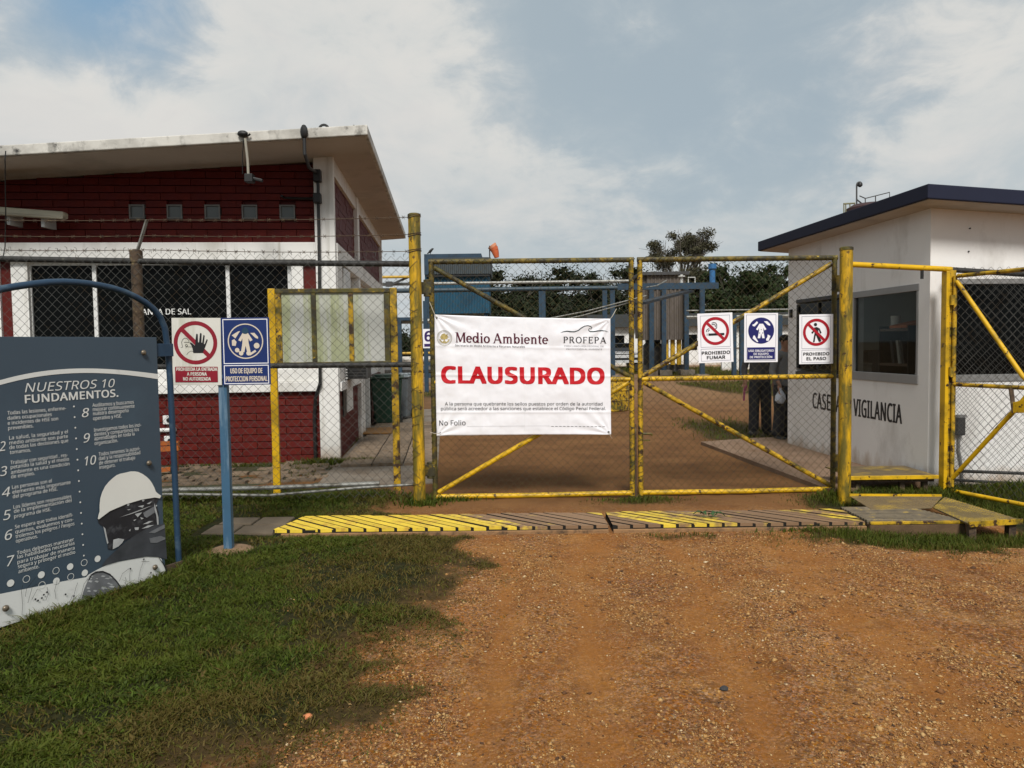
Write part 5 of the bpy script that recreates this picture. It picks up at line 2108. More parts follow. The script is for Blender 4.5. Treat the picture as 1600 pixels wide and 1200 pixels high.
def make_banner():
    P = lambda px, py: GF.loc(px, py, -0.075)
    c_tl, c_tr, c_br, c_bl = P(680, 491.5), P(955, 498), P(953.5, 679), P(681, 681)
    xa, xb = (c_tl[0] + c_bl[0]) / 2, (c_tr[0] + c_br[0]) / 2
    W, H = xb - xa, ((c_tl[1] - c_bl[1]) + (c_tr[1] - c_br[1])) / 2
    zb = c_bl[1]
    o = GF.w(xa, -0.075, zb)
    t = thing('banner', 'white closure banner with CLAUSURADO in red tied to the left gate leaf', 'banner', o, GF.a)

    def wob(x, z):
        u, v = x / W, z / H
        d = 0.0
        # folds from having been folded in store
        for f in (0.26, 0.51, 0.76):
            d += 0.0050 * np.exp(-np.abs(u - f) / 0.005) - 0.0034 * np.exp(-((u - f) / 0.05) ** 2)
        for f in (0.195, 0.505, 0.745):
            d += 0.0065 * np.exp(-np.abs(v - f) / 0.007) - 0.0042 * np.exp(-((v - f) / 0.06) ** 2)
        # creases running from the tied corners
        for cu, cv, s, a in ((0, 1, 1, 1.0), (1, 1, -1, 0.9), (0, 0, 1, 0.7), (1, 0, -1, 0.7)):
            du, dv = (u - cu) * W, (v - cv) * H
            r = np.sqrt(du * du + dv * dv) + 1e-6
            th = np.arctan2(np.abs(dv), np.abs(du))
            d += a * 0.011 * np.sin(th * 15 + cu * 2 + cv) * np.exp(-r / 0.26) * np.clip(r / 0.05, 0, 1)
        d += 0.026 * (fbm(x * 3.2 + 0.9 * z, z * 2.2 - x * 0.8, 71, 3) - 0.5)
        d += 0.009 * (fbm(x * 9 + z * 5, z * 7 - x * 4, 72, 3) - 0.5)
        d += 0.0022 * (fbm(x * 26 - z * 12, z * 21 + x * 9, 73, 2) - 0.5)
        d += 0.010 * np.sin(math.pi * u) * np.sin(math.pi * v)
        return -d

    def edge(x, z):
        """the corners are pulled out by the cords, edges sag a little"""
        u, v = x / W, z / H
        tl, tr = c_tl[1] - zb - H, c_tr[1] - zb - H
        top = tl * (1 - u) + tr * u - 0.008 * np.sin(math.pi * u)
        bot = (c_br[1] - zb) * u + 0.004 * np.sin(math.pi * u)
        return x, z + top * v + bot * (1 - v)

    nx, nz = 150, 104
    X, Z = np.meshgrid(np.linspace(0, W, nx), np.linspace(0, H, nz))
    X, Z = X.ravel(), Z.ravel()
    x2, z2 = edge(X, Z)
    co = np.stack([x2, wob(X, Z), z2], 1)
    idx = np.arange(nx * nz).reshape(nz, nx)
    q = np.stack([idx[:-1, :-1], idx[:-1, 1:], idx[1:, 1:], idx[1:, :-1]], -1).reshape(-1, 4)
    sh = raw_mesh('sheet', co, q, None, m_vinyl, smooth=True)
    sh.parent = t
    so = sh.modifiers.new('thick', 'SOLIDIFY')
    so.thickness = 0.0012
    so.offset = 1

    def put(mb, name, m, lift=0.0042):
        ob = mb.build(name, m, t)
        subdiv_long(ob, 0.035)
        n = len(ob.data.vertices)
        c = np.empty(n * 3, dtype=np.float32)
        ob.data.vertices.foreach_get('co', c)
        c = c.reshape(-1, 3)
        a, b_ = edge(c[:, 0], c[:, 2])
        c[:, 1] = wob(c[:, 0], c[:, 2]) - lift + c[:, 1]
        c[:, 0], c[:, 2] = a, b_
        ob.data.vertices.foreach_set('co', c.ravel())
        ob.data.update()
        return ob
    # banner coordinates of a photo pixel (bilinear in the four corners)
    def L(px, py):
        u = (px - 680.5) / (954.3 - 680.5)
        t_, b_ = 491.5 + 6.5 * u, 681 - 2 * u
        return (u * W, (1 - (py - t_) / (b_ - t_)) * H)

    def T(mb, s, px0, py, px1, cap, **k):
        a = L(px0, py)
        e = L(px1, py)
        mb.text(s, a[0], a[1], cap * H / 187.0, e[0], 0, **k)
    b = MB()
    T(b, 'CLAUSURADO', 691, 597.4, 943, 24.6, bold=0.044)
    put(b, 'lettering', m_ink_red)
    b = MB()
    a, e = L(712.4, 534.2), L(857, 534.2)
    serif_text(b, 'Medio Ambiente', a[0], a[1], 15.5 * H / 187, e[0], 0)
    put(b, 'lettering', m_ink_maroon)
    b = MB()
    T(b, 'Secretaría de Medio Ambiente y Recursos Naturales', 712, 540.2, 820, 2.7, bold=0.012)
    put(b, 'small_print', m_ink_black)
    b = MB()
    a, e = L(880, 535), L(948, 535)
    serif_text(b, 'PROFEPA', a[0], a[1], 10 * H / 187, e[0], 0, 0.06)
    put(b, 'lettering', m_ink_black)
    b = MB()
    T(b, 'PROCURADURÍA FEDERAL DE', 882, 541.0, 943.6, 2.4)
    put(b, 'small_print', m_ink_grey)
    b = MB()
    T(b, 'PROTECCIÓN AL AMBIENTE', 885, 545.8, 941, 2.4)
    put(b, 'small_print', m_ink_grey)
    b = MB()
    T(b, 'A la persona que quebrante los sellos puestos por orden de la autoridad', 694.4, 633.2, 941, 5.0, bold=0.004)
    put(b, 'lettering', m_ink_black)
    b = MB()
    T(b, 'pública será acreedor a las sanciones que establece el Código Penal Federal.', 688, 640.8, 946.4, 5.0, bold=0.004)
    put(b, 'lettering', m_ink_black)
    b = MB()
    T(b, 'No Folio', 685, 664.6, 726, 7.8, bold=0.006)
    put(b, 'lettering', m_ink_black)
    b = MB()
    px = 860
    while px < 943:
        a, e = L(px, 666.6), L(px + 4.0, 666.6)
        b.rect(a[0], e[0], a[1] - 0.002, a[1] + 0.002, 0)
        px += 6.2
    a, e = L(728, 666.4), L(858, 667.2)
    b.rect(a[0], e[0], a[1] - 0.0006, a[1] + 0.0006, 0)
    put(b, 'dashed_line', m_ink_black)
    # heron-like wave over PROFEPA
    b = MB()
    w = [(876, 519), (880, 517.5), (886, 516.6), (892, 517.4), (898, 517.6), (904, 515.5), (909, 511.5), (914, 508.8), (919, 508.2), (923, 509.4), (925.5, 511.8), (924, 513.6), (921.5, 512.8), (920, 514), (920.3, 516), (923, 517.6), (928, 517.6), (934, 516.6), (941, 516.2), (947, 517.0), (951.5, 518.6)]
    b.stroke([L(*p) for p in w], [0.001, 0.007, 0.010, 0.011, 0.010, 0.009, 0.009, 0.008, 0.008, 0.008, 0.007, 0.006, 0.006, 0.006, 0.007, 0.010, 0.011, 0.010, 0.009, 0.006, 0.001], 0)
    put(b, 'wave_emblem', m_ink_green)
    # round seal
    c = L(695.4, 527.6)
    k = H / 187.0
    b = MB()
    b.ring(c[0], c[1], 10.9 * k, 12.0 * k, 0)
    b.ring(c[0], c[1], 9.3 * k, 9.7 * k, 0)
    for i in range(26):
        g = 2 * math.pi * i / 26
        b.disc(c[0] + 10.3 * k * math.cos(g), c[1] + 10.3 * k * math.sin(g), 0.42 * k, 0, 6)
    put(b, 'seal_ring', m_ink_silver)
    b = MB()
    E = lambda pts: [(c[0] + x * k, c[1] + z * k) for x, z in pts]
    b.poly(E([(-6.5, 1), (-4, 5.5), (0, 7.2), (2.5, 5), (5.5, 6.2), (4.5, 3.2), (7, 1.5), (4.2, 0.6), (5.2, -2), (2, -1.4), (0.5, -3.5), (-2, -2.2), (-4.5, -2.6)]), 0)
    b.ring(c[0], c[1], 6.6 * k, 8.4 * k, 0, 20, 195, 345)
    b.poly(E([(-1, -3.6), (1, -4), (2.6, -6), (-2.6, -6)]), 0)
    put(b, 'seal_eagle', m_ink_gold)
    # eyelets and cords
    for (u, v, dx, dz) in ((0.012, 0.975, -0.07, 0.16), (0.988, 0.975, 0.09, 0.13), (0.02, 0.022, -0.10, 0.005), (0.985, 0.022, 0.04, -0.07)):
        x, z = u * W, v * H
        ex, ez = edge(np.array([x]), np.array([z]))
        yy = float(wob(np.array([x]), np.array([z]))[0])
        b = MB()
        b.ring(float(ex[0]), float(ez[0]), 0.004, 0.011, yy - 0.003, 14)
        b.disc(float(ex[0]), float(ez[0]), 0.005, yy - 0.0025, 10)
        b.build('eyelet', m_black, t)
        b = MB()
        b.tube([(float(ex[0]), yy - 0.004, float(ez[0])), (float(ex[0]) + dx * 0.5, 0.0, float(ez[0]) + dz * 0.5 - 0.006), (float(ex[0]) + dx, 0.03, float(ez[0]) + dz)], 0.003, 5)
        b.build('cord', mat_once('cord', (0.50, 0.46, 0.38), 0.8), t)


make_banner()


# ------------------------------------------------------------------ safety signs
m_sign_white = mat_once('sign_white', (0.80, 0.795, 0.825), 0.4, var=0.03)
m_sign_red = mat_once('sign_red', (0.36, 0.006, 0.018), 0.4, var=0.08)
m_sign_black = mat_once('sign_black', (0.012, 0.012, 0.014), 0.45)
m_sign_blue = mat_once('sign_blue', (0.010, 0.012, 0.115), 0.4, var=0.08)
m_sign_line = mat_once('sign_outline', (0.19, 0.19, 0.26), 0.5)


class Sign:
    """print in sign coordinates: u to the right and v down, both in sign widths / heights from the top left"""

    def __init__(s, fr, corners, name, label, cat, group, mbase, n, th=0.004, tilt=None):
        P = [fr.loc(px, py, n) for px, py in corners]
        cx, cz = sum(p[0] for p in P) / 4, sum(p[1] for p in P) / 4
        s.w = (math.dist(P[0], P[1]) + math.dist(P[3], P[2])) / 2
        s.h = (math.dist(P[0], P[3]) + math.dist(P[1], P[2])) / 2
        a = math.atan2(P[1][1] - P[0][1] + P[2][1] - P[3][1], P[1][0] - P[0][0] + P[2][0] - P[3][0])
        s.t = fthing(fr, name, label, cat, group, cx, n, cz)
        s.t.rotation_euler = (0, -a, fr.a)
        b = MB()
        b.box(-s.w / 2, s.w / 2, 0, th, -s.h / 2, s.h / 2)
        b.build('plate', mbase, s.t, bevel=0.0012)
        s.layer = 0

    def xy(s, u, v):
        return ((u - 0.5) * s.w, (0.5 - v) * s.h)

    def start(s):
        s.layer += 1
        return MB()

    def y(s):
        return -0.0009 * s.layer

    def rect(s, b, u0, u1, v0, v1):
        a, c = s.xy(u0, v1), s.xy(u1, v0)
        b.rect(a[0], c[0], a[1], c[1], s.y())

    def outline(s, b, u0, u1, v0, v1, t):
        a, c = s.xy(u0, v1), s.xy(u1, v0)
        b.frame(a[0], c[0], a[1], c[1], t * s.w, s.y())

    def poly(s, b, pts):
        b.poly([s.xy(*p) for p in pts], s.y())

    def stroke(s, b, pts, w):
        b.stroke([s.xy(*p) for p in pts], w * s.w if not isinstance(w, list) else [k * s.w for k in w], s.y())

    def ring(s, b, u, v, r0, r1, a0=0, a1=360):
        c = s.xy(u, v)
        b.ring(c[0], c[1], r0 * s.w, r1 * s.w, s.y(), 40, a0, a1)

    def disc(s, b, u, v, r, sx=1):
        c = s.xy(u, v)
        b.disc(c[0], c[1], r * s.w, s.y(), 36, sx)

    def text(s, b, body, u, v, cap, width=None, **k):
        c = s.xy(u, v)
        geo, _ = text_geo(body, k.get('bold', 0), 0, 2)
        if width:
            b.text(body, c[0] - width * s.w / 2, c[1], cap * s.h, c[0] + width * s.w / 2, s.y(), **k)
        else:
            b.text(body, c[0], c[1], cap * s.h, None, s.y(), align='c', **k)

    def done(s, b, name, m):
        return b.build(name, m, s.t)

    def slash(s, u, v, r0, r1, m, wd=None):
        b = s.start()
        s.ring(b, u, v, r0, r1)
        k = (r0 + r1) / 2 * math.sqrt(0.5)
        kv = k * s.w / s.h
        s.stroke(b, [(u - k, v - kv), (u + k, v + kv)], wd or (r1 - r0) * 1.0)
        s.done(b, 'prohibition_ring', m)


GRP = 'safety signs hung on the gate'


def zoomed(ox, oy, sc, pts):
    return [(ox + x / sc, oy + y / sc) for x, y in pts]


def gate_signs():
    # no smoking
    s = Sign(GF, zoomed(1080, 480, 10.667, [(95, 110), (682, 88), (710, 910), (130, 935)]), 'safety_sign', 'white no smoking sign PROHIBIDO FUMAR on the right gate leaf', 'sign', GRP, m_sign_white, -0.045)
    b = s.start()
    s.outline(b, .075, .925, .045, .685, .010)
    s.outline(b, .075, .925, .715, .965, .010)
    s.done(b, 'outline', m_sign_line)
    b = s.start()
    s.rect(b, .30, .755, .405, .452)
    s.rect(b, .255, .272, .405, .452)
    for q in ([(.245, .375), (.25, .34), (.29, .315), (.33, .31)], [(.29, .375), (.30, .35), (.34, .335)], [(.40, .20), (.46, .19), (.52, .20), (.545, .24), (.54, .30), (.48, .33), (.42, .335)], [(.40, .23), (.46, .225), (.50, .24), (.505, .28)]):
        s.stroke(b, q, .022)
    s.done(b, 'cigarette_print', m_sign_black)
    s.slash(.5, .36, .315, .395, m_sign_red)
    b = s.start()
    s.text(b, 'PROHIBIDO', .5, .83, .062, .80, bold=0.03)
    s.text(b, 'FUMAR', .5, .925, .062, .52, bold=0.03)
    s.done(b, 'lettering', m_sign_black)

    # protective equipment
    s = Sign(GF, zoomed(1080, 480, 10.667, [(878, 100), (1445, 98), (1445, 912), (890, 922)]), 'safety_sign', 'white sign with an overall on a blue disc USO OBLIGATORIO on the right gate leaf', 'sign', GRP, m_sign_white, -0.045)
    b = s.start()
    s.outline(b, .055, .945, .03, .97, .012)
    s.done(b, 'outline', m_sign_line)
    b = s.start()
    s.disc(b, .5, .355, .385)
    s.rect(b, .085, .915, .695, .945)
    s.done(b, 'blue_field', m_sign_blue)
    b = s.start()
    ppe_print(s, b, .5, .355, .385, 'gate')
    s.text(b, 'USO OBLIGATORIO', .5, .785, .042, .74, bold=0.02)
    s.text(b, 'DE EQUIPO', .5, .850, .042, .44, bold=0.02)
    s.text(b, 'DE PROTECCIÓN', .5, .915, .042, .66, bold=0.02)
    s.done(b, 'lettering', m_sign_white)
    b = s.start()
    for du in (-.05, .045):
        s.rect(b, .5 + du - .018, .5 + du + .018, .395, .412)
    s.rect(b, .485, .515, .33, .342)
    s.done(b, 'pocket_print', m_sign_blue)

    # no entry
    s = Sign(GF, zoomed(1240, 480, 12, [(105, 140), (742, 128), (742, 1058), (108, 1068)]), 'safety_sign', 'white sign with crossed out walker PROHIBIDO EL PASO by the right gate post', 'sign', GRP, m_sign_white, -0.05)
    b = s.start()
    s.outline(b, .07, .92, .035, .69, .010)
    s.outline(b, .07, .92, .715, .975, .010)
    s.done(b, 'outline', m_sign_line)
    b = s.start()
    s.disc(b, .475, .205, .048)
    s.poly(b, [(.44, .262), (.52, .255), (.60, .285), (.655, .375), (.625, .39), (.60, .375), (.575, .32), (.56, .315), (.565, .40), (.60, .45), (.65, .535), (.61, .56), (.57, .55), (.49, .42), (.475, .45), (.45, .56), (.40, .56), (.43, .44), (.45, .37), (.45, .33), (.40, .385), (.36, .375), (.40, .33)])
    s.disc(b, .385, .365, .03)
    s.done(b, 'walker_print', m_sign_black)
    s.slash(.5, .36, .315, .395, m_sign_red)
    b = s.start()
    s.text(b, 'PROHIBIDO', .5, .825, .058, .76, bold=0.03)
    s.text(b, 'EL PASO', .5, .92, .058, .57, bold=0.03)
    s.done(b, 'lettering', m_sign_black)


def ppe_print(s, b, cu, cv, r, kind):
    k = s.w / s.h
    q = lambda pts: [(cu + x * r, cv + z * r * k) for x, z in pts]
    # overall
    s.poly(b, q([(-.14, -.52), (.14, -.52), (.40, -.10), (.26, -.02), (.17, -.20), (.17, .02), (.27, .58), (.08, .58), (0, .22), (-.08, .58), (-.27, .58), (-.17, .02), (-.17, -.20), (-.26, -.02), (-.40, -.10)]))
    if kind == 'gate':
        s.poly(b, q([(.20, -.70), (.45, -.72), (.68, -.50), (.70, -.36), (.50, -.42), (.36, -.56)]))          # cap
        s.poly(b, q([(-.34, -.72), (-.24, -.60), (-.50, -.32), (-.66, -.36), (-.68, -.46), (-.56, -.50)]))    # goggles
        s.poly(b, q([(-.60, .38), (-.50, .36), (-.40, .56), (-.22, .84), (-.30, .88), (-.66, .58)]))          # boot
        s.poly(b, q([(.50, .30), (.72, .42), (.66, .56), (.58, .78), (.40, .78), (.38, .64), (.48, .50)]))    # glove
    else:
        s.poly(b, q([(-.42, -.58), (-.28, -.62), (-.56, -.20), (-.76, -.38)]))
        s.poly(b, q([(.28, -.50), (.52, -.50), (.72, -.26), (.70, -.16), (.56, -.22)]))
        s.poly(b, q([(-.76, -.10), (-.62, -.16), (-.50, .00), (-.56, .22), (-.76, .20)]))
        c = (cu + .62 * r, cv + .22 * r * k)
        s.disc(b, c[0], c[1], .16 * r)
        for x, z in ((-.48, .46), (-.26, .64)):
            s.disc(b, cu + x * r, cv + z * r * k, .125 * r)
        s.stroke(b, q([(-.48, .46), (-.26, .64)]), .06 * r)
        s.disc(b, cu + .16 * r, cv + .64 * r * k, .13 * r)
        s.stroke(b, q([(.22, .72), (.56, .50)]), .12 * r)


gate_signs()


def pole_signs():
    base = gnd(358, 861)
    SF = Fr(base.x, base.y, R_(1.0))
    t = fthing(SF, 'sign_post', 'light blue square sign post standing in a round concrete foot in the grass', 'post')
    top = SF.loc(350, 505)[1]
    b = MB()
    b.box(-0.033, 0.033, -0.03, 0.03, -0.05, top)
    b.build('pole', m_blue_post, t, bevel=0.006)
    b = MB()
    b.lathe([(0.175, -0.05), (0.17, 0.008), (0.13, 0.022), (0.06, 0.026)], (0.01, 0.01, 0), 22)
    b.build('foot', mat_once('foot_concrete', (0.20, 0.125, 0.07), 0.95, var=0.25, vscale=9, bump=0.5, bscale=40), t, smooth=True)
    b = MB()
    a0, a1 = SF.loc(275, 560)[0], SF.loc(416, 560)[0]
    for py in (515, 588):
        z = SF.loc(350, py)[1]
        b.box(a0, a1, -0.045, -0.031, z - 0.015, z + 0.015)
    b.build('cross_bar', m_blue_post, t)
    m_old = mat('old_white_sign', (0.60, 0.585, 0.53), 0.5, 0.05, 3, [((0.44, 0.43, 0.35), 3.5, 0.50, 0.72, (3, 3, 0.5)), ((0.30, 0.27, 0.2), 18, 0.72, 0.8)])
    m_red2 = mat_once('old_sign_red', (0.22, 0.006, 0.018), 0.5, var=0.15)
    m_blue2 = mat_once('old_sign_blue', (0.006, 0.022, 0.115), 0.45, var=0.12)
    m_cream = mat_once('old_sign_cream', (0.60, 0.52, 0.42), 0.5, var=0.12)
    s = Sign(SF, [(267.5, 497), (344.5, 496.5), (346.5, 602), (270.5, 601.5)], 'warning_sign', 'white no entry sign with a black hand PROHIBIDA LA ENTRADA on the blue post', 'sign', 'signs on the blue post', m_old, -0.05)
    b = s.start()
    # head outline behind the hand
    ox, oy, wd, hg = 30.0, 62.0, 748.0, 1020.0
    C = lambda pts: [((x - ox) / wd, (y - oy) / hg) for x, y in pts]
    s.stroke(b, C([(165, 510), (195, 505), (185, 470), (178, 430), (195, 390), (225, 368), (260, 372), (290, 405), (292, 440)]), .010)
    s.stroke(b, C([(215, 430), (292, 432)]), .010)
    s.stroke(b, C([(250, 620), (275, 590), (315, 562), (350, 572)]), .008)
    s.stroke(b, C([(240, 520), (250, 500), (345, 502)]), .008)
    u, v = C([(250, 480)])[0]
    s.ring(b, u, v, .016, .026)
    s.done(b, 'head_print', m_sign_black)
    u, v = C([(390, 438)])[0]
    s.slash(u, v, .365, .445, m_red2, .085)
    b = s.start()
    s.poly(b, C([(355, 592), (342, 520), (325, 475), (300, 437), (318, 432), (345, 448), (378, 478), (388, 470), (390, 400), (405, 305), (418, 300), (428, 312), (430, 430), (444, 432), (463, 292), (478, 290), (487, 300), (480, 432), (492, 440), (513, 322), (526, 320), (532, 332), (518, 455), (530, 460), (560, 388), (573, 385), (577, 396), (545, 480), (522, 540), (500, 592)]))
    s.done(b, 'hand_print', m_sign_black)
    b = s.start()
    s.rect(b, .055, .925, .725, .955)
    s.done(b, 'red_field', m_red2)
    b = s.start()
    s.text(b, 'PROHIBIDA LA ENTRADA', .50, .785, .048, .83, bold=0.03)
    s.text(b, 'A PERSONA', .50, .857, .048, .40, bold=0.03)
    s.text(b, 'NO AUTORIZADA', .50, .930, .048, .56, bold=0.03)
    s.done(b, 'lettering', m_old)
    s = Sign(SF, [(345.5, 496.5), (420, 496), (423.5, 600.5), (347.5, 602)], 'safety_sign', 'blue sign with cream symbols in a ring USO DE EQUIPO on the blue post', 'sign', 'signs on the blue post', m_blue2, -0.05)
    b = s.start()
    s.outline(b, .035, .965, .02, .685, .016)
    s.outline(b, .035, .965, .705, .985, .016)
    s.done(b, 'outline', m_sign_white)
    b = s.start()
    s.ring(b, .5, .35, .345, .368)
    ppe_print(s, b, .5, .36, .37, 'pole')
    s.text(b, 'USO DE EQUIPO DE', .5, .825, .072, .66, bold=0.02)
    s.text(b, 'PROTECCION PERSONAL', .5, .945, .072, .86, bold=0.02)
    s.done(b, 'lettering', m_cream)
    b = s.start()
    s.disc(b, .5, .185, .055)
    s.disc(b, .5, .20, .06, 1.2)
    s.done(b, 'helmet_print', mat_once('old_sign_slate', (0.012, 0.045, 0.085), 0.5))


pole_signs()


# ------------------------------------------------------------------ yellow notice board behind the fence
def make_notice_board():
    b0 = gnd(434, 772)
    NF = Fr(b0.x, b0.y, R_(4.5))
    t = fthing(NF, 'notice_board', 'empty yellow framed notice board with stained milky panels behind the fence', 'notice board')
    X = lambda px: NF.loc(px, 510)[0]
    zt, zb = NF.loc(520, 451)[1], NF.loc(520, 571)[1]
    xl0, xl1, xr0, xr1 = X(420), X(432), X(606), X(621)
    lw = 0.04
    for (xa, name) in ((xl0, 'leg'), (xr1 - 0.075, 'leg')):
        b = MB()
        b.box(xa, xa + 0.075, -0.02, 0.03, -0.1, zt + 0.005)
        b.build(name, m_yellow_mid if xa > 0 else m_yellow, t, bevel=0.005)
    b = MB()
    b.box(xl0 + 0.077, xr1 - 0.077, -0.03, 0.03, zt - 0.045, zt)
    b.build('top_rail', m_mossy, t, bevel=0.004)
    b = MB()
    b.box(xl0 + 0.077, xr1 - 0.077, -0.03, 0.03, zb, zb + 0.04)
    b.build('bottom_rail', m_mossy, t, bevel=0.004)
    b = MB()
    b.box(xl0 + 0.077, xl0 + 0.14, -0.022, 0.022, zb + 0.042, zt - 0.047)
    b.build('side_rail', m_yellow_mid, t, bevel=0.004)
    b = MB()
    b.box(xr1 - 0.14, xr1 - 0.077, -0.022, 0.022, zb + 0.042, zt - 0.047)
    b.build('side_rail', m_mossy, t, bevel=0.004)
    divs = []
    for px in (491, 549):
        x = X(px)
        divs.append(x)
        b = MB()
        b.box(x - 0.025, x + 0.025, -0.024, 0.024, zb + 0.042, zt - 0.047)
        b.build('divider', m_mossy if px < 500 else m_yellow_mid, t, bevel=0.004)
    mp = mat('milky_panel', (0.46, 0.465, 0.43), 0.35, 0.05, 4, [((0.34, 0.36, 0.22), 4.0, 0.44, 0.56, (1.8, 1, 0.10)), ((0.18, 0.20, 0.085), 6.0, 0.56, 0.64, (1.8, 1, 0.10)), ((0.57, 0.575, 0.54), 6, 0.60, 0.75, (1.4, 1, 0.2))])
    ed = [xl0 + 0.142, divs[0], divs[1], xr1 - 0.142]
    for i in range(3):
        a = ed[i] + (0.027 if i else 0)
        c = ed[i + 1] - (0.027 if i < 2 else 0)
        b = MB()
        b.box(a, c, -0.006, 0.0, zb + 0.042, zt - 0.047)
        b.build('panel', mp, t)
    return t


make_notice_board()


# ------------------------------------------------------------------ big information board at the left
def make_info_board():
    IB = Fr(-2.42, 5.20, R_(63.2))
    t = fthing(IB, 'information_board', 'large slate blue board NUESTROS 10 FUNDAMENTOS with a helmeted worker, in a blue tube arch', 'information board')
    P = lambda px, py, n=0.0: IB.loc(px, py, n)
    xr = (P(261, 890)[0] + P(242, 535)[0]) / 2
    zt, zb = P(241, 527)[1], P(261, 897)[1]
    XL = -1.34
    m_board = mat('board_slate', (0.050, 0.074, 0.100), 0.42, 0.08, 1.2, [((0.060, 0.092, 0.122), 1.4, 0.50, 0.75), ((0.10, 0.14, 0.175), 30, 0.74, 0.82, (1, 1, 0.05))], spec=0.35)
    b = MB()
    b.box(XL, xr, 0.0, 0.012, zb, zt)
    b.build('panel', m_board, t, bevel=0.002)
    m_pw = mat('print_white', (0.66, 0.665, 0.64), 0.45, 0.05, 3, [((0.50, 0.50, 0.48), 7, 0.62, 0.78)])
    m_pd = mat('print_charcoal', (0.022, 0.022, 0.026), 0.45, 0.4, 7, [((0.075, 0.078, 0.085), 9, 0.54, 0.66), ((0.20, 0.205, 0.21), 15, 0.66, 0.72)])
    m_pg = mat_once('print_grey', (0.16, 0.165, 0.175), 0.45, var=0.4, vscale=9)
    m_pl = mat_once('print_pale', (0.42, 0.43, 0.43), 0.45, var=0.3, vscale=9)
    m_cap = mat_once('print_helmet', (0.72, 0.71, 0.66), 0.45, var=0.05)
    lay = [0]

    def Y():
        return -0.0010 * lay[0]

    def new():
        lay[0] += 1
        return MB()
    Q = lambda pts: [P(*p) for p in pts]
    # white foot band; it carries on to the hidden end of the board
    b = new()
    zl = P(0, 928)[1]
    b.poly([(XL, zb + 0.001), P(260.5, 896), P(259, 893), P(252, 873), P(242, 868), P(226, 870), P(204, 874), P(183, 878), P(166, 883), P(150, 891), P(138, 898), P(134, 902), P(100, 908), P(45, 919), (P(0, 928)[0], zl), (XL, zl)], Y())
    b.build('white_band', m_pw, t)
    # curved header line
    b = new()
    up = [(0, 594), (50, 582.5), (100, 576.8), (137, 575.5), (187, 578), (243.5, 584)]
    dn = [(0, 601.5), (50, 590), (100, 584), (137, 582.5), (187, 585), (244, 592)]
    pu, pd = Q(up), Q(dn)
    xa = XL
    pts_u = [(xa, pu[0][1] - 0.05)] + pu
    pts_d = [(xa, pd[0][1] - 0.05)] + pd
    # smooth the arc
    us = np.linspace(XL, xr - 0.001, 40)
    zu = np.interp(us, [p[0] for p in pts_u], [p[1] for p in pts_u])
    zd = np.interp(us, [p[0] for p in pts_d], [p[1] for p in pts_d])
    cu = np.polyfit([p[0] for p in pu], [p[1] for p in pu], 3)
    cd = np.polyfit([p[0] for p in pd], [p[1] for p in pd], 3)
    inside = us > pu[0][0]
    zu = np.where(inside, np.polyval(cu, us), zu)
    zd = np.where(inside, np.polyval(cd, us), zd)
    o = len(b.v)
    for x, a, c in zip(us, zu, zd):
        b.v += [(x, Y(), a), (x, Y(), c)]
    b.f += [(o + 2 * i, o + 2 * i + 1, o + 2 * i + 3, o + 2 * i + 2) for i in range(len(us) - 1)]
    b.build('header_line', m_pw, t)
    # lettering
    def T(b, s, x0, y, x1, cap, **k):
        a = P(x0, y)
        e = P(x1, y)
        up_ = P(x0, y - cap)
        b.text(s, a[0], a[1], up_[1] - a[1], e[0], Y(), **k)
    b = new()
    T(b, 'NUESTROS 10', 38.5, 613, 179.5, 14.2, shear=0.22)
    b.build('lettering', m_pw, t)
    b = MB()
    T(b, 'FUNDAMENTOS.', 39, 630, 184.5, 12.6, bold=0.022)
    b.build('lettering', m_pw, t)
    rows = [
        ('Todas las lesiones, enferme-', 11.3, 648, 103), ('dades ocupacionales', 11.3, 656, 80.7), ('e incidentes de HSE son', 11.7, 664, 90.7), ('prevenibles.', 12.3, 671.7, 52),
        ('La salud, la seguridad y el', 14, 687, 106), ('medio ambiente son parte', 14.3, 694.7, 106), ('de todas las decisiones que', 14.3, 702, 106.7), ('tomamos.', 15, 709.6, 48),
        ('Trabajar con seguridad , res-', 16, 725.6, 106), ('petando la salud y el medio', 16.3, 732.7, 108), ('ambiente es una condición', 16.7, 740.7, 108.7), ('de empleo.', 17, 747.6, 54),
        ('Las personas son el', 18.4, 764, 80.7), ('elemento más importante', 19, 771.6, 110.4), ('del programa de HSE.', 19.6, 778.7, 90),
        ('Los líderes son responsables', 20.7, 795, 111.7), ('de la implementación del', 21.3, 801.6, 112), ('programa de HSE.', 21.7, 809.6, 80),
        ('Se espera que todos identifi-', 23, 826, 114.4), ('quemos, evaluemos y con-', 23.6, 833.7, 115), ('trolemos los peligros / riesgos', 24, 841, 116.7), ('operativos.', 24.4, 848, 59),
        ('Todos debemos mantener', 26, 866.7, 116), ('las habilidades necesarias', 26.7, 873, 117), ('para trabajar de manera', 27, 881, 117), ('segura y proteger el medio', 27.6, 888, 118), ('ambiente.', 28.4, 895.7, 61),
        ('Auditamos y buscamos', 144, 635.8, 208.8), ('mejorar continuamente', 144.7, 642.5, 210), ('nuestro desempeño', 145, 649, 200.8), ('operativo y HSE.', 145, 656.6, 190),
        ('Investigamos todos los inci-', 146.3, 674.7, 220.5), ('dentes y compartimos los', 146.8, 681.5, 217), ('aprendizajes en toda la', 147, 688, 210), ('organización.', 147.4, 695.4, 184),
        ('Todos tenemos la autori-', 153.9, 712.4, 218.7), ('dad y la responsabilidad', 153.9, 719.2, 219), ('de detener el trabajo', 154.4, 726.2, 211), ('inseguro.', 155, 733, 180)]
    cuts = [0, 4, 8, 12, 15, 18, 22, 27, 31, 35, 39]
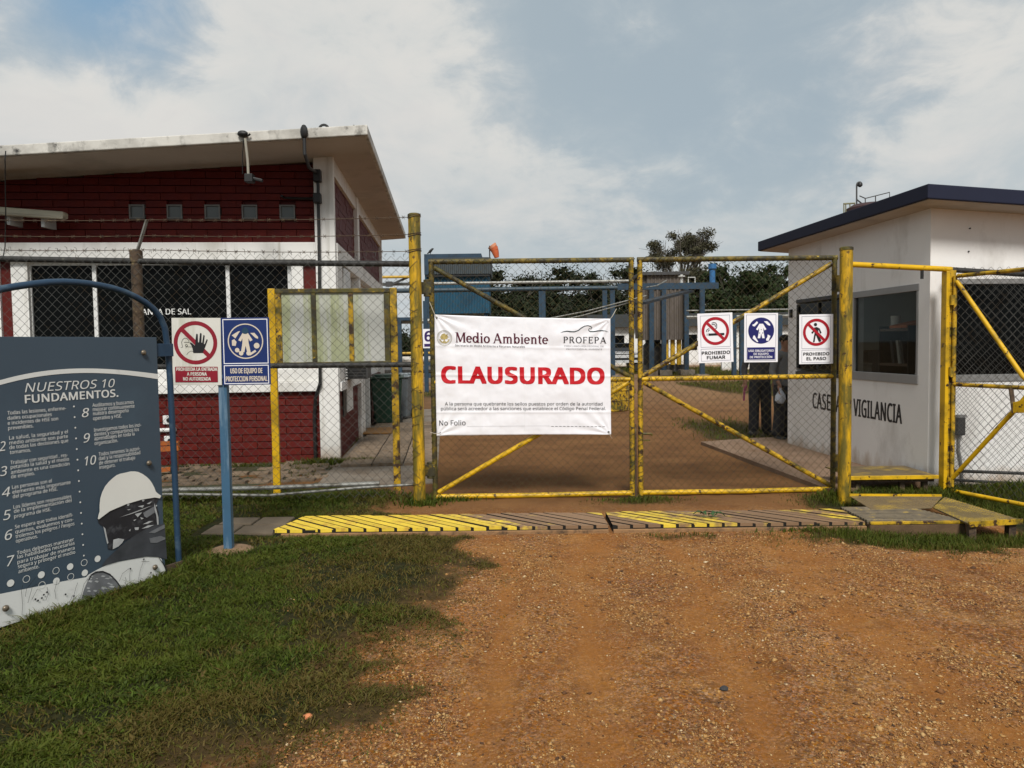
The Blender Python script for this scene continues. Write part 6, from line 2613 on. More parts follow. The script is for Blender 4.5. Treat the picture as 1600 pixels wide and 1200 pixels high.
    for i in range(10):
        b = MB()
        for s, x0, y, x1 in rows[cuts[i]:cuts[i + 1]]:
            T(b, s, x0, y, x1, 5.6, bold=0.004)
        b.build('paragraph', m_pw, t)
    b = MB()
    for s, x0, y, x1, c in (('1', -9, 657, -1, 15), ('2', -1, 705, 8.7, 14.7), ('3', 0, 744, 11, 14.7), ('4', 2.7, 777, 15.7, 14.7), ('5', 4.7, 813, 16.7, 15), ('6', 7.3, 844.4, 19.3, 15), ('7', 10.4, 885, 22.7, 15.5), ('8', 127.7, 652, 139, 13.8), ('9', 130.3, 691.5, 140.3, 13.8), ('10', 132.4, 727.5, 150, 14)):
        b = MB()
        T(b, s, x0, y, x1, c, shear=0.2, bold=0.005)
        b.build('numeral', m_pw, t)
    b = MB()
    for k in range(15):
        u = k / 14
        p = P(115 + 15.5 * u, 635 + 233 * u)
        b.disc(p[0], p[1], 0.0055, Y(), 10)
    for px, py in ((16, 911), (64, 898), (109, 885.3), (152, 873), (87.6, 907.7), (132, 895)):
        p = P(px, py)
        b.disc(p[0], p[1], 0.0205, Y(), 20)
    for px, py in ((40.7, 904.7), (87, 891.6), (131, 879), (65, 914), (110, 901)):
        p = P(px, py)
        b.ring(p[0], p[1], 0.018, 0.0212, Y(), 20)
    b.build('dot_print', m_pw, t, kind='stuff')
    # the worker: dark head, collar, sleeve, helmet, highlights
    Z = lambda pts: [P(100 + x / 5, 720 + y / 5) for x, y in pts]
    b = new()
    b.poly(Z([(258, 450), (350, 388), (480, 333), (600, 298), (742, 283), (716, 340), (735, 400), (735, 500), (650, 530), (560, 580), (470, 625), (430, 665), (375, 695), (340, 690), (335, 620), (320, 560), (300, 512), (268, 490)]), Y())
    b.build('head_print', m_pd, t)
    b = new()
    b.poly(Z([(325, 772), (400, 700), (480, 630), (560, 575), (650, 525), (782, 488), (790, 600), (801, 770), (740, 752), (640, 747), (520, 766), (430, 782), (330, 812), (290, 822)]), Y())
    b.build('collar_print', mat_once('print_collar', (0.050, 0.054, 0.062), 0.45, var=0.5, vscale=6), t)
    b = new()
    b.poly(Z([(190, 905), (230, 872), (290, 866), (350, 890), (400, 940), (440, 995), (330, 1022), (130, 1077), (150, 1010), (175, 950)]), Y())
    b.build('sleeve_print', m_pg, t)
    b = new()
    rg = random.Random(5)
    for i in range(26):
        x, y = rg.uniform(180, 380), rg.uniform(900, 1020)
        if y > 1075 - (x - 130) * 0.24 - 14 or y < 880 + abs(x - 290) * 0.12:
            continue
        w, h = rg.uniform(8, 26), rg.uniform(4, 10)
        a = rg.uniform(-0.5, 0.1)
        q = [(x - w, y), (x - w * .3, y - h), (x + w, y - h * .4), (x + w * .4, y + h)]
        b.poly(Z(q), Y())
    # face mask glints, goggles edge, jaw
    for q in ([(375, 690), (380, 615), (420, 605), (465, 612), (450, 640), (420, 668)], [(302, 512), (318, 530), (330, 590), (342, 640), (332, 650), (318, 590)], [(700, 330), (716, 380), (732, 440), (734, 498), (722, 498), (716, 430), (700, 372)],
              [(548, 415), (605, 402), (570, 440)], [(590, 440), (618, 448), (600, 458)], [(430, 440), (520, 415), (600, 385), (690, 345), (600, 378), (520, 408)], [(610, 495), (660, 470), (690, 470), (650, 490)], [(545, 520), (580, 518), (575, 540), (550, 540)],
              [(600, 530), (650, 505), (700, 500), (650, 522)], [(500, 545), (515, 530), (512, 550)], [(570, 355), (620, 345), (610, 365)], [(640, 335), (668, 320), (682, 318), (660, 338)], [(485, 380), (518, 376), (500, 386)], [(535, 462), (560, 455), (545, 470)]):
        b.poly(Z(q), Y())
    for x, y, r in ((496, 341, 11), (613, 307, 11), (716, 350, 7)):
        p = Z([(x, y)])[0]
        b.disc(p[0], p[1], r / 5 * 0.0042, Y(), 12)
    b.build('glint_print', m_pl, t)
    b = new()
    b.poly(Z([(612, 405), (700, 355), (704, 402), (640, 445), (620, 432)]), Y())
    b.poly(Z([(660, 605), (750, 585), (785, 600), (785, 612), (720, 640), (670, 640)]), Y())
    b.poly(Z([(655, 560), (770, 500), (781, 500), (781, 525), (700, 565)]), Y())
    b.build('shade_print', m_pg, t)
    b = new()
    b.stroke(Z([(190, 925), (205, 890), (240, 868), (295, 863), (350, 885), (400, 935), (445, 1000)]), 0.008, Y())
    b.stroke(Z([(735, 757), (770, 805), (798, 860)]), [0.004, 0.008, 0.012], Y())
    # dried stems printed along the foot
    for q in ([(510, 985), (505, 900), (512, 845)], [(570, 950), (590, 850), (618, 770)], [(425, 940), (450, 880), (505, 838)], [(640, 930), (660, 890), (672, 875)], [(470, 965), (478, 930), (470, 905)], [(600, 945), (612, 920), (590, 915)], [(60, 1095), (85, 990), (100, 950)], [(30, 1115), (60, 1050)], [(120, 1075), (150, 960), (180, 920)], [(600, 785), (660, 785)]):
        b.stroke(Z(q), 0.0022, Y())
    for q in ([(-45 * 5 + 0, 905), (-60 * 5, 1000), (-62 * 5, 1060)], [(-330, 970), (-340, 1020), (-330, 1120), (-336, 1200)], [(-200, 950), (-255, 985), (-290, 1110)], [(-260, 1085), (-215, 1000), (-190, 1010)], [(-140, 985), (-130, 1040), (-150, 1090)], [(-60, 930), (-80, 1010), (-70, 1080)]):
        b.stroke(Z(q), 0.0022, Y())
    for x, y in ((512, 842), (617, 768), (672, 873), (-165, 1045), (-140, 1025), (-230, 1080), (-210, 1090), (-180, 1070), (70, 1055), (5, 1042)):
        p = Z([(x, y)])[0]
        b.disc(p[0], p[1], 0.006, Y(), 10)
    b.build('stem_print', m_pd, t)
    b = new()
    b.poly(Z([(256, 452), (262, 420), (270, 395), (270, 345), (276, 290), (290, 245), (312, 200), (340, 165), (372, 135), (402, 112), (430, 100), (470, 92), (512, 82), (545, 82), (572, 86), (608, 103), (640, 126), (664, 150), (682, 177), (698, 208), (710, 240), (730, 258), (752, 272), (742, 292), (700, 286), (600, 302), (480, 337), (350, 392), (265, 456)]), Y())
    b.build('helmet_print', m_cap, t)
    # bolts
    mb_ = mat_once('bolt_bronze', (0.16, 0.13, 0.095), 0.4, metal=0.5)
    for px, py in ((222.5, 551), (231, 723.5), (240.5, 886), (7, 950)):
        p = P(px, py)
        b = MB()
        b.lathe([(0.019, 0.0), (0.019, -0.004), (0.013, -0.012), (0.006, -0.015)], (p[0], Y() - 0.001, p[1]), 14, 'y')
        b.build('bolt', mb_, t, smooth=True)
    # tube arch
    nY = 0.055
    arch = [(281, 905), (277, 830), (273, 740), (269, 660), (265.5, 590), (262.5, 548), (257.5, 512), (250, 495), (240, 483), (227, 472.5), (212, 464), (194, 456), (175, 450), (156, 446), (137, 443), (118, 441.3), (100, 440.5), (75, 441.3), (50, 444), (25, 447.5), (0, 452)]
    pts = [(P(px, py, nY)[0], nY, P(px, py, nY)[1]) for px, py in arch]
    pts[0] = (pts[0][0], nY, -0.1)
    l = pts[-1]
    pts += [(l[0] - 0.14, nY, l[2] - 0.07), (l[0] - 0.28, nY, l[2] - 0.22), (l[0] - 0.36, nY, l[2] - 0.45), (l[0] - 0.39, nY, l[2] - 0.8), (l[0] - 0.40, nY, -0.1)]
    b = MB()
    b.tube(pts, 0.021, 12)
    b.build('arch_frame', m_blue_tube, t, smooth=True)
    for (px0, px1, py) in ((238, 263, 547), (256, 279, 885)):
        a, e = P(px0, py, nY)[0], P(px1, py, nY)[0]
        z = P(px1, py, nY)[1]
        b = MB()
        b.box(xr - 0.08, e + 0.01, 0.014, 0.03, z - 0.045, z + 0.045)
        b.build('bracket', m_blue_tube if py < 600 else m_rust, t, bevel=0.003)


make_info_board()


# ------------------------------------------------------------------ guard house at the right
KF = Fr(4.42, 8.0, R_(4.5))


def make_booth():
    t = fthing(KF, 'guard_house', 'white guard house with a navy roof edge, lettered CASETA VIGILANCIA', 'guard house')
    Z0, Z1 = 0.0, 2.99
    W, D, th = 4.2, 3.37, 0.14
    wz0, wz1 = 1.10, 2.19
    b = MB()

    def wall_x(y_spans, x0, x1, n):          # pieces of a wall that runs along y
        for (a, c, z0, z1) in y_spans:
            b.box(x0, x1, a, c, z0, z1)
    wins = [(0.19, 1.53), (1.81, 3.09)]
    wall_x([(0.0, D, Z0, wz0), (0.0, D, wz1, Z1), (0.0, wins[0][0], wz0, wz1), (wins[0][1], wins[1][0], wz0, wz1), (wins[1][1], D, wz0, wz1)], 0.0, th, 0)
    fx0, fx1, fz0, fz1 = 0.26, 2.6, 1.13, 2.22
    for (a, c, z0, z1) in ((th, W, Z0, fz0), (th, W, fz1, Z1), (th, fx0, fz0, fz1), (fx1, W, fz0, fz1)):
        b.box(a, c, 0.0, th, z0, z1)
    b.box(W - th, W, th, 0.7, Z0, Z1)
    b.box(W - th, W, 2.9, D, Z0, Z1)
    b.box(W - th, W, 0.7, 2.9, 2.3, Z1)  # unseen opening left in this wall, added to let light into the room
    b.box(th, W - th, D - th, D, Z0, Z1)
    b.build('wall', m_booth, t)
    b = MB()
    b.box(th, W - th, th, D - th, 0.0, 0.03)
    b.build('floor_slab', m_concrete, t)
    mi = mat_once('inner_wall', (0.52, 0.56, 0.50), 0.8)
    b = MB()
    b.box(th + 0.01, W - th - 0.05, D - th - 0.03, D - th - 0.01, 0.03, Z1)
    b.build('inner_wall', mi, t)
    b = MB()
    b.box(th + 0.005, W - th - 0.005, th + 0.005, D - th - 0.005, 2.40, 2.45)
    b.build('ceiling_panel', mat_once('ceiling', (0.20, 0.18, 0.16), 0.9), t)
    # roof
    x0, x1, y0, y1 = -0.30, W + 0.35, -0.40, D + 0.42
    zr = lambda x: 2.985 - 0.062 * max(0.0, x + 0.3) * (1 if x > -0.3 else 0)
    hh = 0.145
    b = MB()
    b.hexa([(x0, y0, zr(x0)), (x1, y0, zr(x1)), (x1, y1, zr(x1)), (x0, y1, zr(x0))], [(x0, y0, zr(x0) + hh), (x1, y0, zr(x1) + hh), (x1, y1, zr(x1) + hh), (x0, y1, zr(x0) + hh)])
    b.build('roof', m_navy, t, bevel=0.01)
    b = MB()
    e = 0.03
    b.hexa([(x0 + e, y0 + e, zr(x0 + e) - 0.006), (x1 - e, y0 + e, zr(x1 - e) - 0.006), (x1 - e, y1 - e, zr(x1 - e) - 0.006), (x0 + e, y1 - e, zr(x0 + e) - 0.006)],
           [(x0 + e, y0 + e, zr(x0 + e) + 0.02), (x1 - e, y0 + e, zr(x1 - e) + 0.02), (x1 - e, y1 - e, zr(x1 - e) + 0.02), (x0 + e, y1 - e, zr(x0 + e) + 0.02)])
    b.build('soffit', m_soffit, t)
    # glass that shows the room
    mg = bpy.data.materials.new('window_glass')
    mg.use_nodes = True
    nt = mg.node_tree
    nt.nodes.clear()
    out = nt.nodes.new('ShaderNodeOutputMaterial')
    tr = nt.nodes.new('ShaderNodeBsdfTransparent')
    tr.inputs[0].default_value = (0.80, 0.82, 0.81, 1)
    gl = nt.nodes.new('ShaderNodeBsdfGlossy')
    gl.inputs['Roughness'].default_value = 0.03
    gl.inputs['Color'].default_value = (0.55, 0.58, 0.58, 1)
    fr = nt.nodes.new('ShaderNodeFresnel')
    fr.inputs[0].default_value = 1.10
    mx = nt.nodes.new('ShaderNodeMixShader')
    nt.links.new(fr.outputs[0], mx.inputs[0])
    nt.links.new(tr.outputs[0], mx.inputs[1])
    nt.links.new(gl.outputs[0], mx.inputs[2])
    nt.links.new(mx.outputs[0], out.inputs[0])
    # side windows
    for i, (a, c) in enumerate(wins):
        f = MB()
        fw = 0.035
        m = m_alu if i == 0 else mat_once('black_alu', (0.018, 0.019, 0.022), 0.5)
        f.box(-0.012, 0.05, a - 0.008, c + 0.008, wz0, wz0 + (0.10 if i == 0 else 0.05))
        f.box(-0.008, 0.05, a - 0.008, c + 0.008, wz1 - (0.075 if i == 0 else 0.05), wz1)
        f.box(0.0 - 0.005, 0.05, a, a + fw, wz0 + 0.10, wz1 - 0.075)
        f.box(0.0 - 0.005, 0.05, c - fw, c, wz0 + 0.10, wz1 - 0.075)
        if i == 1:
            f.box(-0.005, 0.05, (a + c) / 2 - 0.02, (a + c) / 2 + 0.02, wz0 + 0.1, wz1 - 0.075)
        fo = f.build('window', m, t, bevel=0.003)
        g = MB()
        g.box(0.020, 0.024, a + fw, c - fw, wz0 + 0.09, wz1 - 0.07)
        g.build('pane', mg if i == 0 else m_glass_dark, fo)
    # front window
    f = MB()
    f.box(fx0, fx1, -0.012, 0.06, fz0, fz0 + 0.075)
    f.box(fx0, fx1, -0.008, 0.06, fz1 - 0.055, fz1)
    for x in (fx0, (fx0 + fx1) / 2, fx1 - 0.04):
        f.box(x, x + 0.04, -0.006, 0.06, fz0 + 0.075, fz1 - 0.055)
    fo = f.build('window', m_alu, t, bevel=0.003)
    for a, c in ((fx0 + 0.04, (fx0 + fx1) / 2), ((fx0 + fx1) / 2 + 0.04, fx1 - 0.04)):
        g = MB()
        g.box(a, c, 0.025, 0.030, fz0 + 0.075, fz1 - 0.055)
        g.build('pane', m_glass_dark, fo)
    # painted lettering on the side wall: written from far to near along the wall
    def wall_text(s, ya, yb, zb, cap, name):
        v, fcs = text_geo(s, 0, 0, 2, 1.08)
        mn, mxx = min(p[0] for p in v), max(p[0] for p in v)
        k = cap / CAPH
        b = MB()
        for q_ in range(5):
            b.add([(-0.0015 - q_ * 4e-5, ya + (p[0] - mn) / (mxx - mn) * (yb - ya) + (q_ - 2) * 0.0045, zb + p[1] * k + (q_ % 2) * 0.004) for p in v], fcs)
        b.build(name, m_sign_black, t)
    L = lambda px, py: booth_side(px, py)
    za = (booth_side(1338, 650)[1] + booth_side(1405, 662)[1]) / 2
    zc = (booth_side(1338, 624)[1] + booth_side(1405, 632)[1]) / 2
    wall_text('VIGILANCIA', booth_side(1334, 640)[0], booth_side(1409, 650)[0], za, zc - za, 'lettering')
    wall_text('CASETA', booth_side(1270, 630)[0], booth_side(1314, 630)[0], za + 0.01, zc - za, 'lettering')
    # small fittings on the walls
    for px, py in ((1233 + 4, 490),):
        y, z = booth_side(px, py)
        b = MB()
        b.box(-0.03, 0.0, y - 0.03, y + 0.02, z - 0.06, z + 0.06)
        b.build('bracket', m_black, t)
    for px, py in ((1515, 357), (1513, 393)):
        x, z = KF.loc(px, py)
        b = MB()
        b.lathe([(0.008, 0.0), (0.008, -0.012)], (x, 0, z), 8, 'y')
        b.build('anchor', m_black, t)
    # meter box with its conduit
    x, z = KF.loc(1497, 665)
    b = MB()
    b.box(x - 0.045, x + 0.045, -0.06, 0.0, z - 0.10, z + 0.09)
    o = b.build('meter_box', m_grey_dark, t, bevel=0.01)
    b = MB()
    b.box(x - 0.05, x + 0.05, -0.065, 0.0, z + 0.092, z + 0.12)
    b.build('lid', m_alu, o)
    b = MB()
    b.tube([(x, -0.02, z - 0.10), (x - 0.005, -0.02, z - 0.25), (x + 0.03, -0.02, z - 0.42), (x + 0.05, -0.02, z - 0.7), (x + 0.05, -0.02, -0.05)], 0.014, 8)
    b.build('conduit', m_alu, o, smooth=True)
    return t


def booth_side(px, py):
    """(distance back along the side wall, height) of a photo point on the guard house side wall"""
    d = ray(px, py)
    nx, ny = KF.c, KF.s
    k = (KF.ox * nx + KF.oy * ny) / (d.x * nx + d.y * ny)
    p = CAM + d * k
    l = KF.l(p)
    return l.y, l.z


make_booth()


def booth_contents():
    def put(name, label, cat, x, y, z, builder):
        t = fthing(KF, name, label, cat, None, x, y, z)
        builder(t)
        return t
    mw = mat_once('desk_brown', (0.13, 0.085, 0.06), 0.6)

    def desk(t):
        b = MB()
        b.box(-0.4, 0.5, -0.75, 0.65, 0.72, 0.76)
        b.build('desk_top', mw, t, bevel=0.005)
        for x in (-0.36, 0.44):
            for y in (-0.70, 0.58):
                b = MB()
                b.box(x, x + 0.05, y, y + 0.05, 0.0, 0.72)
                b.build('leg', mw, t)
    put('desk', 'brown desk inside the guard house behind the side window', 'desk', 1.05, 1.05, 0.03, desk)

    def cabinet(t):
        b = MB()
        b.box(-0.22, 0.22, -0.3, 0.3, 0.0, 1.42)
        b.build('body', mat_once('cabinet_grey', (0.23, 0.215, 0.20), 0.5), t, bevel=0.008)
        for z in (0.3, 0.75, 1.15):
            b = MB()
            b.box(-0.235, -0.222, -0.27, 0.27, z - 0.18, z + 0.18)
            o = b.build('drawer', mat_once('cabinet_grey', (0.23, 0.215, 0.20), 0.5), t, bevel=0.004)
            b = MB()
            b.box(-0.25, -0.236, -0.06, 0.06, z + 0.08, z + 0.10)
            b.build('handle', m_alu, o)
    put('cabinet', 'grey filing cabinet seen through the guard house window', 'cabinet', 0.80, 2.50, 0.03, cabinet)

    def carton(t):
        b = MB()
        b.box(-0.1, 0.1, -0.1, 0.1, 0.0, 0.26)
        b.build('box_body', mat_once('carton_white', (0.50, 0.48, 0.44), 0.8), t, bevel=0.004)
        b = MB()
        b.box(-0.105, 0.105, -0.105, 0.105, 0.262, 0.30)
        b.build('lid', mat_once('carton_lid', (0.42, 0.40, 0.36), 0.8), t, bevel=0.004)
    put('carton', 'small whitish box at the far end of the window sill', 'box', 0.24, 1.78, 0.79 + 0.20, carton)
    t = put('shelf', 'dark shelf unit standing behind the near end of the side window', 'shelf', 0.32, 0.86, 0.03, lambda t: None)
    b = MB()
    b.box(0.12, 0.16, -0.22, 0.34, 0.0, 1.72)
    b.build('back_panel', m_black, t)
    for z in (0.75, 1.25, 1.66):
        b = MB()
        b.box(-0.16, 0.118, -0.22, 0.34, z, z + 0.03)
        b.build('shelf_board', mw, t)
    for y in (-0.24, 0.342):
        b = MB()
        b.box(-0.16, 0.16, y - 0.0, y + 0.018, 0.0, 1.72)
        b.build('side_panel', m_black, t)

    def folder(t):
        b = MB()
        b.hexa([(-0.14, -0.18, 0), (0.14, -0.18, 0.05), (0.14, 0.16, 0.05), (-0.14, 0.16, 0)], [(-0.14, -0.18, 0.03), (0.14, -0.18, 0.09), (0.14, 0.16, 0.09), (-0.14, 0.16, 0.03)])
        b.build('cover', mat_once('folder_orange', (0.45, 0.13, 0.035), 0.6), t)
    put('folder', 'orange folder lying on top of the shelf in the guard house', 'folder', 0.30, 0.84, 1.725, folder)

    def roll(t):
        b = MB()
        b.lathe([(0.055, 0.0), (0.055, 0.15), (0.02, 0.15)], n=16)
        b.build('paper', mat_once('paper', (0.60, 0.57, 0.52), 0.8), t, smooth=True)
    put('paper_roll', 'pale paper roll standing beside the orange folder', 'paper roll', 0.30, 1.10, 1.725, roll)
    for i, (y, w) in enumerate(((0.30, 0.05), (0.38, 0.045), (0.50, 0.055))):
        def binder(t):
            b = MB()
            b.hexa([(-0.12, -w / 2, 0), (0.10, -w / 2, 0), (0.10, w / 2, 0), (-0.12, w / 2, 0)], [(-0.12, -w / 2 + 0.06, 0.30), (0.10, -w / 2 + 0.06, 0.30), (0.10, w / 2 + 0.06, 0.30), (-0.12, w / 2 + 0.06, 0.30)])
            b.build('cover', mat_once('binder_%s' % ('grey' if i == 1 else 'dark'), (0.30, 0.29, 0.27) if i == 1 else (0.03, 0.03, 0.032), 0.6), t)
        put('binder', ('dark leaning binder nearest the window edge', 'grey leaning binder between two dark ones', 'dark leaning binder farthest from the window edge')[i], 'binder', 0.30, y + 0.44, 0.03 + 1.252, binder)

    def notice(t):
        b = MB()
        b.add([(0, -0.16, 0), (0, 0.16, 0), (0.03, -0.16, 0.42), (0.004, -0.16, 0), (0.004, 0.16, 0), (0.034, -0.16, 0.42)], [(0, 2, 1), (3, 4, 5), (0, 1, 4, 3), (1, 2, 5, 4), (2, 0, 3, 5)])
        b.build('sheet', mat_once('notice_paper', (0.45, 0.43, 0.40), 0.6), t)
        b = MB()
        for z in (0.04, 0.075):
            b.box(-0.003, -0.001, -0.12, 0.03, z, z + 0.018)
        b.build('notice_print', m_sign_black, t)
    put('notice_sheet', 'slanted grey notice sheet in the lower corner of the side window', 'notice', 0.17, 0.42, 1.12, notice)


booth_contents()


# ------------------------------------------------------------------ plant yard beyond the gate
def corr_panel(b, p0, p1, z0, z1, pitch, amp, ny):
    """a corrugated sheet from p0 to p1 (x, y), with ridges standing out along (-ny)"""
    p0, p1 = Vector((p0[0], p0[1], 0)), Vector((p1[0], p1[1], 0))
    L = (p1 - p0).length
    n = max(4, int(L / pitch)) * 4
    d = (p1 - p0) / n
    nr = Vector((d.y, -d.x, 0)).normalized() * ny
    vs, fs = [], []
    for i in range(n + 1):
        o = amp if (i % 4) in (1, 2) else 0
        q = p0 + d * i + nr * o
        vs += [(q.x, q.y, z0), (q.x, q.y, z1)]
    for i in range(n):
        fs.append((2 * i, 2 * i + 2, 2 * i + 3, 2 * i + 1))
    b.add(vs, fs)


def make_plant():
    # blue clad unit on legs
    Y = 40.0
    a, e = at(663, 400, Y), at(765, 400, Y)
    o = Vector((a.x, Y, 0))
    t = thing('cooling_unit', 'blue corrugated unit on legs behind the left gate leaf', 'cooling tower', o)
    w = e.x - a.x
    zt, zm, zb = at(700, 400, Y).z, at(700, 429, Y).z, at(700, 490, Y).z
    dp = 3.2
    x2 = at(752, 400, Y).x - a.x
    x3 = at(745, 400, Y).x - a.x
    b = MB()
    b.box(0.05, w - 0.2, 0.08, dp, zb, zm + 0.3)
    corr_panel(b, (0.0, 0.0), (w - 0.1, 0.0), zb, zm, 0.16, 0.05, 1)
    corr_panel(b, (w - 0.1, 0.0), (w - 0.1, dp), zb, zm, 0.16, 0.05, 1)
    b.build('lower_cladding', m_blue_clad, t)
    b = MB()
    b.box(0.32, w - 0.06, -0.12, dp, zm - 0.05, zt - 0.1)
    corr_panel(b, (0.30, -0.20), (w, -0.20), zm, zt - 0.12, 0.20, 0.06, 1)
    corr_panel(b, (w, -0.20), (w, dp), zm, zt - 0.12, 0.20, 0.06, 1)
    b.build('upper_cladding', m_greyblue_clad, t)
    b = MB()
    b.box(0.0, x2, -0.1, dp, zt - 0.10, zt + 0.10)
    b.box(0.0, 0.30, -0.15, 0.06, zm, zt - 0.1)
    b.build('roof_edge', m_blue_steel, t)
    b = MB()
    b.box(0.1, w, -0.24, 0.0, zm - 0.13, zm - 0.05)
    b.build('dark_gap', m_black, t)
    for x in (0.15, w - 0.35):
        for y in (0.1, dp - 0.3):
            b = MB()
            b.box(x, x + 0.2, y, y + 0.2, 0, zb)
            b.build('leg', m_blue_steel, t)
    b = MB()
    b.box(0.1, w - 0.2, 0.05, 0.2, 0.9, 1.1)
    b.box(0.1, w - 0.2, 0.4, dp - 0.4, 0.2, 1.5)
    b.build('basin', m_grey_dark, t)
    # bird
    p = at(663.5, 402, Y)
    t = thing('bird', 'small black bird perched on the corner of the blue unit', 'bird', (p.x + 0.3, Y - 0.02, zt + 0.10))
    b = MB()
    b.tube([(-0.16, 0, 0.03), (-0.08, 0, 0.08), (0.0, 0, 0.15), (0.07, 0, 0.22), (0.11, 0, 0.27), (0.15, 0, 0.28), (0.20, 0, 0.275)], [0.02, 0.04, 0.075, 0.065, 0.05, 0.045, 0.006], 10)
    b.build('body', m_black, t, smooth=True)
    b = MB()
    b.tube([(0.0, 0.02, 0.0), (0.01, 0.02, 0.1)], 0.01, 5)
    b.tube([(0.02, -0.02, 0.0), (0.03, -0.02, 0.1)], 0.01, 5)
    b.build('legs', m_black, t)
    # windsock
    Y = 43.0
    p = at(765.5, 425, Y)
    t = thing('windsock', 'drooping orange and white windsock on a thin pole', 'windsock', (p.x, Y, 0))
    top = at(765, 384, Y).z
    b = MB()
    b.tube([(0, 0, 0), (0, 0, top)], 0.035, 8)
    b.build('pole', m_grey_dark, t, smooth=True)
    L = lambda px, py: (at(px, py, Y).x - p.x, 0, at(px, py, Y).z)
    mo = mat_once('sock_orange', (0.55, 0.12, 0.04), 0.7, var=0.15)
    secs = [((768.3, 383.5), 0.27), ((771, 387), 0.25), ((773.2, 391.5), 0.215), ((774.6, 396), 0.185), ((776.3, 402.5), 0.13)]
    for i in range(4):
        (c0, r0), (c1, r1) = secs[i], secs[i + 1]
        b = MB()
        c0_, c1_ = L(*c0), L(*c1)
        b.tube([c0_, c1_], [r0, r1], 14, False)
        if i == 0:
            b.build('sock_band', mat_once('sock_faded', (0.58, 0.24, 0.13), 0.7), t, smooth=True)
        elif i == 9:
            b.build('sock_band', mat_once('sock_white', (0.65, 0.60, 0.55), 0.7), t, smooth=True)
        else:
            b.build('sock_band', mo, t, smooth=True)
    # brown cooling tower on legs
    Y = 38.0
    a, e = at(1004, 500, Y), at(1073, 500, Y)
    t = thing('cooling_tower', 'brown ribbed cooling tower on blue legs behind the right gate leaf', 'cooling tower', (a.x, Y, 0))
    w = e.x - a.x
    z0, z1, zc = at(1040, 531, Y).z, at(1040, 452, Y).z, at(1040, 430, Y).z
    b = MB()
    b.box(0.05, w - 0.05, 0.05, 2.6, z0 + 0.1, zc)
    corr_panel(b, (0.0, 0.0), (w, 0.0), z0, z1, 0.22, 0.06, 1)
    corr_panel(b, (w, 0.0), (w, 2.6), z0, z1, 0.22, 0.06, 1)
    corr_panel(b, (0.20, -0.04), (w - 0.15, -0.04), z1, zc, 0.18, 0.04, 1)
    b.build('cladding', m_brown_clad, t)
    b = MB()
    b.box(-0.15, w + 0.08, -0.25, 2.7, zc, zc + 0.16)
    b.build('top_rim', m_grey_dark, t)
    for px in (1016, 1035, 1070):
        x = at(px, 500, Y).x - a.x
        b = MB()
        b.box(x - 0.11, x + 0.11, -0.42, -0.2, 0.25, z1 + 0.2)
        lg = b.build('leg', m_blue_steel, t)
        b = MB()
        b.box(x - 0.35, x + 0.35, -0.65, 0.05, 0.0, 0.26)
        b.build('footing', m_concrete, lg)
    my = mat_once('pipe_yellow', (0.50, 0.30, 0.02), 0.5)
    for px in (1043, 1053, 1063):
        x = at(px, 545, Y).x - a.x
        b = MB()
        b.tube([(x, 0.3, 0.5), (x, 0.3, z0 + 0.12)], 0.12, 8)
        b.build('pipe', my, t, smooth=True)
    b = MB()
    b.lathe([(0.45, 0.1), (0.5, 0.3), (0.5, 1.5), (0.3, 1.7)], (at(1025, 545, Y).x - a.x, 0.9, 0), 16)
    b.build('tank', m_black, t, smooth=True)
    b = MB()
    b.box(0.0, w, 0.5, 2.4, 0.15, 0.5)
    b.build('basin', m_grey_dark, t)
    # overhead pipe rack
    Y = 34.0
    xa, xb = at(560, 452, Y).x, at(1122, 448, Y).x
    o = Vector((xa, Y, 0))
    t = thing('pipe_rack', 'long overhead pipe rack on blue posts across the yard', 'pipe rack', o)
    zb_, zg, zy = at(800, 452, Y).z, at(800, 441, Y).z, at(620, 433, Y).z
    L = xb - xa
    b = MB()
    b.tube([(0, 0, zb_), (L * 0.74, 0, zb_)], 0.105, 10)
    b.build('blue_pipe', mat_once('pipe_blue_dark', (0.022, 0.045, 0.062), 0.5), t, smooth=True)
    b = MB()
    b.tube([(0, 0.2, zg), (L * 0.76, 0.2, zg)], 0.07, 8)
    b.build('grey_pipe', m_galv, t, smooth=True)
    b = MB()
    b.box(L * 0.72, L, -0.1, 0.1, zb_ - 0.1, zb_ + 0.18)
    b.build('blue_beam', m_blue_steel, t)
    b = MB()
    b.tube([(0, -0.1, zy), (at(655, 436, Y).x - xa, -0.1, zy)], 0.06, 8)
    b.build('yellow_pipe', my, t, smooth=True)
    b = MB()
    b.bar((at(608, 446, Y).x - xa, 0, at(608, 446, Y).z), (at(645, 430, Y).x - xa, 0, at(645, 430, Y).z), 0.08, 0.09)
    b.box(at(603, 446, Y).x - xa, at(613, 446, Y).x - xa, -0.1, 0.1, at(603, 448, Y).z, at(603, 440, Y).z)
    b.build('arm', m_grey_dark, t)
    for px in (668, 844, 849, 945, 957, 1097):
        x = at(px, 500, Y).x - xa
        ww = 0.10 if px != 844 else 0.05
        b = MB()
        b.box(x - ww, x + ww, -0.1, 0.1, 0.0, zb_ - 0.105)
        b.build('post', m_blue_steel, t)
        b = MB()
        b.box(x - 0.26, x + 0.26, -0.3, 0.3, 0.0, 0.18)
        b.build('footing', m_concrete, t)
    for py, r in ((484, 0.035), (494, 0.06), (496, 0.03)):
        z = at(1150, py, Y).z
        b = MB()
        b.tube([(at(1075, py, Y).x - xa, 0.3, z), (at(1300, py, Y).x - xa, 0.3, z + 0.0)], r, 8)
        b.build('thin_pipe', m_galv, t, smooth=True)
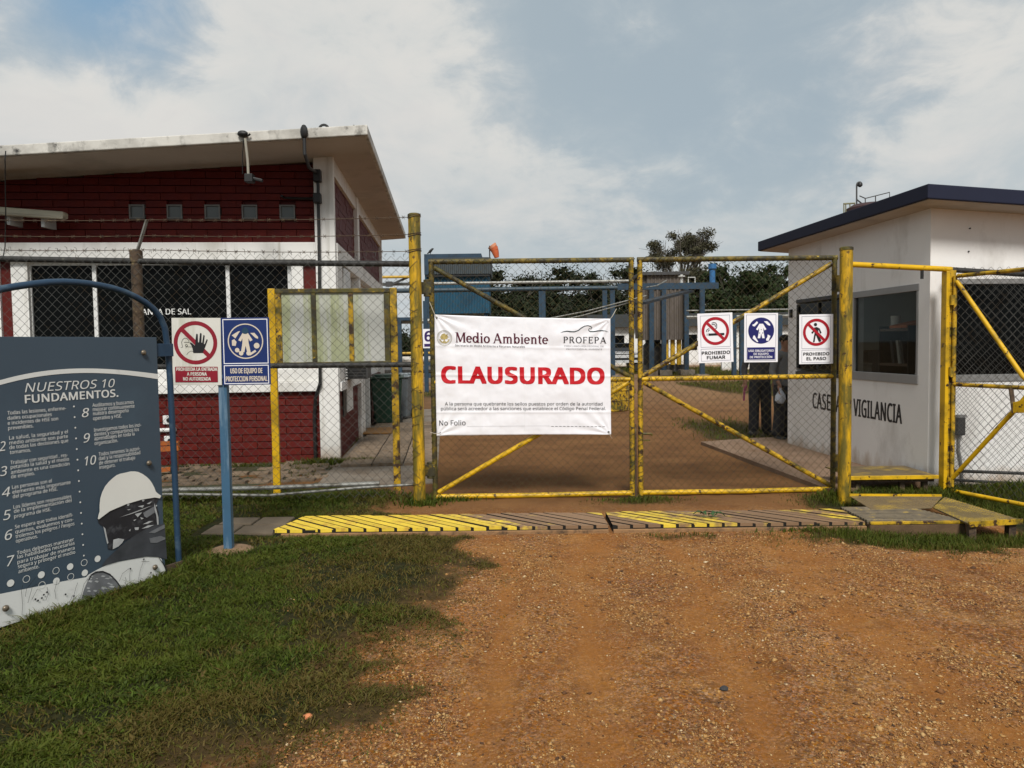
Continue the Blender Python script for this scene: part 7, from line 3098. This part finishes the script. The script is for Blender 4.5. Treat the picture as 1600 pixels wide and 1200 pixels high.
    for px in (1150, 1162, 1222):
        x = at(px, 500, Y).x - xa
        b = MB()
        b.box(x - 0.09, x + 0.09, 0.2, 0.4, 0.0, at(px, 492, Y).z)
        b.build('post', m_blue_steel, t)
    # sloping cable tray towards the camera
    b = MB()
    p0, p1 = at(1000, 474, 30.0), at(1076, 455, Y)
    b.bar(p0 - o, p1 - o, 0.5, 0.10)
    b.build('cable_tray', mat_once('tray_dark', (0.018, 0.022, 0.028), 0.6), t)
    for (q0, q1) in (((820, 512), (1000, 468)), ((820, 505), (1010, 462)), ((1010, 449), (1042, 438))):
        b = MB()
        b.tube([at(*q0, 31.0) - o, at((q0[0] + q1[0]) / 2, (q0[1] + q1[1]) / 2 + 3, 32.0) - o, at(*q1, 33.0) - o], 0.03, 6)
        b.build('cable', m_galv, t)
    # valve and hand rail on the beam
    b = MB()
    x = at(1065, 440, Y).x - xa
    b.tube([(x, 0, zb_ + 0.18), (x, 0, zb_ + 0.55)], 0.06, 8)
    b.lathe([(0.16, zb_ + 0.45), (0.16, zb_ + 0.5)], (x, 0, 0), 12)
    b.tube([(x + 0.3, 0, zb_ + 0.18), (x + 0.3, 0, zb_ + 0.42), (x + 0.6, 0, zb_ + 0.42), (x + 0.6, 0, zb_ + 0.18)], 0.03, 6)
    b.build('valve', mat_once('valve_white', (0.50, 0.50, 0.47), 0.5), t)
    x = at(1114, 425, Y).x - xa
    b = MB()
    b.lathe([(0.13, zb_ + 0.18), (0.13, zb_ + 0.75), (0.19, zb_ + 0.8), (0.19, at(1114, 412, Y).z)], (x, 0.1, 0), 12)
    b.build('vent_pipe', mat_once('vent_blue', (0.03, 0.13, 0.30), 0.5), t, smooth=True)
    # lower pipes left of the gate
    t = thing('pipe_stand', 'low pipes on a grey T shaped stand seen beside the left gate post', 'pipes', at(624, 580, 30.0) * 1.0)
    o = t.location.copy()
    b = MB()
    zt = at(624, 500, 30.0).z - o.z
    b.box(-0.12, 0.12, -0.08, 0.08, -1.2, zt)
    b.box(-0.5, 0.5, -0.06, 0.06, zt - 0.02, zt + 0.10)
    b.build('stand', m_blue_steel, t)
    for py, r, m in ((502, 0.13, m_galv), (552, 0.06, my), (562, 0.16, m_conc_white), (578, 0.2, m_grey_dark)):
        p = at(624, py, 30.0) - o
        b = MB()
        b.tube([(-3.5, 0.15, p.z), (3.2, 0.15, p.z)], r * 0.75, 8)
        b.build('pipe', m, t, smooth=True)
    # sign with a number
    p = at(669, 527, 26.0)
    t = thing('number_sign', 'small white sign with a dark 6 on a blue post', 'sign', (p.x, 26.0, 0))
    b = MB()
    b.box(-0.16, -0.02, 0.02, 0.12, 0, at(668, 470, 26.0).z)
    b.build('pole', m_blue_steel, t)
    b = MB()
    w2, zt, zb_ = 0.18, at(668, 514, 26.0).z, at(668, 544, 26.0).z
    b.box(-w2, w2, 0.0, 0.015, zb_, zt)
    b.build('plate', m_sign_white, t)
    b = MB()
    b.text('6', 0.0, zb_ + 0.24, 0.34, None, -0.003, 0.03, 0, 'c')
    b.rect(-0.14, 0.14, zb_ + 0.05, zb_ + 0.15, -0.003)
    b.build('numeral', mat_once('sign_purple', (0.03, 0.012, 0.10), 0.5), t)
    # long white wall and building far behind
    Y = 54.0
    t = thing('white_building', 'long low white building far behind the pipe rack', 'building', (0, Y, 0))
    x0, x1 = at(925, 520, Y).x, at(1420, 520, Y).x
    zt = at(1000, 511, Y).z
    b = MB()
    b.box(x0, x1, 0, 4, -0.1, zt)
    b.build('wall', m_white, t)
    b = MB()
    b.box(x0 - 0.4, x1, -0.5, 4.3, zt, zt + 0.9)
    b.build('roof', mat_once('shed_roof', (0.035, 0.040, 0.042), 0.7), t)
    for k in range(7):
        xx = x0 + 1.2 + k * 2.6
        b = MB()
        b.box(xx, xx + 1.1, -0.03, 0.0, 1.1, 2.2)
        b.build('window', m_glass_dark, t)
    Y = 42.0
    t = thing('low_wall', 'low white yard wall behind the two standing men', 'wall', (0, Y, 0))
    b = MB()
    xa, xb = at(1128, 560, Y).x, at(1400, 560, Y).x
    b.box(xa, xb, 0, 0.2, -0.1, at(1150, 545, Y).z)
    b.build('wall', m_white, t)
    b = MB()
    b.box(xa - 0.05, xb, -0.04, 0.24, at(1150, 545, Y).z, at(1150, 545, Y).z + 0.08)
    b.build('coping', m_concrete, t)
    # tank behind the guard house roof
    Y = 42.0
    c = at(1362, 320, Y)
    t = thing('storage_tank', 'dark storage tank top with railing and lamp rising behind the guard house roof', 'tank', (c.x, Y, 0))
    zt = at(1350, 320, Y).z
    zl = at(1330, 332, Y).z
    r = 1.35
    b = MB()
    b.lathe([(r, 0), (r, zt - 0.2), (r * 0.75, zt), (0.2, zt + 0.08)], n=32)
    b.build('shell', mat_once('tank_maroon', (0.045, 0.018, 0.018), 0.6), t, smooth=True)
    b = MB()
    Q = lambda px, py: (at(px, py, Y).x - c.x, 0.0, at(px, py, Y).z)
    b.tube([Q(1352, 310), Q(1390, 300.5), Q(1390, 315)], 0.03, 6)
    b.tube([Q(1352, 310), Q(1352, 322)], 0.03, 6)
    b.tube([Q(1368, 306), Q(1368, 320)], 0.03, 6)
    b.tube([Q(1343, 306), Q(1352, 310)], 0.03, 6)
    b.tube([Q(1339, 312), Q(1349, 320)], 0.04, 6)
    b.build('railing', m_grey_dark, t)
    b = MB()
    for px in (1318.5, 1321.5, 1328, 1335):
        b.tube([Q(px, 340), Q(px, 318.5)], 0.035, 6)
    b.tube([Q(1318, 318.5), Q(1336, 317.5)], 0.05, 6)
    b.box(Q(1317, 335)[0], Q(1336, 335)[0], -0.4, 0.4, Q(1317, 336)[2] - 0.1, Q(1317, 336)[2])
    b.build('ladder_cage', mat_once('cage_yellow', (0.20, 0.19, 0.11), 0.6), t)
    b = MB()
    b.tube([Q(1338.5, 322), Q(1338.5, 289), Q(1339.5, 286), Q(1342, 284.6), Q(1345, 284.8)], 0.045, 8)
    b.build('lamp_pole', m_grey_dark, t, smooth=True)
    b = MB()
    q = Q(1343.5, 287.5)
    b.lathe([(0.10, 0.08), (0.14, 0.0), (0.14, -0.10), (0.04, -0.16)], q, 12)
    q = Q(1344, 291)
    b.lathe([(0.07, 0.06), (0.07, -0.04)], q, 10)
    b.build('lamp_head', m_black, t, smooth=True)
    # yellow drum behind the banner
    p = gnd(946, 641)
    t = thing('drum', 'dirty yellow drum standing in the lane half hidden by the banner', 'drum', p)
    h = at(946, 592, p.y).z
    b = MB()
    r = 0.56
    b.lathe([(r * 0.96, 0.0), (r, 0.02), (r, h * 0.33), (r * 1.03, h * 0.35), (r, h * 0.37), (r, h * 0.64), (r * 1.03, h * 0.66), (r, h * 0.68), (r, h - 0.02), (r * 0.97, h)], n=26)
    b.build('barrel', m_yellow_mid, t, smooth=True)
    b = MB()
    b.tube([(r * 0.97 * math.cos(g), r * 0.97 * math.sin(g), h) for g in np.linspace(0, 2 * math.pi, 25)], 0.02, 6)
    b.build('rim', m_yellow, t, smooth=True)
    # pickup truck far behind
    p = at(976, 572, 47.0)
    t = thing('pickup_truck', 'dark pickup truck parked far off in front of the white building', 'truck', (p.x, 47.0, 0))
    md = mat_once('truck_paint', (0.02, 0.022, 0.025), 0.25)
    b = MB()
    for (x0, x1, y0, y1, z0, z1) in ((-0.9, 0.9, 0.0, 4.8, 0.45, 1.05),):
        b.box(x0, x1, y0, y1, z0, z1)
    b.hexa([(-0.85, 1.3, 1.05), (0.85, 1.3, 1.05), (0.85, 3.3, 1.05), (-0.85, 3.3, 1.05)], [(-0.68, 1.9, 1.65), (0.68, 1.9, 1.65), (0.68, 3.1, 1.65), (-0.68, 3.1, 1.65)])
    b.build('body', md, t, bevel=0.06)
    b = MB()
    b.hexa([(-0.72, 1.36, 1.10), (0.72, 1.36, 1.10), (0.72, 1.40, 1.10), (-0.72, 1.40, 1.10)], [(-0.62, 1.84, 1.60), (0.62, 1.84, 1.60), (0.62, 1.90, 1.60), (-0.62, 1.90, 1.60)])
    b.build('windscreen', m_glass_dark, t)
    b = MB()
    b.box(-0.6, 0.6, -0.04, -0.002, 0.72, 0.92)
    b.build('grille', mat_once('truck_chrome', (0.5, 0.5, 0.5), 0.3), t)
    b = MB()
    b.box(-0.92, 0.92, -0.12, -0.003, 0.42, 0.58)
    b.build('bumper', mat_once('truck_chrome', (0.5, 0.5, 0.5), 0.3), t)
    for s in (-1, 1):
        b = MB()
        b.box(s * 0.75 - 0.12, s * 0.75 + 0.12, -0.03, -0.001, 0.74, 0.92)
        b.build('headlight', mat_once('lamp_glass', (0.55, 0.56, 0.56), 0.2), t)
        for y in (0.9, 3.8):
            b = MB()
            b.lathe([(0.25, -0.12), (0.36, -0.09), (0.36, 0.09), (0.25, 0.12)], (s * 0.82, y, 0.36), 18, 'x')
            wv = b.build('wheel', m_black, t, smooth=True)


make_plant()


# ------------------------------------------------------------------ trees
def leaf_mat(name, lo, hi):
    m = bpy.data.materials.new(name)
    m.use_nodes = True
    nt = m.node_tree
    b = nt.nodes['Principled BSDF']
    b.inputs['Roughness'].default_value = 0.7
    b.inputs['Specular IOR Level'].default_value = 0.2
    g = nt.nodes.new('ShaderNodeNewGeometry')
    x = nt.nodes.new('ShaderNodeMix')
    x.data_type = 'RGBA'
    x.inputs[6].default_value = (*lo, 1)
    x.inputs[7].default_value = (*hi, 1)
    nt.links.new(g.outputs['Random Per Island'], x.inputs[0])
    nt.links.new(x.outputs[2], b.inputs['Base Color'])
    return m


m_leaf = [leaf_mat('leaf_dark', (0.007, 0.011, 0.0035), (0.020, 0.027, 0.009)), leaf_mat('leaf_mid', (0.009, 0.017, 0.0035), (0.026, 0.039, 0.010)), leaf_mat('leaf_olive', (0.030, 0.030, 0.014), (0.065, 0.058, 0.030))]
m_bark = mat_once('bark', (0.11, 0.095, 0.075), 0.9, var=0.3)


def make_tree(px, Y, ztop, wpx, label, kind=0, nleaf=2600, leaf=0.24, zlow=0.25, seed=0, bare=False):
    rg = np.random.default_rng(seed + 100)
    p = at(px, 540, Y)
    t = thing('tree', label, 'tree', (p.x, Y, 0), 0, 'trees beyond the yard')
    R = wpx * Y / FPX / 2
    H = ztop
    zl = H * zlow
    b = MB()
    tips = []
    tr = 0.022 * H
    b.tube([(0, 0, -0.2), (rg.normal(0, 0.1), 0, H * 0.25), (rg.normal(0, 0.25), rg.normal(0, 0.2), H * 0.5), (rg.normal(0, 0.4), 0, H * 0.72)], [tr, tr * 0.8, tr * 0.6, tr * 0.3], 7)
    nb = 26 if bare else 9
    for i in range(nb):
        a = rg.uniform(0, 2 * math.pi)
        z0 = H * rg.uniform(0.22, 0.62)
        l = R * rg.uniform(0.55, 1.0)
        z1 = min(H * 0.93, z0 + (H - z0) * rg.uniform(0.45 if bare else 0.35, 0.95))
        k = math.sqrt(max(0.05, 1 - ((z1 - (H + zl) / 2) / ((H - zl) / 2)) ** 2))
        e = Vector((math.cos(a) * l * k, math.sin(a) * l * k, z1))
        mid = Vector((e.x * 0.5, e.y * 0.5, z0 + (z1 - z0) * 0.4))
        b.tube([(0, 0, z0), mid, e], [tr * 0.45, tr * 0.28, tr * 0.10], 5)
        tips.append(e)
        if bare:
            for j in range(9):
                d = e + Vector((rg.normal(0, R * 0.22), rg.normal(0, R * 0.22), rg.uniform(0.02, 0.16) * H * (1 - z1 / H + 0.35)))
                q = mid.lerp(e, rg.uniform(0.3, 1.0))
                b.tube([q, q.lerp(d, 0.5) + Vector((rg.normal(0, .08), 0, rg.normal(0, .08))), d], [tr * 0.10, tr * 0.07, tr * 0.035], 4, False)
                tips.append(d)
    b.build('trunk', m_bark, t, smooth=True)
    # leaf clumps through the crown
    nc = 60 if not bare else 40
    cs, rs = [], []
    for i in range(nc):
        if bare:
            c = np.array(tips[rg.integers(len(tips))]) * np.array([0.88, 0.88, 0.97])
            r = R * rg.uniform(0.16, 0.32)
        else:
            u = rg.normal(size=3)
            u /= np.linalg.norm(u)
            q = rg.uniform(0.15, 1.0) ** 0.5
            c = np.array([u[0] * R * q * 0.86, u[1] * R * q * 0.86, (H + zl) / 2 + u[2] * (H - zl) / 2 * q * 0.90])
            r = R * rg.uniform(0.20, 0.42)
        cs.append(c)
        rs.append(r)
    cs, rs = np.array(cs), np.array(rs)
    pick = rg.choice(nc, nleaf, p=rs ** 2 / (rs ** 2).sum())
    u = rg.normal(size=(nleaf, 3))
    u /= np.linalg.norm(u, axis=1)[:, None]
    rad = rs[pick] * rg.uniform(0.35, 1.05, nleaf)
    c = cs[pick] + u * rad[:, None] * np.array([1, 1, 0.75])
    s = leaf * rg.uniform(0.5, 1.25, nleaf)
    if not bare:
        s = np.where(rg.random(nleaf) < 0.22, s * 2.6, s)
        c = np.where((s > leaf * 1.3)[:, None], cs[pick] + (c - cs[pick]) * 0.45, c)
    a1 = rg.normal(size=(nleaf, 3))
    a1 /= np.linalg.norm(a1, axis=1)[:, None]
    a2 = np.cross(a1, u + rg.normal(0, 0.5, (nleaf, 3)))
    a2 /= np.linalg.norm(a2, axis=1)[:, None] + 1e-6
    v = np.stack([c - a1 * s[:, None], c + a2 * s[:, None] * 0.55, c + a1 * s[:, None], c - a2 * s[:, None] * 0.55], 1)
    v[:, :, 2] = np.maximum(v[:, :, 2], 0.05)
    f = np.arange(nleaf * 4).reshape(-1, 4)
    o = raw_mesh('crown', v.reshape(-1, 3), f, None, m_leaf[kind])
    o.parent = t


def trees():
    zt = lambda px, py, Y: at(px, py, Y).z
    spec = [
        (805, 78, 418, 120, 'dark spreading tree just right of the windsock, beyond the yard', 0),
        (878, 82, 410, 130, 'tallest dark rounded tree in the row above the banner', 0),
        (935, 74, 421, 96, 'small dark tree between the rounded one and the left gate meeting stile', 0),
        (985, 86, 407, 120, 'dark tree directly behind the meeting stiles of the gate', 0),
        (1090, 80, 412, 110, 'olive tree behind the blue vent pipe', 2),
        (1150, 72, 409, 120, 'fresh green tree above the no smoking sign', 1),
        (1205, 76, 407, 120, 'fresh green tree above the blue overall sign', 1),
        (1262, 80, 402, 110, 'green tree showing over the corner of the guard house roof', 1),
        (1032, 70, 426, 90, 'olive tree behind the brown cooling tower', 2),
        (628, 90, 530, 90, 'low dark tree seen between notice board and left gate post', 0),
        (590, 96, 520, 90, 'low dark tree hidden mostly by the red building', 0),
        (690, 100, 535, 110, 'low dark tree below the blue unit', 0),
        (760, 92, 470, 130, 'dark tree behind the right side of the blue unit', 0),
        (840, 66, 462, 110, 'dark bushy tree low behind the pipe rack above the banner', 0),
        (915, 64, 470, 110, 'dark bushy tree low behind the rack beside the gate middle', 0),
        (1120, 64, 455, 120, 'green bushy tree low between the brown tower and the no smoking sign', 1),
        (1190, 62, 450, 120, 'green bushy tree low behind the two standing men', 1),
    ]
    for i, (px, Y, py, w, lab, k) in enumerate(spec):
        make_tree(px, Y, zt(px, py, Y), w * 1.3, lab, k, 16000, 0.15, 0.02, i)
    make_tree(1067, 84, zt(1067, 357, 84), 100, 'half bare tree with thin twigs rising above the gate', 2, 12000, 0.13, 0.42, 77, True)


trees()


# ------------------------------------------------------------------ two men behind the gate
def skin_mesh(name, verts, edges, radii, m, parent, levels=2):
    me = bpy.data.meshes.new(name)
    me.from_pydata([tuple(v) for v in verts], edges, [])
    me.materials.append(m)
    o = bpy.data.objects.new(name, me)
    COL.objects.link(o)
    o.parent = parent
    o.modifiers.new('skin', 'SKIN')
    if not me.skin_vertices:
        me.attributes.new('skin', 'FLOAT', 'POINT')
    sv = me.skin_vertices[0].data
    for i, r in enumerate(radii):
        sv[i].radius = (r, r) if not isinstance(r, tuple) else r
    sv[0].use_root = True
    s = o.modifiers.new('sub', 'SUBSURF')
    s.levels = levels
    s.render_levels = levels
    for p in me.polygons:
        p.use_smooth = True
    return o


def make_person(base, rot, label, legs, arms, lean=0.0, hair=(0.010, 0.008, 0.006), shirt=None, trousers=None, h=1.70):
    t = thing('person', label, 'person', base, rot)
    k = h / 1.70
    V, E, Rr = [], [], []

    def ad(p, r, link=None):
        V.append(Vector(p) * k)
        Rr.append(r * k if not isinstance(r, tuple) else (r[0] * k, r[1] * k))
        if link is not None:
            E.append((link, len(V) - 1))
        return len(V) - 1
    # facing -y (towards the camera) in local axes
    pel = ad((0, 0, 0.95), (0.115, 0.085))
    wa = ad((0, lean * 0.3, 1.08), (0.115, 0.085), pel)
    ch = ad((0, lean * 0.7, 1.28), (0.150, 0.105), wa)
    nk0 = ad((0, lean, 1.42), (0.095, 0.075), ch)
    nk = ad((0, lean - 0.005, 1.48), 0.054, nk0)
    hd0 = ad((0, lean - 0.02, 1.54), (0.062, 0.072), nk)
    hd1 = ad((0, lean - 0.02, 1.61), (0.076, 0.092), hd0)
    ad((0, lean - 0.01, 1.67), (0.062, 0.075), hd1)
    body_parts = {}
    for s, side in ((-1, 'l'), (1, 'r')):
        hip = ad((s * 0.085, 0, 0.90), 0.075, pel)
        kn, an, toe = legs[side]
        K = ad(kn, 0.060, hip)
        A = ad(an, 0.028, K)
        ad(toe, 0.022, A)
        sh = ad((s * 0.185, lean * 0.9, 1.37), 0.055, nk0)
        el, wr, fd = arms[side]
        L1 = ad(el, 0.042, sh)
        W1 = ad(wr, 0.028, L1)
        wv = Vector(wr)
        d = Vector(fd).normalized()
        sd = d.cross(Vector((0, 1, 0))).normalized() if abs(d.y) < 0.9 else Vector((1, 0, 0))
        pm = ad(wv + d * 0.075, (0.030, 0.017), W1)
        for j, (off, ln) in enumerate(((-0.030, 0.070), (-0.010, 0.080), (0.010, 0.076), (0.030, 0.060))):
            f0 = ad(wv + d * 0.09 + sd * off, 0.0105, pm)
            f1 = ad(wv + d * (0.09 + ln * 0.55) + sd * off * 1.1 + Vector((0, -0.010, 0)), 0.0092, f0)
            ad(wv + d * (0.09 + ln) + sd * off * 1.05 + Vector((0, -0.030, 0)), 0.008, f1)
        th0 = ad(wv + d * 0.035 + sd * -0.034, 0.011, W1)
        ad(wv + d * 0.08 + sd * -0.055 + Vector((0, -0.015, 0)), 0.009, th0)
        body_parts[side] = (hip, K, A, sh, L1, W1)
    ms = mat_once('skin', (0.26, 0.135, 0.085), 0.55)
    body = skin_mesh('body', V, E, Rr, ms, t)
    P = lambda i: V[i] / k
    # face: nose, eyes, ears
    hc = P(hd1)
    b = MB()
    b.tube([(hc.x, hc.y - 0.085, hc.z + 0.01), (hc.x, hc.y - 0.105, hc.z - 0.025), (hc.x, hc.y - 0.085, hc.z - 0.032)], [0.009, 0.015, 0.012], 8)
    for s in (-1, 1):
        b.ball((hc.x + s * 0.074, hc.y + 0.005, hc.z - 0.01), 0.024, 8, 5, (0.4, 0.8, 1.2))
    b.v = [tuple(Vector(p) * k) for p in b.v]
    b.build('face', ms, body, smooth=True)
    b = MB()
    for s in (-1, 1):
        b.ball((hc.x + s * 0.030, hc.y - 0.082, hc.z + 0.008), 0.009, 8, 5)
    b.bar((hc.x - 0.022, hc.y - 0.080, hc.z - 0.052), (hc.x + 0.022, hc.y - 0.080, hc.z - 0.052), 0.006, 0.006)
    b.v = [tuple(Vector(p) * k) for p in b.v]
    b.build('eyes', m_black, body, smooth=True)
    b = MB()
    b.ball((hc.x, hc.y + 0.018, hc.z + 0.035), 0.094, 14, 9, (0.90, 1.02, 0.82))
    b.v = [tuple(Vector(p) * k) for p in b.v]
    b.build('hair', mat_once('hair', hair, 0.8), body, smooth=True)
    # trousers
    tv = [Vector((0, 0, 1.08)), Vector((0, 0, 0.97)), Vector((0, 0, 0.88))]
    tr = [(0.160, 0.120), (0.172, 0.130), (0.170, 0.128)]
    te = [(0, 1), (1, 2)]
    for side, s in (('l', -1), ('r', 1)):
        hip, K, A, *_ = body_parts[side]
        a = Vector(P(A))
        seq = [P(hip) + Vector((0, 0, -0.06)), P(hip).lerp(P(K), 0.5), P(K), P(K).lerp(P(A), 0.5), a + Vector((0, 0, -0.035))]
        prev = 2
        for q, r in zip(seq, (0.112, 0.106, 0.092, 0.090, 0.092)):
            tv.append(q)
            tr.append(r)
            te.append((prev, len(tv) - 1))
            prev = len(tv) - 1
    skin_mesh('trousers', [v * k for v in tv], te, [r * k if not isinstance(r, tuple) else (r[0] * k, r[1] * k) for r in tr], trousers, t)
    # shirt
    sv = [P(pel) + Vector((0, 0, -0.10)), P(pel) + Vector((0, 0, 0.02)), P(wa), P(ch), P(nk0)]
    sr = [(0.192, 0.148), (0.190, 0.145), (0.180, 0.135), (0.190, 0.138), (0.120, 0.09)]
    se = [(0, 1), (1, 2), (2, 3), (3, 4)]
    for side in 'lr':
        hip, K, A, sh, L1, W1 = body_parts[side]
        prev = 4
        for q, r in ((P(sh), 0.072), (P(sh).lerp(P(L1), 0.5), 0.062), (P(L1), 0.056), (P(L1).lerp(P(W1), 0.8), 0.045)):
            sv.append(q)
            sr.append(r)
            se.append((prev, len(sv) - 1))
            prev = len(sv) - 1
    skin_mesh('shirt', [v * k for v in sv], se, [r * k if not isinstance(r, tuple) else (r[0] * k, r[1] * k) for r in sr], shirt, t)
    # boots
    for side in 'lr':
        A = body_parts[side][2]
        a = P(A)
        toe = Vector(legs[side][2])
        d = (toe - a)
        d.z = 0
        d.normalize()
        hl = a - d * 0.03
        q = [Vector((a.x, a.y, a.z + 0.06)), Vector((hl.x, hl.y, 0.075)), Vector((hl.x, hl.y, 0.05)) + d * 0.09, Vector((hl.x, hl.y, 0.042)) + d * 0.19, Vector((hl.x, hl.y, 0.04)) + d * 0.245]
        skin_mesh('boot', [v * k for v in q], [(0, 1), (1, 2), (2, 3), (3, 4)], [0.066 * k, 0.068 * k, 0.062 * k, 0.058 * k, 0.050 * k], mat_once('boot_black', (0.014, 0.013, 0.012), 0.5), t)
    return t


def people():
    m_tr = mat_once('trousers_dark', (0.020, 0.021, 0.025), 0.85, var=0.3, vscale=9)
    m_sh1 = mat_once('shirt_dark_grey', (0.055, 0.055, 0.058), 0.85, var=0.2)
    m_sh2 = mat_once('shirt_grey', (0.145, 0.150, 0.155), 0.85, var=0.15)
    p1 = gnd(1187, 681)
    make_person(Vector((p1.x, p1.y, 0.0)), R_(-12), 'person in dark grey shirt and dark trousers standing behind the blue overall sign',
                {'l': ((-0.092, -0.02, 0.50), (-0.095, 0.03, 0.09), (-0.15, -0.16, 0.035)), 'r': ((0.098, -0.01, 0.50), (0.115, 0.05, 0.09), (0.20, -0.12, 0.035))},
                {'l': ((-0.25, 0.03, 1.12), (-0.235, -0.03, 0.90), (0.0, -0.1, -1)), 'r': ((0.25, 0.04, 1.12), (0.23, -0.04, 0.90), (0.0, -0.1, -1))},
                0.0, shirt=m_sh1, trousers=m_tr, h=1.72)
    p2 = gnd(1219, 689)
    t2 = make_person(Vector((p2.x + 0.05, p2.y, 0.0)), R_(25), 'person in grey shirt holding a pale bag, half hidden by the guard house',
                {'l': ((-0.10, -0.02, 0.50), (-0.10, 0.03, 0.09), (-0.15, -0.17, 0.035)), 'r': ((0.10, -0.01, 0.50), (0.11, 0.05, 0.09), (0.16, -0.14, 0.035))},
                {'l': ((-0.25, 0.0, 1.11), (-0.21, -0.13, 0.93), (-0.1, -0.2, -1)), 'r': ((0.25, 0.02, 1.12), (0.22, -0.12, 0.92), (0, -0.2, -1))},
                -0.02, shirt=m_sh2, trousers=m_tr, h=1.68)
    # pale plastic bag in the left hand of the second man
    M = Matrix.Translation(t2.location) @ Matrix.Rotation(R_(25), 4, 'Z')
    hnd = M @ (Vector((-0.225, -0.155, 0.85)) * (1.68 / 1.70))
    t = thing('plastic_bag', 'crumpled pale plastic bag held by the person in the grey shirt', 'bag', hnd)
    b = MB()
    b.tube([(0, 0, 0.02), (0.0, -0.005, -0.03), (0.005, 0, -0.09), (0.01, 0, -0.17), (0.012, 0, -0.22)], [0.012, 0.035, 0.075, 0.085, 0.04], 12)
    rg = random.Random(3)
    b.v = [(x + rg.uniform(-.012, .012), y * 0.6 + rg.uniform(-.01, .01), z + rg.uniform(-.01, .01)) for x, y, z in b.v]
    b.build('pouch', mat_once('bag_plastic', (0.42, 0.45, 0.50), 0.35), t, smooth=True)
    # purple strap hanging from the first man's side
    M = Matrix.Translation(t1_loc(p1)) @ Matrix.Rotation(R_(-12), 4, 'Z')
    q = M @ Vector((-0.245, -0.06, 0.80))
    b = MB()
    b.bar((0.03, 0, 0.06), (-0.01, -0.01, 0.0), 0.03, 0.008)
    b.bar((-0.01, -0.01, 0.0), (-0.02, 0, -0.20), 0.03, 0.008)
    o = b.build('strap', mat_once('strap_purple', (0.20, 0.03, 0.09), 0.7), None, loc=q)
    tag(o, 'purple strap dangling from the hand of the person in dark grey', 'strap')


def t1_loc(p):
    return Vector((p.x, p.y, 0.0))


people()


# ------------------------------------------------------------------ loose bits on the ground
def litter():
    def chunk(name, label, cat, px, py, r, col, seed, sq=(1, 0.8, 0.6)):
        p = gnd(px, py)
        z = float(ground_h(p.x, p.y))
        bm = bmesh.new()
        bmesh.ops.create_icosphere(bm, subdivisions=2, radius=r)
        rg = random.Random(seed)
        ax = [Vector((rg.uniform(-1, 1), rg.uniform(-1, 1), rg.uniform(-1, 1))).normalized() for _ in range(7)]
        for v in bm.verts:
            for a in ax:
                d = v.co.dot(a)
                if d > r * 0.72:
                    v.co -= a * (d - r * 0.72)
            v.co = Vector((v.co.x * sq[0], v.co.y * sq[1], v.co.z * sq[2]))
        me = bpy.data.meshes.new(name)
        bm.to_mesh(me)
        bm.free()
        me.materials.append(col)
        o = bpy.data.objects.new(name, me)
        COL.objects.link(o)
        o.location = (p.x, p.y, z + r * sq[2] * 0.55)
        tag(o, label, cat)
    chunk('brick_fragment', 'orange broken brick chip lying at the edge of the grass', 'brick chip', 481, 1122, 0.022, mat_once('chip_orange', (0.55, 0.20, 0.085), 0.9, var=0.2, vscale=30), 1)
    chunk('stone', 'single dark stone lying on the red dirt', 'stone', 1131, 1073, 0.022, mat_once('stone_dark', (0.035, 0.033, 0.033), 0.8, var=0.3, vscale=30), 2)


litter()
